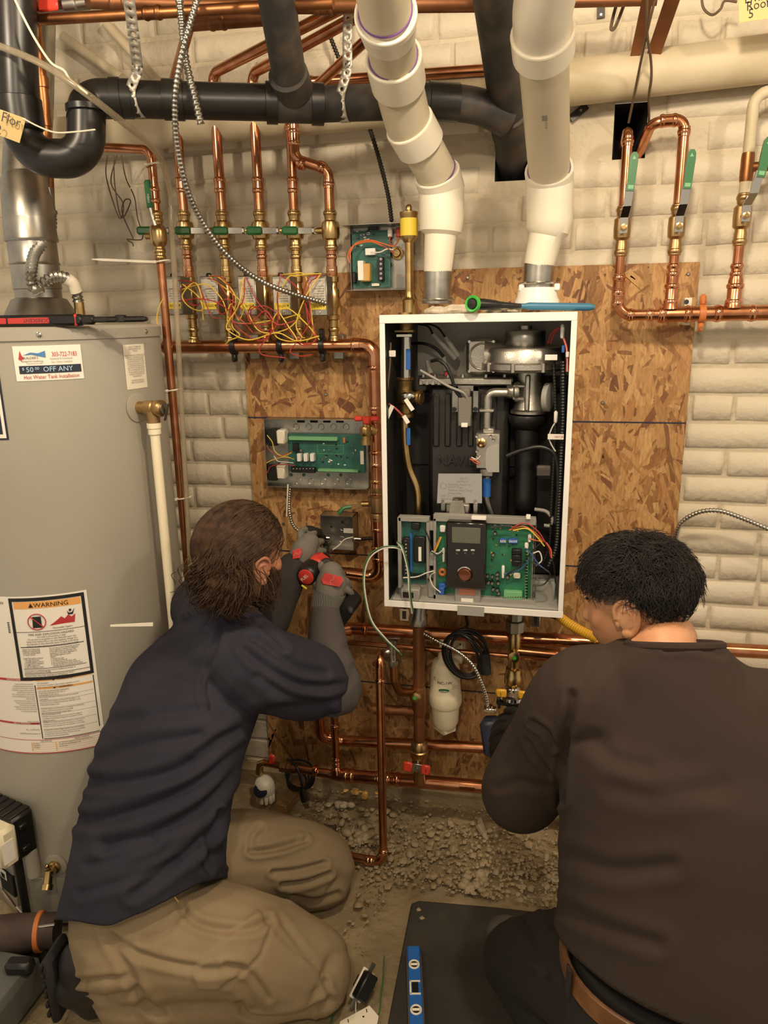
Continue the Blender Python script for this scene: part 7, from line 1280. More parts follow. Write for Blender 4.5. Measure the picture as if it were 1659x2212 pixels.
# electrical outlet and cover plate on the floor
o = thing('outlet', 'loose electrical outlet standing on the floor by the left man knee', 'outlet', PZ(785, 2150, 0)); c = PZ(782, 2130, .03); c[2] = .033; ax_ = unit(V(.35, .35, .25)); e1 = unit(V(.25, .95, .15)); e1 = unit(PZ(797, 2085, .05)-PZ(765, 2148, .015)); e2 = unit(np.cross(e1, V(-.6, .2, 1))); e3 = np.cross(e1, e2)
mb = MB(); mb.obb(c, e1, e2, e3, .066, .007, .033, .002); mb.build('face', 'ivory_plastic', o); s = 1 if (e2@CR) > 0 else -1
mb = MB(); mb.obb(c+e2*s*.016, e1, e2, e3, .058, .026, .030, .003); mb.build('back_body', 'black_plastic', o); mb = MB(); mb.obb(c-e2*s*.010+e1*.002, e1, e2, e3, .03, .016, .026, .004); mb.build('front_socket', 'black_plastic', o)
mb = MB(); mb.obb(c+e2*s*.0045, e1, e2, e3, .100, .0014, .012, .0004); mb.build('yoke', 'galvanized', o); mb = MB(); mb.cyl(c+e2*s*.02+e1*.01+e3*.015, c+e2*s*.02+e1*.01+e3*.019, .0045, 10); mb.build('terminal_screw', 'brass', o); mb = MB(); mb.tube(spline([c-e1*.034+e2*s*.01, c-e1*.045+e2*s*.022-V(0, 0, .008), c-e1*.05+e2*s*.034-V(0, 0, .012)], 5), .0012, 6); mb.build('wire_end', 'white_wire', o)
o = thing('cover_plate', 'white outlet cover plate lying at the bottom edge of the floor', 'cover plate', PZ(775, 2212, 0)); pts = [PZ(735, 2206, .012), PZ(798, 2172, .012), PZ(818, 2195, .012), PZ(808, 2245, .012), PZ(720, 2260, .012)]; mb = MB(); mb.prism([V(p[0], p[1], .006) for p in pts], (0, 0, .006)); mb.build('plate', 'ivory_plastic', o, 0)
for px, py in ((752, 2205), (792, 2183)): q = PZ(px, py, .0125); mb = MB(); mb.obb(q, (1, .4, 0), (-.4, 1, 0), (0, 0, 1), .002, .008, .001); mb.build('slot', 'ink_black', o, 0)
q = PZ(785, 2196, .0125); mb = MB(); mb.obb(q, (1, .4, 0), (-.4, 1, 0), (0, 0, 1), .004, .003, .001); mb.build('slot', 'ink_black', o, 0)
for k, pts in enumerate(([(830, 2065), (828, 2110), (823, 2150), (818, 2190), (796, 2212)], [(731, 2163), (722, 2185), (713, 2212)])): mb = MB(); mb.tube(spline([PZ(x_, y_, .008) for x_, y_ in pts], 8), .0018, 6); single(mb, 'wire_offcut', 'green_wire', ['long green wire offcut on the floor beside the black mat', 'short green wire offcut tucked against the left man trousers'][k], 'wire')
# ------------------------------------------------------------------ people: bodies as single remeshed skins, clothes as children
def loft(mb, rings, n=24):
    """rings: (centre, side axis, front axis, a, b)"""
    vs_ = []
    for c, sx, fx, a, b in rings:
        c, sx, fx = V(c), unit(sx), unit(fx)
        for k in range(n):
            t_ = 2*math.pi*k/n; ct, st = math.cos(t_), math.sin(t_); e = .85
            vs_.append(c+sx*a*math.copysign(abs(ct)**e, ct)+fx*b*math.copysign(abs(st)**e, st))
    m = len(rings)
    fs_ = [(i*n+k, i*n+(k+1) % n, (i+1)*n+(k+1) % n, (i+1)*n+k) for i in range(m-1) for k in range(n)]
    fs_ += [tuple(range(n-1, -1, -1)), tuple((m-1)*n+k for k in range(n))]
    return mb.add(vs_, fs_)
def limb(mb, pts, rr, n=18, sub=6):
    q = spline(pts, sub); r_ = np.interp(np.linspace(0, 1, len(q)), np.linspace(0, 1, len(rr)), rr)
    mb.tube(q, list(r_), n); mb.ball(pts[0], rr[0], 16, 10); mb.ball(pts[-1], rr[-1], 16, 10); return mb
def remesh(mb, voxel, smooth=6, factor=.5):
    me = bpy.data.meshes.new('tmp'); me.from_pydata(mb.v, [], mb.f)
    bm = bmesh.new(); bm.from_mesh(me); bmesh.ops.recalc_face_normals(bm, faces=bm.faces); bm.to_mesh(me); bm.free()
    ob = bpy.data.objects.new('tmp', me); COL.objects.link(ob)
    m = ob.modifiers.new('r', 'REMESH'); m.mode = 'VOXEL'; m.voxel_size = voxel
    if smooth: s = ob.modifiers.new('s', 'SMOOTH'); s.iterations = smooth; s.factor = factor
    dg = bpy.context.evaluated_depsgraph_get(); ev = ob.evaluated_get(dg); out = bpy.data.meshes.new_from_object(ev)
    bpy.data.objects.remove(ob); bpy.data.meshes.remove(me); return out
def arrays(me):
    n = len(me.vertices); co = np.empty(n*3); me.vertices.foreach_get('co', co); no = np.empty(n*3); me.vertices.foreach_get('normal', no)
    return co.reshape(-1, 3), no.reshape(-1, 3)
def seg_dist(p, a, b):
    ab = b-a; t_ = np.clip(((p-a)@ab)/(ab@ab+1e-9), 0, 1); return np.linalg.norm(p-(a+t_[:, None]*ab), axis=1)
def folds(me, strokes=(), polys=(), noise_amp=0., noise_scale=10.):
    """sculpt cloth folds seen in the photo into the surface facing the viewer"""
    co, no = arrays(me); facing = np.einsum('ij,ij->i', no, CAM-co) > 0; px = PROJ(co); d_ = np.zeros(len(co))
    for pts, depth, w in strokes:
        pts = np.array(pts, float); q = np.array([p[:2] for p in spline([V(x, y, 0) for x, y in pts], 5)]) if len(pts) > 2 else pts
        lo, hi = q.min(0)-4*w, q.max(0)+4*w; sel = facing & (px[:, 0] > lo[0]) & (px[:, 0] < hi[0]) & (px[:, 1] > lo[1]) & (px[:, 1] < hi[1]); idx = np.nonzero(sel)[0]
        if not len(idx): continue
        dd = np.full(len(idx), 1e9); 
        for a, b in zip(q[:-1], q[1:]): dd = np.minimum(dd, seg_dist(px[idx], a, b))
        d_[idx] += -depth*np.exp(-(dd/w)**2)+.6*depth*np.exp(-((dd-1.9*w)/(1.1*w))**2)
    for pts, h, w in polys:
        pts = np.array(pts, float); inside = np.zeros(len(co), bool); x, y = px[:, 0], px[:, 1]; n = len(pts)
        for i in range(n):
            a, b = pts[i], pts[(i+1) % n]; c = ((a[1] > y) != (b[1] > y)); c &= x < (b[0]-a[0])*(y-a[1])/(b[1]-a[1]+1e-9)+a[0]; inside ^= c
        dd = np.full(len(co), 1e9)
        for i in range(n): dd = np.minimum(dd, seg_dist(px, pts[i], pts[(i+1) % n]))
        d_ += np.where(facing & inside, h*np.clip(dd/w, 0, 1), 0)
    if noise_amp: d_ += noise_amp*np.array([mnoise.noise(Vector(c*noise_scale)) for c in co])
    co = co+no*d_[:, None]; me.vertices.foreach_set('co', co.ravel()); me.update()
def place(me, name, material, parent, smooth=True):
    off = ORG[parent.name]; co, _ = arrays(me); me.vertices.foreach_set('co', (co-off).ravel()); me.materials.clear(); me.materials.append(M[material]); me.name = name
    me.polygons.foreach_set('use_smooth', [smooth]*len(me.polygons)); o = bpy.data.objects.new(name, me); COL.objects.link(o); o.parent = parent; ORG[o.name] = off; me.update(); return o
def add_mat_by(o, material, fn):
    """second material on the polygons whose world centre satisfies fn"""
    me = o.data; me.materials.append(M[material]); i = len(me.materials)-1; off = ORG[o.name]
    for p in me.polygons:
        if fn(V(p.center)+off): p.material_index = i
def head(mb, c, f, up, s=1.):
    """skull, face, jaw, nose, ears; f is where the face points"""
    f = unit(f); rt = unit(np.cross(f, up)); u = np.cross(rt, f); A = (rt, f, u)
    q = lambda x, y, z: c+rt*x*s+f*y*s+u*z*s
    mb.ball(q(0, -.012, .030), V(.077, .098, .088)*s, 24, 16, A); mb.ball(q(0, .030, -.030), V(.064, .066, .085)*s, 20, 14, A); mb.ball(q(0, .050, -.085), V(.042, .040, .030)*s, 16, 10, A)
    mb.ball(q(0, .097, -.022), V(.012, .020, .016)*s, 12, 8, A); mb.ball(q(0, .090, .0), V(.009, .014, .026)*s, 10, 8, A)
    mb.ball(q(0, .088, -.058), V(.024, .012, .008)*s, 12, 8, A); mb.ball(q(0, .075, .030), V(.055, .020, .012)*s, 14, 8, A)
    for e in (-1, 1):
        mb.ball(q(e*.044, .055, -.018), V(.020, .020, .022)*s, 12, 8, A)
    return rt, u, q
def ear(q, e, A, s=1., turn=.35):
    """an ear with helix, bowl and lobe"""
    mb = MB(); rt, f, u = A; out = unit(rt*e*.8-f*.6); fw = unit(f+rt*e*turn)
    P_ = lambda a, b, o_: q(e*.074, -.008, -.012)+fw*a*s+u*b*s+out*o_*s
    pts = [P_(.016, .004, .004), P_(.014, .024, .008), P_(.002, .034, .013), P_(-.013, .028, .016), P_(-.018, .010, .016), P_(-.014, -.010, .013), P_(-.004, -.024, .008), P_(.008, -.027, .005)]
    mb.tube(spline(pts, 5), [.0045*s]*36, 10); mb.ball(P_(.004, -.022, .006), V(.009, .006, .009)*s, 12, 8, (fw, out, u))
    mb.ball(P_(-.003, .004, .006), V(.017, .007, .027)*s, 14, 10, (fw, out, u)); mb.tube(spline([P_(.006, .018, .010), P_(-.007, .014, .012), P_(-.010, -.004, .011), P_(-.002, -.012, .009)], 4), .003*s, 8)
    mb.ball(P_(.015, -.004, .003), V(.004, .004, .008)*s, 8, 6, (fw, out, u)); return mb
def strand_mesh(paths, r0, r1=.3, n=4):
    mb = MB()
    for p in paths: mb.tube(p, [r0*(1-(1-r1)*i/(len(p)-1)) for i in range(len(p))], n, True)
    return mb
def finger(mb, pts, r, taper=.78): q = spline(pts, 5); mb.tube(q, list(np.linspace(r, r*taper, len(q))), 12); mb.ball(q[-1], r*taper, 10, 8); mb.ball(q[0], r, 10, 8)

# ================================================================== man in navy shirt (left)
HA = P(524, 1202, -.57)
ma = thing('person', 'person in navy shirt and khaki trousers kneeling at the left, drilling at the wall', 'person', (-.62, -.74, 0))
pv = V(-.675, -.80, .245); Rhip, Lhip = V(-.63, -.88, .235), V(-.70, -.70, .235); RK, LK = V(-.29, -.775, .085), V(-.365, -.485, .085); RA, LA = V(-.63, -.90, .085), V(-.60, -.60, .085)
RS, LS = P(556, 1432, -.68), V(-.665, -.435, .80); mid = (RS+LS)/2; sd = unit(RS-LS); nb = V(-.535, -.565, .895)
RE, RW = P(716, 1488, -.53), P(704, 1318, -.37); LE, LW = P(566, 1352, -.44), P(640, 1215, -.27)
fA = unit(V(.44, .88, -.08)); upA = V(.12, .06, 1)
mb = MB(); rtA, uA, qA = head(mb, HA, fA, upA)
limb(mb, [nb-V(.02, .03, .05), nb+V(.005, .0, .02), HA-uA*.055-fA*.015], [.062, .055, .056])
loft(mb, [(pv, (.3, -.95, 0), (.95, .3, 0), .13, .10), (V(-.69, -.74, .42), sd, np.cross((0, 0, 1), sd), .13, .095), (V(-.61, -.64, .66), sd, np.cross((0, 0, 1), sd), .145, .10), (mid-V(.0, .0, .03), sd, np.cross((0, 0, 1), sd), .15, .075), (nb-V(0, 0, .01), sd, np.cross((0, 0, 1), sd), .06, .055)])
limb(mb, [RS, RE, RW], [.050, .044, .040, .036, .030]); limb(mb, [LS, LE, LW], [.048, .044, .040, .036, .030])
limb(mb, [Rhip, (Rhip+RK)/2+V(0, 0, .02), RK, ], [.085, .075, .055]); limb(mb, [Lhip, (Lhip+LK)/2+V(0, 0, .02), LK], [.085, .075, .055]); limb(mb, [RK, (RK+RA)/2, RA], [.052, .055, .038]); limb(mb, [LK, (LK+LA)/2, LA], [.052, .055, .038])
mb.v = list(mb.v); me = remesh(mb, .0055, 4); body = place(me, 'body', 'skin', ma)
for e in (1, -1): place(remesh(ear(qA, e, (rtA, fA, uA)), .0016, 2), 'ear', 'skin', ma)
for e in (-1, 1):
    m2 = MB(); m2.ball(qA(e*.031, .066, .006), .0115, 12, 8); eo = m2.build('eye', 'sticker_white', ma); m2 = MB(); m2.ball(qA(e*.031, .0745, .006), .005, 10, 6); m2.build('iris', 'hair_brown', eo)
# beard
r = random.Random(21); paths = []
for k in range(2600):
    a = r.uniform(-1.95, 1.95); z = r.uniform(-.105, -.012)-.018*math.cos(a); rad = .066+.002*r.random(); fr = max(.0, math.cos(a))
    if z > -.05 and abs(a) < .9: continue
    p = qA(math.sin(a)*(.066 if z > -.08 else .05), .028+math.cos(a)*(.064 if z > -.09 else .052), z); nrm = unit(rtA*math.sin(a)+fA*math.cos(a)-uA*.5); g = p-nrm*.003
    paths.append([g, g+nrm*.006-uA*.004, g+nrm*.009-uA*(.010+.008*r.random())+rtA*r.uniform(-.004, .004)])
m2 = strand_mesh(paths, .0009); m2.build('beard', 'hair_brown', ma)
# hair swept back into a low messy ponytail
Rx, Ry, Rz = .084, .106, .096; hc = qA(0, -.014, .030); tie = qA(.004, -.118, -.035)
def ell(a, b, k=1.): return hc+(rtA*Rx*math.sin(a)*math.cos(b)+fA*Ry*math.cos(a)*math.cos(b)+uA*Rz*math.sin(b))*k
mb = MB(); n, m_ = 40, 24; vs_ = []; keep = []
for i in range(m_+1):
    for k in range(n): vs_.append(ell(2*math.pi*k/n, -math.pi/2+math.pi*i/m_, .985))
for i in range(m_):
    for k in range(n):
        a = 2*math.pi*(k+.5)/n; b = -math.pi/2+math.pi*(i+.5)/m_; front = math.cos(a)
        lim = -.62-.1*front if front < -.15 else (-.25+.55*max(0, front+.15) if abs(math.sin(a)) > .5 else .62*max(front, .3))
        if front > -.15: lim = .18+.5*max(0, front) if front > .35 else -.12+.6*(front+.15)
        if b > lim: keep.append((i*n+k, i*n+(k+1) % n, (i+1)*n+(k+1) % n, (i+1)*n+k))
mb.add(vs_, keep); cap = mb.build('hair', 'hair_brown', ma, 80); so = cap.modifiers.new('thick', 'SOLIDIFY'); so.thickness = .008; so.offset = -1
paths = []
for k in range(1500):
    a = r.uniform(-math.pi, math.pi); b = r.uniform(.15, 1.45) if abs(a) < 2 else r.uniform(-.3, 1.2); d0 = unit(V(math.sin(a)*math.cos(b), math.cos(a)*math.cos(b), math.sin(b)))
    if d0[1] > .3 and d0[2] < .28: continue
    d1 = unit(V(.02, -1, -.55)); pth = []; kk = 1.0+r.uniform(0, .035)
    for t_ in np.linspace(0, r.uniform(.55, 1.), 9):
        d = unit(d0*(1-t_)+d1*t_+V(r.gauss(0, .012), r.gauss(0, .012), r.gauss(0, .012))); pth.append(hc+(rtA*Rx*d[0]+fA*Ry*d[1]+uA*Rz*d[2])*(kk+.02*math.sin(math.pi*t_)))
    paths.append(pth)
strand_mesh(paths, .0011, .6, 4).build('hair_strands', 'hair_brown', cap)
tc = P(484, 1235, -.665); mb = MB(); mb.ball(tc, V(.046, .036, .040), 18, 12); mb.ball(P(470, 1268, -.69), V(.038, .032, .045), 16, 10); mb.ball(P(508, 1275, -.69), V(.040, .030, .040), 16, 10); mb.ball(P(500, 1310, -.69), V(.030, .024, .026), 12, 8)
me = remesh(mb, .0045, 3); folds(me, (), (), .007, 60.); po = place(me, 'ponytail', 'hair_brown', ma); paths = []
for k in range(1100):
    s0 = tc+V(r.gauss(.008, .023), r.uniform(-.038, -.012), r.gauss(.022, .014)); L_ = r.uniform(.04, .10); ph = r.uniform(0, 6.28)*.3+12*s0[0]; cr_ = r.uniform(.005, .012); dr = unit(V((s0[0]-tc[0])*7+r.gauss(-.05, .20), r.uniform(-.22, -.02), -1)); e1 = unit(np.cross(dr, (0, 1, .3))); e2 = np.cross(dr, e1); w_ = r.uniform(75, 105)
    paths.append([s0+dr*L_*t_+(e1*math.cos(ph+w_*L_*t_)+e2*math.sin(ph+w_*L_*t_))*cr_*min(1, t_*2.5)+V(0, -.014*math.sin(math.pi*t_), 0) for t_ in np.linspace(0, 1, 16)])
strand_mesh(paths, .0012, .5, 4).build('hair_strands', 'hair_brown', po)
# navy shirt
fb = lambda s_: np.cross((0, 0, 1), s_)
mb = MB()
loft(mb, [(V(-.665, -.815, .12), (.35, -.93, 0), (.93, .35, 0), .205, .178), (V(-.672, -.815, .25), (.35, -.93, 0), (.93, .35, 0), .208, .184), (V(-.665, -.765, .40), (.5, -.86, 0), (.86, .5, 0), .20, .168), (V(-.64, -.70, .56), sd, fb(sd), .195, .150), (V(-.60, -.625, .70), sd, fb(sd), .200, .142), (mid+V(-.005, -.01, -.02), sd, fb(sd), .185, .108), (nb-V(.01, .01, .015), sd, fb(sd), .085, .075)], 32)
limb(mb, [RS-sd*.04, RS+V(0, 0, -.01), RS*.5+RE*.5, RS*.3+RE*.7], [.085, .092, .092, .088, .086]); limb(mb, [LS+sd*.03, LS, LS*.45+LE*.55], [.08, .082, .075]); mb.ball(nb*.5+LS*.5+V(-.01, -.02, -.005), V(.085, .075, .06), 16, 10); mb.ball(nb+V(-.015, -.02, -.035), V(.085, .075, .06), 16, 10)
me = remesh(mb, .0055, 10, .6)
strokes = [([(716, 1545), (640, 1560), (560, 1575), (480, 1590), (430, 1620)], .004, 9), ([(700, 1530), (600, 1532), (540, 1560), (470, 1610), (380, 1665), (270, 1690), (200, 1690)], .010, 13), ([(560, 1570), (500, 1630), (430, 1690), (330, 1740), (220, 1770), (175, 1772)], .011, 13), ([(560, 1590), (510, 1660), (440, 1740), (340, 1800), (230, 1830)], .010, 13), ([(575, 1600), (530, 1690), (450, 1800), (360, 1880), (290, 1930)], .010, 12), ([(590, 1610), (555, 1700), (500, 1800), (440, 1870)], .008, 11), ([(480, 1350), (455, 1430), (440, 1480), (447, 1530)], .008, 6), ([(545, 1380), (580, 1400), (640, 1440), (700, 1455)], .006, 9), ([(530, 1405), (570, 1440), (650, 1480), (740, 1480)], .007, 9), ([(560, 1460), (620, 1500), (700, 1515), (755, 1500)], .006, 10), ([(560, 1350), (590, 1375), (615, 1400)], .006, 7), ([(240, 1560), (330, 1545), (440, 1535)], .006, 13), ([(215, 1640), (300, 1610), (430, 1590)], .006, 12), ([(300, 1480), (380, 1460), (440, 1440)], .003, 12), ([(450, 1880), (452, 1820), (470, 1750)], .008, 7), ([(490, 1860), (492, 1800), (510, 1740)], .007, 8), ([(190, 1870), (260, 1850), (330, 1820)], .005, 10), ([(175, 1930), (280, 1900), (380, 1860)], .004, 10), ([(360, 1360), (420, 1340), (500, 1330)], .003, 10)]
folds(me, strokes, (), .004, 9.); shirt = place(me, 'shirt', 'shirt_navy', ma)
# hem of the shirt: keep cloth above a sloping line only
def cut_below(o, fn):
    bm = bmesh.new(); bm.from_mesh(o.data); off = ORG[o.name]; bad = [f for f in bm.faces if fn(V(f.calc_center_median())+off)]; bmesh.ops.delete(bm, geom=bad, context='FACES')
    for _ in range(10):
        new = {}
        for v in bm.verts:
            nbv = [e.other_vert(v) for e in v.link_edges if e.is_boundary]
            if len(nbv) == 2: new[v] = (v.co+nbv[0].co+nbv[1].co)/3
        for v, c in new.items(): v.co = c
    bm.to_mesh(o.data); bm.free()
HEM = np.array([(0, 1975), (155, 1990), (235, 2001), (330, 1962), (430, 1908), (530, 1886), (556, 1850), (600, 1790)])
cut_below(shirt, lambda p: (lambda u: u[1] > np.interp(u[0], HEM[:, 0], HEM[:, 1]))(PROJ(p)))
so = shirt.modifiers.new('thick', 'SOLIDIFY'); so.thickness = .004
cl = MB(); cl.tube([nb+(sd*math.cos(t_)*.070+fb(sd)*math.sin(t_)*.062)+V(0, 0, .004+.012*math.sin(t_)) for t_ in np.linspace(0, 2*math.pi, 33)[:-1]], .013, 8, False, True); cl.build('collar', 'shirt_navy', shirt)
# undershirt sleeves
mb = MB(); limb(mb, [RE-unit(RE-RS)*.03, RE+V(.012, .01, -.004), RE*.5+RW*.5, RW-unit(RW-RE)*.012], [.058, .062, .052, .046, .041]); me = remesh(mb, .005, 5); folds(me, [([(700, 1440), (730, 1450), (762, 1440)], .004, 8), ([(695, 1400), (730, 1405), (755, 1395)], .003, 8), ([(720, 1500), (745, 1480), (765, 1450)], .004, 8)], (), .002, 20); place(me, 'sleeve', 'sleeve_grey', ma)
mb = MB(); limb(mb, [LS*.5+LE*.5, LE, LE*.5+LW*.5, LW-unit(LW-LE)*.02], [.062, .060, .054, .050, .043]); me = remesh(mb, .006, 5); place(me, 'sleeve', 'undershirt', ma)
# khaki trousers
mb = MB(); loft(mb, [(pv+V(0, 0, .12), (.35, -.93, 0), (.93, .35, 0), .14, .12), (pv, (.35, -.93, 0), (.93, .35, 0), .18, .16), (pv+V(-.005, 0, -.11), (.35, -.93, 0), (.93, .35, 0), .18, .165)], 28)
limb(mb, [Rhip+V(-.03, 0, -.03), Rhip*.55+RK*.45+V(0, -.005, .035), RK+V(-.03, .0, .02), RK], [.118, .118, .105, .092, .080]); limb(mb, [Lhip+V(0, 0, -.03), Lhip*.5+LK*.5+V(0, 0, .045), LK+V(-.02, 0, .03), LK], [.115, .115, .105, .095, .080])
limb(mb, [RK, RK*.5+RA*.5, RA+V(-.03, 0, .02)], [.078, .084, .090]); limb(mb, [LK, LK*.5+LA*.5, LA], [.078, .078, .074])
me = remesh(mb, .0055, 9, .6); co, no = arrays(me); co[:, 2] = np.maximum(co[:, 2], .004); me.vertices.foreach_set('co', co.ravel()); me.update()
strokes = [([(395, 1895), (393, 1960), (440, 2000), (530, 2010), (580, 1990)], .007, 9), ([(540, 1840), (600, 1835), (660, 1815)], .008, 6), ([(590, 1885), (640, 1880), (700, 1865)], .009, 6), ([(610, 1910), (660, 1905), (710, 1888)], .009, 6), ([(632, 1935), (680, 1945), (730, 1930)], .007, 6), ([(560, 1790), (545, 1810), (552, 1840), (640, 1815)], .006, 7), ([(230, 2010), (300, 2060), (420, 2090), (520, 2085)], .007, 9), ([(240, 2030), (280, 2100), (310, 2160), (350, 2190)], .007, 10), ([(165, 2120), (220, 2115), (270, 2110)], .005, 7), ([(170, 2150), (230, 2155), (300, 2140)], .006, 8), ([(400, 1960), (360, 2010), (310, 2030)], .004, 8), ([(520, 2165), (540, 2195), (640, 2190), (720, 2160)], .007, 8), ([(700, 2120), (712, 2160), (690, 2185)], .005, 6), ([(490, 2080), (540, 2100), (580, 2150)], .005, 7), ([(600, 1980), (660, 2060), (705, 2120)], .003, 7)]
polys = [([(425, 2025), (572, 1940), (592, 2005), (560, 2060), (478, 2135), (440, 2150), (415, 2100)], .0, 6)]
polys = [([(555, 1962), (583, 2003), (560, 2065), (470, 2138), (425, 2135), (412, 2095), (500, 2010)], .008, 7), ([(583, 2003), (640, 2060), (700, 2090), (712, 2150), (640, 2190), (545, 2195), (500, 2150), (470, 2138), (560, 2065)], .005, 7)]
folds(me, strokes, polys, .003, 11.); tr = place(me, 'trousers', 'khaki', ma); tr['label'] = 'khaki cargo trousers'
mb = MB(); mb.tube([P(378, 1938, -.98), P(386, 1948, -.985), P(383, 1955, -.985)], .0016, 6); mb.build('pocket_clip', 'brass', tr)
# boots: toes tucked under, soles to the left
def boot(an, dr, nm='boot'):
    d = unit(dr); s_ = unit(np.cross(d, (0, 0, 1))); mb = MB(); limb(mb, [an+V(0, 0, .005), an-d*.09+V(0, 0, .012), an-d*.15+V(0, 0, -.005)], [.048, .052, .050]); limb(mb, [an-d*.135+V(0, 0, .055), an-d*.13+V(0, 0, -.01), an-d*.12+V(0, 0, -.045)], [.046, .048, .040]); me = remesh(mb, .006, 5); co, no = arrays(me); co[:, 2] = np.maximum(co[:, 2], .002); me.vertices.foreach_set('co', co.ravel()); b_ = place(me, nm, 'boot_black', ma)
    mb = MB(); c = an-d*.19+V(0, 0, .005); mb.obb(c, (0, 0, 1), s_, d, .17, .085, .022, .010)
    for k in range(6): mb.obb(c-d*.012+V(0, 0, -.06+.025*k), (0, 0, 1), s_, d, .013, .08, .008, .002)
    mb.build('sole', 'black_matte', b_)
boot(RA+V(.0, -.01, .035), V(1, .12, 0)); boot(LA+V(.0, 0, .05), V(1, .2, 0))
# gloves
def glove(palm, fingers, patch, nm, cuff):
    mb = MB(); limb(mb, palm[0], palm[1], 16, 5)
    for q_, w_ in palm[2]: mb.ball(q_, w_, 14, 10)
    for pts, r_ in fingers: finger(mb, pts, r_)
    me = remesh(mb, .0028, 3); g = place(me, nm, 'glove_grey', ma)
    tips = [p[-1] for p, _ in fingers]; mids = [p[-2] for p, _ in fingers]
    add_mat_by(g, 'glove_black', lambda c: min(np.linalg.norm(c-t_) for t_ in tips+mids) < .017)
    if patch:
        pm = MB(); n_ = patch[2]; ce = (V(patch[0])+V(patch[1]))/2; pts = patch[3]; pm.prism(pts, n_*-.004); po_ = pm.build('logo_patch', 'red_rubber', g, 0)
        bm_ = po_.modifiers.new('b', 'BEVEL'); bm_.width = .0012; bm_.segments = 2
        pm = MB(); c_ = sum([V(p) for p in pts])/len(pts)+n_*.0005; ex = unit(V(pts[1])-V(pts[0])); ey = np.cross(n_, ex); pm.tube(spline([c_-ex*.012-ey*.003, c_-ex*.004+ey*.004, c_+ex*.002-ey*.002, c_+ex*.012+ey*.003], 5), .0009, 6); pm.build('logo_stroke', 'skin_pink', po_)
    cm = MB(); rib = spline(cuff[0], 8); rr_ = np.interp(np.linspace(0, 1, len(rib)), np.linspace(0, 1, len(cuff[1])), cuff[1]); nseg = 40; vs_ = []; 
    for i, c in enumerate(rib):
        t_ = unit(rib[min(i+1, len(rib)-1)]-rib[max(i-1, 0)]); s_, u_, _ = frame_for(t_)
        for k in range(nseg*2): an = 2*math.pi*k/(nseg*2); vs_.append(c+(s_*math.cos(an)+u_*math.sin(an))*(rr_[i]+(.0008 if k % 2 else -.0004)))
    cm.add(vs_, [(i*80+k, i*80+(k+1) % 80, (i+1)*80+(k+1) % 80, (i+1)*80+k) for i in range(len(rib)-1) for k in range(80)]); cm.build('cuff', 'glove_grey', g, 20); return g
hw = P(706, 1302, -.365); kn = P(716, 1238, -.335)
nc = unit(CAM-P(716, 1258, -.37))
fing = [([P(700, 1232, -.335), P(694, 1222, -.315), P(706, 1212, -.300), P(720, 1222, -.298)], .0110), ([P(722, 1236, -.34), P(736, 1238, -.325), P(740, 1250, -.305), P(726, 1256, -.298)], .0110), ([P(735, 1250, -.345), P(750, 1258, -.33), P(752, 1272, -.310), P(738, 1276, -.300)], .0105), ([P(740, 1268, -.35), P(757, 1280, -.338), P(756, 1294, -.318), P(742, 1294, -.306)], .0098), ([P(692, 1270, -.36), P(682, 1258, -.335), P(686, 1246, -.312), P(698, 1240, -.300)], .0112)]
pa = [P(694, 1252, -.378), P(702, 1237, -.372), P(738, 1246, -.375), P(742, 1254, -.378), P(733, 1268, -.384), P(697, 1262, -.384)]
pa = [p+nc*.010 for p in pa]
g1 = glove(([hw, P(712, 1278, -.362), P(714, 1258, -.352), kn], [.036, .038, .037, .030], [(P(732, 1262, -.352), V(.020, .020, .026)), (P(700, 1256, -.352), V(.020, .020, .024))]), fing, (pa[0], pa[2], nc, [p+nc*.0 for p in pa]), 'glove', ([P(704, 1312, -.368), P(709, 1290, -.364), P(712, 1276, -.362)], [.0375, .040, .041]))
fing = [([P(652, 1168, -.262), P(650, 1150, -.24), P(668, 1142, -.205), P(690, 1148, -.18)], .0108), ([P(668, 1172, -.255), P(672, 1156, -.225), P(686, 1152, -.195), P(699, 1162, -.175)], .0108), ([P(680, 1180, -.25), P(690, 1170, -.225), P(700, 1172, -.20), P(706, 1182, -.185)], .0102), ([P(682, 1192, -.25), P(696, 1190, -.232), P(704, 1192, -.21), P(706, 1200, -.20)], .0096), ([P(668, 1202, -.258), P(686, 1200, -.24), P(698, 1196, -.215), P(704, 1186, -.195)], .0112)]
pa = [P(632, 1190, -.300), P(650, 1183, -.293), P(653, 1196, -.295), P(648, 1206, -.300), P(632, 1208, -.304)]
pa = [p+nc*.008 for p in pa]
g2 = glove(([P(644, 1222, -.272), P(652, 1202, -.268), P(660, 1185, -.262), P(668, 1172, -.256)], [.034, .035, .034, .027], [(P(644, 1196, -.275), V(.019, .019, .022)), (P(668, 1192, -.258), V(.019, .018, .020))]), fing, (pa[0], pa[1], nc, pa), 'glove', ([P(638, 1236, -.272), P(644, 1222, -.272), P(649, 1210, -.27)], [.036, .038, .038]))

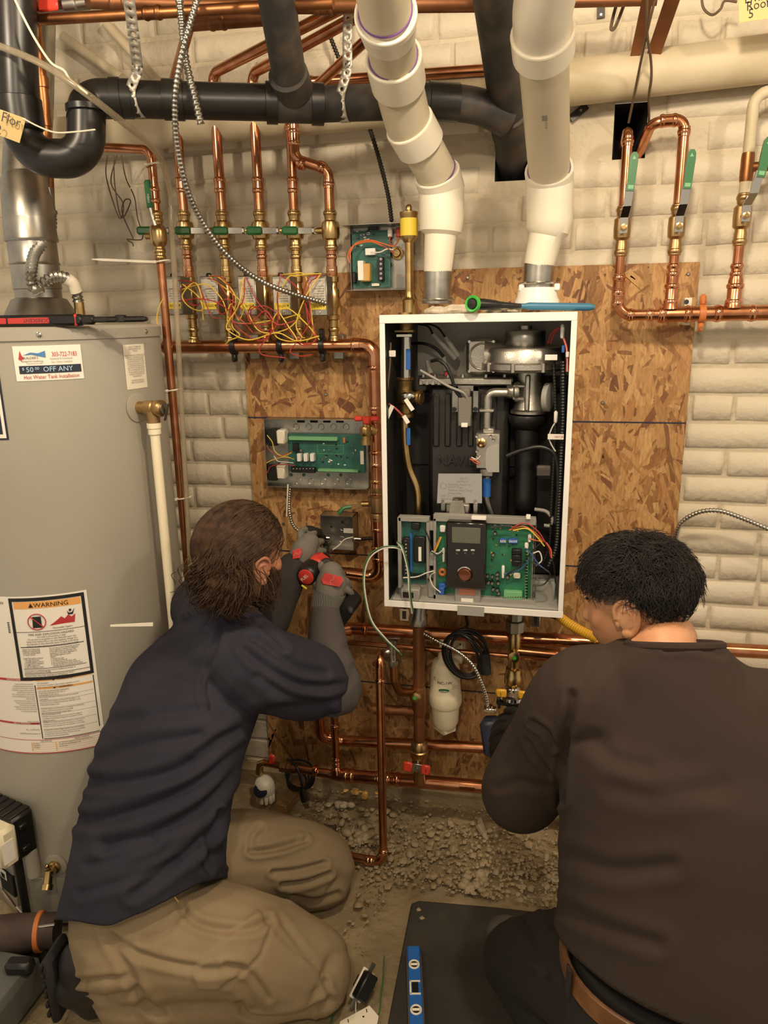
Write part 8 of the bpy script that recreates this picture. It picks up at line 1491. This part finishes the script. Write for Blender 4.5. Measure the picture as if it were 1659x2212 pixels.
# drill
o = thing('power_drill', 'red and black cordless drill held by the gloved man in navy', 'drill', P(745, 1325, -.33)); rear, front = P(661, 1246, -.352), P(708, 1196, -.195); d = unit(front-rear); L_ = np.linalg.norm(front-rear); up = unit(np.cross(np.cross(d, (0, 0, 1)), d))
mb = MB(); mb.lathe([(.022, 0), (.026, .004), (.029, .014), (.029, .03)], rear, d, 28); mb.lathe([(.029, .028), (.030, .032), (.028, .07), (.024, .088)], rear, d, 28); mb.build('motor_housing', 'black_plastic', o)
mb = MB(); mb.lathe([(.021, -.001), (.018, -.003), (0, -.0035)], rear, d, 28); ec = mb.build('end_cap', 'red_plastic', o); mb = MB(); ex = unit(P(672, 1236, -.35)-P(650, 1256, -.35)); put_text(mb, 'FUEL', .012, rear-d*.0045-ex*.014-np.cross(ex, -d)*-.003, ex, np.cross(-d, ex), squeeze=.9); mb.build('lettering', 'sticker_white', ec, 0)
h0, h1 = rear+d*.065, P(744, 1302, -.345); hd_ = unit(h1-h0)
mb = MB(); c = rear+d*.075; s_ = unit(np.cross(d, hd_)); mb.obb(c+hd_*.004-nc*-.006, d, s_, np.cross(d, s_), .06, .062, .052, .012); mb.build('red_shell', 'red_plastic', o)
mb = MB(); mb.obb(c+nc*.026+d*.018, d, s_, np.cross(d, s_), .02, .026, .012, .003); mb.build('vent_recess', 'black_plastic', o)
mb = MB(); mb.tube([h0, h0*.5+h1*.5, h1], [.020, .0185, .020], 14); mb.build('handle', 'black_plastic', o); mb = MB(); mb.obb(h1+hd_*.018, d, s_, hd_, .085, .060, .040, .008); bt_ = mb.build('battery', 'black_plastic', o); mb = MB(); mb.obb(h1+hd_*.002, d, s_, hd_, .075, .056, .012, .004); mb.build('battery_shoe', 'dark_steel', bt_)
mb = MB(); mb.lathe([(.024, .086), (.020, .10), (.021, .118), (.016, .135), (.010, .142)], rear, d, 22); mb.build('chuck', 'black_plastic', o); mb = MB(); mb.tube([rear+d*.14, front+d*.03], .0035, 8); mb.build('bit', 'steel', o); mb = MB(); e = rear+d*.0+hd_*.03-nc*-.01; mb.obb(P(657, 1268, -.365), (1, 0, -.7), (0, 1, 0), (.7, 0, 1), .016, .004, .004, .0005); mb.build('spare_bit', 'yellow_label', o)
# ================================================================== man in dark brown shirt (right)
HB = P(1370, 1298, -.835)
mb_ = thing('person', 'person in dark brown shirt seen from behind, kneeling at the right', 'person', (.42, -.95, 0))
pv = V(.44, -1.0, .40); wa = V(.435, -1.005, .53); ch = V(.42, -.975, .76); LSb, RSb = V(.235, -.935, .905), V(.615, -1.0, .875); mid = (LSb+RSb)/2; sd = unit(RSb-LSb); nb = V(.366, -.935, 1.005); fb = lambda s_: np.cross((0, 0, 1), s_)
LEb, LWb = P(1124, 1712, -.80), P(1150, 1590, -.50); REb, RWb = V(.70, -.85, .66), V(.50, -.58, .55)
LHb, RHb = V(.345, -.97, .37), V(.545, -1.0, .37); LKb, RKb = V(.150, -.67, .105), V(.42, -.60, .115); LAb, RAb = V(.36, -1.0, .09), V(.56, -.99, .09)
fB = unit(V(-.86, .42, -.30)); upB = V(-.25, .1, 1)
mb = MB(); rtB, uB, qB = head(mb, HB, fB, upB, .86)
limb(mb, [nb-V(.0, .0, .06), nb+V(-.010, .032, -.022), HB-uB*.070-fB*.040], [.055, .050, .046])
loft(mb, [(pv, (1, 0, 0), (0, 1, 0), .15, .11), (wa, sd, fb(sd), .14, .10), (ch, sd, fb(sd), .16, .11), (mid-V(0, 0, .03), sd, fb(sd), .165, .08), (nb-V(0, 0, .01), sd, fb(sd), .065, .06)])
limb(mb, [LSb, LEb, LWb], [.052, .046, .042, .038, .030]); limb(mb, [RSb, REb, RWb], [.052, .046, .042, .038, .030])
for H_, K_, A_ in ((LHb, LKb, LAb), (RHb, RKb, RAb)): limb(mb, [H_, (H_+K_)/2, K_], [.085, .078, .058]); limb(mb, [K_, (K_+A_)/2, A_], [.055, .056, .04])
me = remesh(mb, .005, 4); bodyB = place(me, 'body', 'skin_light', mb_)
for e in (-1, 1): place(remesh(ear(qB, e, (rtB, fB, uB), .95), .0016, 2), 'ear', 'skin_light', mb_)
for e in (-1, 1):
    m2 = MB(); m2.ball(qB(e*.029, .060, .004), .0110, 12, 8); eo = m2.build('eye', 'sticker_white', mb_); m2 = MB(); m2.ball(qB(e*.029, .0685, .004), .005, 10, 6); m2.build('iris', 'hair_black', eo)
    m2 = MB(); m2.tube(spline([qB(e*.014, .083, .026), qB(e*.034, .082, .032), qB(e*.054, .066, .027)], 5), [.003]*8+[.002]*3, 6); m2.build('eyebrow', 'hair_black', mb_)
# short wavy hair, faded above the ear
Rx, Ry, Rz = .0690, .0865, .0770; hc = qB(0, -.012, .028); r = random.Random(31)
def dirB(d, k): return hc+(rtB*Rx*d[0]+fB*Ry*d[1]+uB*Rz*d[2])*k
def hairline(d): return d[2] > float(np.interp(d[1], [-1, -.5, -.22, .35, .6, 1], [-.62, -.60, .06, .12, .25, .42]))
def capmesh(k, extra):
    n, m_ = 48, 30; vs_ = []; fs_ = []
    for i in range(m_+1):
        b = -math.pi/2+math.pi*i/m_
        for j in range(n): a = 2*math.pi*j/n; vs_.append(dirB((math.sin(a)*math.cos(b), math.cos(a)*math.cos(b), math.sin(b)), k+.018*mnoise.noise(Vector((3*math.sin(a), 3*math.cos(a), 3*b)))))
    for i in range(m_):
        for j in range(n):
            a = 2*math.pi*(j+.5)/n; b = -math.pi/2+math.pi*(i+.5)/m_; d = V(math.sin(a)*math.cos(b), math.cos(a)*math.cos(b), math.sin(b)-extra)
            if hairline(d): fs_.append((i*n+j, i*n+(j+1) % n, (i+1)*n+(j+1) % n, (i+1)*n+j))
    return MB().add(vs_, fs_)
fade = capmesh(.985, -.22).build('hair_fade', 'stubble', mb_, 80)
hair = capmesh(1.03, 0.).build('hair', 'hair_black', mb_, 80); so = hair.modifiers.new('thick', 'SOLIDIFY'); so.thickness = .012; so.offset = -1
paths = []
for k in range(8500):
    d = unit(V(r.gauss(0, 1), r.gauss(0, 1), r.gauss(.2, 1)))
    if not hairline(d-V(0, 0, .03)): continue
    L_ = r.uniform(.022, .050)*(1 if d[2] > 0 else .55)*(.55 if d[1] > .45 else 1)*(.5 if -.3 < d[1] <= .45 and d[2] < .4 else 1); p = dirB(d, 1.03); nrm = unit(rtB*d[0]/Rx+fB*d[1]/Ry+uB*d[2]/Rz); flow = unit(fB*(.9 if d[1] > -.2 else -.3)+rtB*d[0]*.8-uB*(.35 if d[2] < .5 else 0)+V(r.gauss(0, .22), r.gauss(0, .22), r.gauss(0, .22))+.5*V(mnoise.noise(Vector(d*4)), mnoise.noise(Vector(d*4+V(9, 0, 0))), mnoise.noise(Vector(d*4+V(0, 9, 0))))); flow = unit(flow-nrm*(flow@nrm)); s_ = np.cross(nrm, flow); ph = r.uniform(0, 6.28)
    lift = .008 if d[2] > .1 else .004
    paths.append([p+flow*L_*t_+nrm*(lift*math.sin(math.pi*min(1, t_*1.05)*.8)+.002)+s_*(.006*math.sin(ph+5*t_)-.006*math.sin(ph)) for t_ in np.linspace(0, 1, 8)])
for (a, b, c_) in (((1370, 1180), (1380, 1162), (1400, 1168)), ((1455, 1185), (1480, 1188), (1500, 1196)), ((1290, 1185), (1300, 1170), (1330, 1168)), ((1490, 1240), (1512, 1245), (1516, 1262)), ((1430, 1172), (1445, 1168), (1462, 1178)), ((1500, 1255), (1514, 1262), (1512, 1280))): paths.append([p for p in spline([P(*a, HB[1]), P(*b, HB[1]), P(*c_, HB[1])], 5)])
strand_mesh(paths, .0008, .35, 4).build('hair_strands', 'hair_black', hair)
# shirt
mb = MB()
loft(mb, [(V(.44, -1.005, .40), (1, -.05, 0), (.05, 1, 0), .228, .188), (V(.44, -1.01, .50), (1, -.05, 0), (.05, 1, 0), .232, .188), (V(.437, -1.0, .60), sd, fb(sd), .225, .178), (ch, sd, fb(sd), .215, .160), (V(.415, -.965, .85), sd, fb(sd), .208, .140), (mid+V(0, -.005, -.005), sd, fb(sd), .185, .105), (nb-V(-.01, .005, .025), sd, fb(sd), .110, .085), (nb+V(0, 0, .004), unit(sd+V(0, 0, .22)), unit(fb(sd)-V(0, 0, .38)), .068, .066)], 36)
mb.ball(nb*.5+RSb*.5+V(.0, .0, .0), V(.10, .06, .05), 16, 10); mb.ball(nb*.5+LSb*.5+V(.0, .0, -.01), V(.08, .06, .05), 16, 10)
limb(mb, [LSb+sd*.05, LSb, LSb*.45+LEb*.55, LEb, LEb*.5+LWb*.5+V(0, 0, .0), LWb], [.085, .080, .077, .074, .076, .066, .056]); limb(mb, [RSb-sd*.05, RSb, RSb*.5+REb*.5, REb, RWb], [.085, .080, .075, .07, .055])
me = remesh(mb, .0055, 10, .6)
strokes = [([(1235, 1500), (1225, 1580), (1218, 1650), (1213, 1730)], .008, 9), ([(1150, 1560), (1180, 1580), (1200, 1610)], .007, 6), ([(1140, 1600), (1160, 1635), (1190, 1670)], .005, 6), ([(1300, 1430), (1260, 1500), (1235, 1560)], .003, 12), ([(1330, 1700), (1420, 1720), (1560, 1700)], .003, 20), ([(1230, 1850), (1330, 1880), (1450, 1870)], .004, 18), ([(1210, 1960), (1300, 2000), (1420, 2040)], .004, 16), ([(1440, 1400), (1500, 1395), (1560, 1415)], .003, 8), ([(1080, 1700), (1120, 1690), (1170, 1700)], .003, 10), ([(1290, 1600), (1330, 1640), (1400, 1660)], .003, 16)]
folds(me, strokes, (), .004, 8.); shirtB = place(me, 'shirt', 'shirt_brown', mb_)
HEMB = np.array([(1000, 1920), (1185, 1960), (1200, 2010), (1215, 2040), (1260, 2085), (1330, 2140), (1400, 2180), (1500, 2222), (1700, 2260)])
cut_below(shirtB, lambda p: p[2] < .62 and (lambda u: u[1] > np.interp(u[0], HEMB[:, 0], HEMB[:, 1]))(PROJ(p)))
so = shirtB.modifiers.new('thick', 'SOLIDIFY'); so.thickness = .004
cl = MB(); cl.tube([nb+V(0, 0, .002)+(unit(sd+V(0, 0, .22))*math.cos(t_)*.067+unit(fb(sd)-V(0, 0, .38))*math.sin(t_)*.064) for t_ in np.linspace(0, 2*math.pi, 33)[:-1]], .007, 8, False, True); cl.build('collar', 'shirt_brown', shirtB)
# trousers
mb = MB(); loft(mb, [(V(.44, -1.0, .52), (1, 0, 0), (0, 1, 0), .206, .162), (V(.44, -1.0, .42), (1, 0, 0), (0, 1, 0), .212, .176), (V(.445, -1.0, .28), (1, 0, 0), (0, 1, 0), .20, .18), (V(.45, -.99, .16), (1, 0, 0), (0, 1, 0), .17, .16)], 28)
for H_, K_, A_ in ((LHb, LKb, LAb), (RHb, RKb, RAb)): limb(mb, [H_+V(0, 0, -.02), H_*.5+K_*.5+V(0, 0, .02), K_], [.112, .108, .098, .082]); limb(mb, [K_, K_*.5+A_*.5, A_], [.078, .078, .075])
me = remesh(mb, .006, 8, .6); co, no = arrays(me); co[:, 2] = np.maximum(co[:, 2], .0235); me.vertices.foreach_set('co', co.ravel()); me.update()
folds(me, [([(1110, 1960), (1150, 2020), (1180, 2100)], .006, 9), ([(1090, 2080), (1130, 2100), (1190, 2110)], .005, 9), ([(1150, 1930), (1180, 1960), (1195, 2000)], .006, 8)], (), .003, 10.); trB = place(me, 'trousers', 'trouser_black', mb_)
mb = MB(); mb.tube([P(1100, 1980, -.72)+V(0, -.01, .01), P(1104, 1990, -.74)], .003, 8); 
# belt with loops
bz = .50; mb = MB(); n = 56; ring = []
for k in range(n):
    t_ = 2*math.pi*k/n; ct, st = math.cos(t_), math.sin(t_); ring.append(V(.44+.218*math.copysign(abs(ct)**.85, ct), -1.002+.174*math.copysign(abs(st)**.85, st), bz))
vs_ = []
for p in ring:
    o_ = unit(p-V(.44, -1.002, bz)); vs_ += [p+V(0, 0, .019)-o_*.002, p+V(0, 0, .017)+o_*.003, p+V(0, 0, -.017)+o_*.004, p+V(0, 0, -.019)-o_*.001]
mb.add(vs_, [(4*k+j, 4*((k+1) % n)+j, 4*((k+1) % n)+(j+1) % 4, 4*k+(j+1) % 4) for k in range(n) for j in range(4)]); belt = mb.build('belt', 'leather', mb_, 40)
for t_ in (3.55, 4.42, 5.2, 2.6, 1.0):
    ct, st = math.cos(t_), math.sin(t_); p = V(.44+.221*math.copysign(abs(ct)**.85, ct), -1.002+.178*math.copysign(abs(st)**.85, st), bz); o_ = unit(p-V(.44, -1.002, bz)); mb = MB(); mb.obb(p+o_*.004, np.cross((0, 0, 1), o_), o_, (0, 0, 1), .016, .004, .056, .001); mb.build('belt_loop', 'trouser_black', belt)
# knee pad strap
mb = MB(); mb.ball(LKb+V(-.03, .07, -.015), V(.055, .028, .062), 16, 10); mb.ball(LKb+V(-.045, .055, .015), V(.035, .03, .03), 12, 8); me = remesh(mb, .004, 3); place(me, 'knee_pad', 'grey_plastic', mb_)
M['knee'] = mat('knee_grey', '#4a453e', .7); [o for o in mb_.children if o.name.startswith('knee_pad')][0].data.materials[0] = M['knee_grey']
# boots
for A_ in (LAb, RAb):
    mb = MB(); limb(mb, [A_+V(0, 0, 0), A_+V(.02, -.08, .02), A_+V(.03, -.15, .0)], [.058, .055, .045]); me = remesh(mb, .006, 4); co, no = arrays(me); co[:, 2] = np.maximum(co[:, 2], .0235); me.vertices.foreach_set('co', co.ravel()); b_ = place(me, 'boot', 'boot_black', mb_); mb = MB(); mb.obb(A_+V(.035, -.185, .01), (1, 0, 0), (0, 1, 0), (0, 0, 1), .09, .022, .13, .01); mb.build('sole', 'black_matte', b_)
# black gloves: left one closes on the pump, right one reaches below
def black_glove(palm, rr_, balls, fingers):
    mb = MB(); limb(mb, palm, rr_, 16, 5)
    for q_, w_ in balls: mb.ball(q_, w_, 14, 10)
    for pts, r_ in fingers: finger(mb, pts, r_)
    me = remesh(mb, .0028, 3); return place(me, 'glove', 'glove_black', mb_)
m0b = P(1090, 1595, -.31)
black_glove([P(1160, 1592, -.50), P(1140, 1585, -.45), P(1118, 1575, -.41)], [.036, .038, .032], [(P(1120, 1568, -.41), V(.026, .022, .02)), (P(1122, 1590, -.41), V(.026, .022, .02))],
    [([P(1112, 1558, -.40), P(1094, 1553, -.375), P(1076, 1562, -.35), P(1066, 1578, -.335)], .0108), ([P(1108, 1572, -.40), P(1090, 1570, -.38), P(1070, 1582, -.355), P(1062, 1600, -.34)], .0110), ([P(1108, 1588, -.40), P(1092, 1592, -.38), P(1074, 1604, -.36), P(1066, 1620, -.345)], .0106), ([P(1112, 1602, -.40), P(1098, 1610, -.385), P(1084, 1622, -.365), P(1076, 1634, -.35)], .0096), ([P(1134, 1566, -.43), P(1124, 1546, -.40), P(1108, 1534, -.36), P(1094, 1536, -.32)], .0112)])
d_ = unit(RWb-REb); s_ = unit(np.cross(d_, (0, 0, 1)))
black_glove([RWb-d_*.02, RWb+d_*.03, RWb+d_*.075], [.036, .040, .034], [(RWb+d_*.07+s_*.018, V(.02, .02, .018)), (RWb+d_*.07-s_*.018, V(.02, .02, .018))], [([RWb+d_*.085+s_*k, RWb+d_*(.12)+s_*k*1.1-V(0, 0, .006), RWb+d_*.145+s_*k*1.1-V(0, 0, .022), RWb+d_*.150+s_*k-V(0, 0, .042)], .0105) for k in (-.030, -.010, .010, .029)]+[([RWb+d_*.04-s_*.03, RWb+d_*.06-s_*.055-V(0, 0, .01), RWb+d_*.09-s_*.06-V(0, 0, .025), RWb+d_*.11-s_*.05-V(0, 0, .035)], .0112)])

# ------------------------------------------------------------------ gear at the lower left corner
o = thing('tool_roll', 'dark rolled tool pouch with orange strap lying at the lower left', 'tool pouch', PZ(60, 2040, 0)); A, B = PZ(-60, 2028, .10), PZ(124, 2008, .10); A[2] = B[2] = .10
mb = MB(); mb.tube([A, (A+B)/2, B], [.045, .045, .038], 20); mb.build('roll', 'tool_roll_brown' if 'tool_roll_brown' in M else mat('tool_roll_brown', '#4a3a31', .7, 0, '#3a2e27', 20., bump=.3, bscale=120), o)
d = unit(B-A); q = A+(B-A)*.80; mb = MB(); mb.lathe([(.043, -.006), (.0455, -.005), (.0455, .005), (.043, .006)], q, d, 24); mb.build('strap', 'orange_part', o); mb = MB(); mb.tube([A+(B-A)*.82+V(0, -.02, .03), B+d*.01+V(0, -.02, .032)], .005, 10); mb.build('steel_rod', 'chrome', o)
mb = MB(); mb.box((A[0], B[1]-.03, .0), (B[0]-.02, B[1]+.03, .062), .01); mb.build('base_pad', 'black_matte', o)
o = thing('tool_case', 'grey plastic tool case lid at the bottom left corner', 'tool case', PZ(30, 2150, 0)); mb = MB(); B = PZ(92, 2062, .10); mb.box((-1.35, -1.4, .004), (B[0], B[1], .10), .012); mb.build('lid', mat('case_grey', '#5c5d58', .6, 0, '#4d4e49', 8.), o)
c = PZ(45, 2095, .10); mb = MB(); mb.obb(V(c[0], c[1], .112), (1, .2, 0), (-.2, 1, 0), (0, 0, 1), .06, .035, .03, .008); mb.build('latch', 'black_plastic', o)
mb = MB(); A, B = PZ(345, 2205, .02), PZ(372, 2180, .02); d = unit(B-A); mb.obb((A+B)/2, d, np.cross((0, 0, 1), d), (0, 0, 1), .09, .035, .03, .002); single(mb, 'wood_block', 'wood_scrap', 'small reddish wood block under the kneeling left man', 'wood')
mb = MB(); q = [P(238, 1352, -.80), P(300, 1350, -.775), P(330, 1349, -.76)]; 
h = q[0]; dd = unit(q[2]-q[0]); sdn = unit(np.cross(dd, (0, 1, 0))); mb.prism([h+sdn*.002, h-sdn*.002, q[2]-sdn*.004, q[2]+sdn*.004], (0, .002, 0)); single(mb, 'cable_tie', 'zip_white', 'white cable tie tail sticking out past the navy shirt at the water heater', 'cable tie', 'white cable ties on the tall pipe', 0)
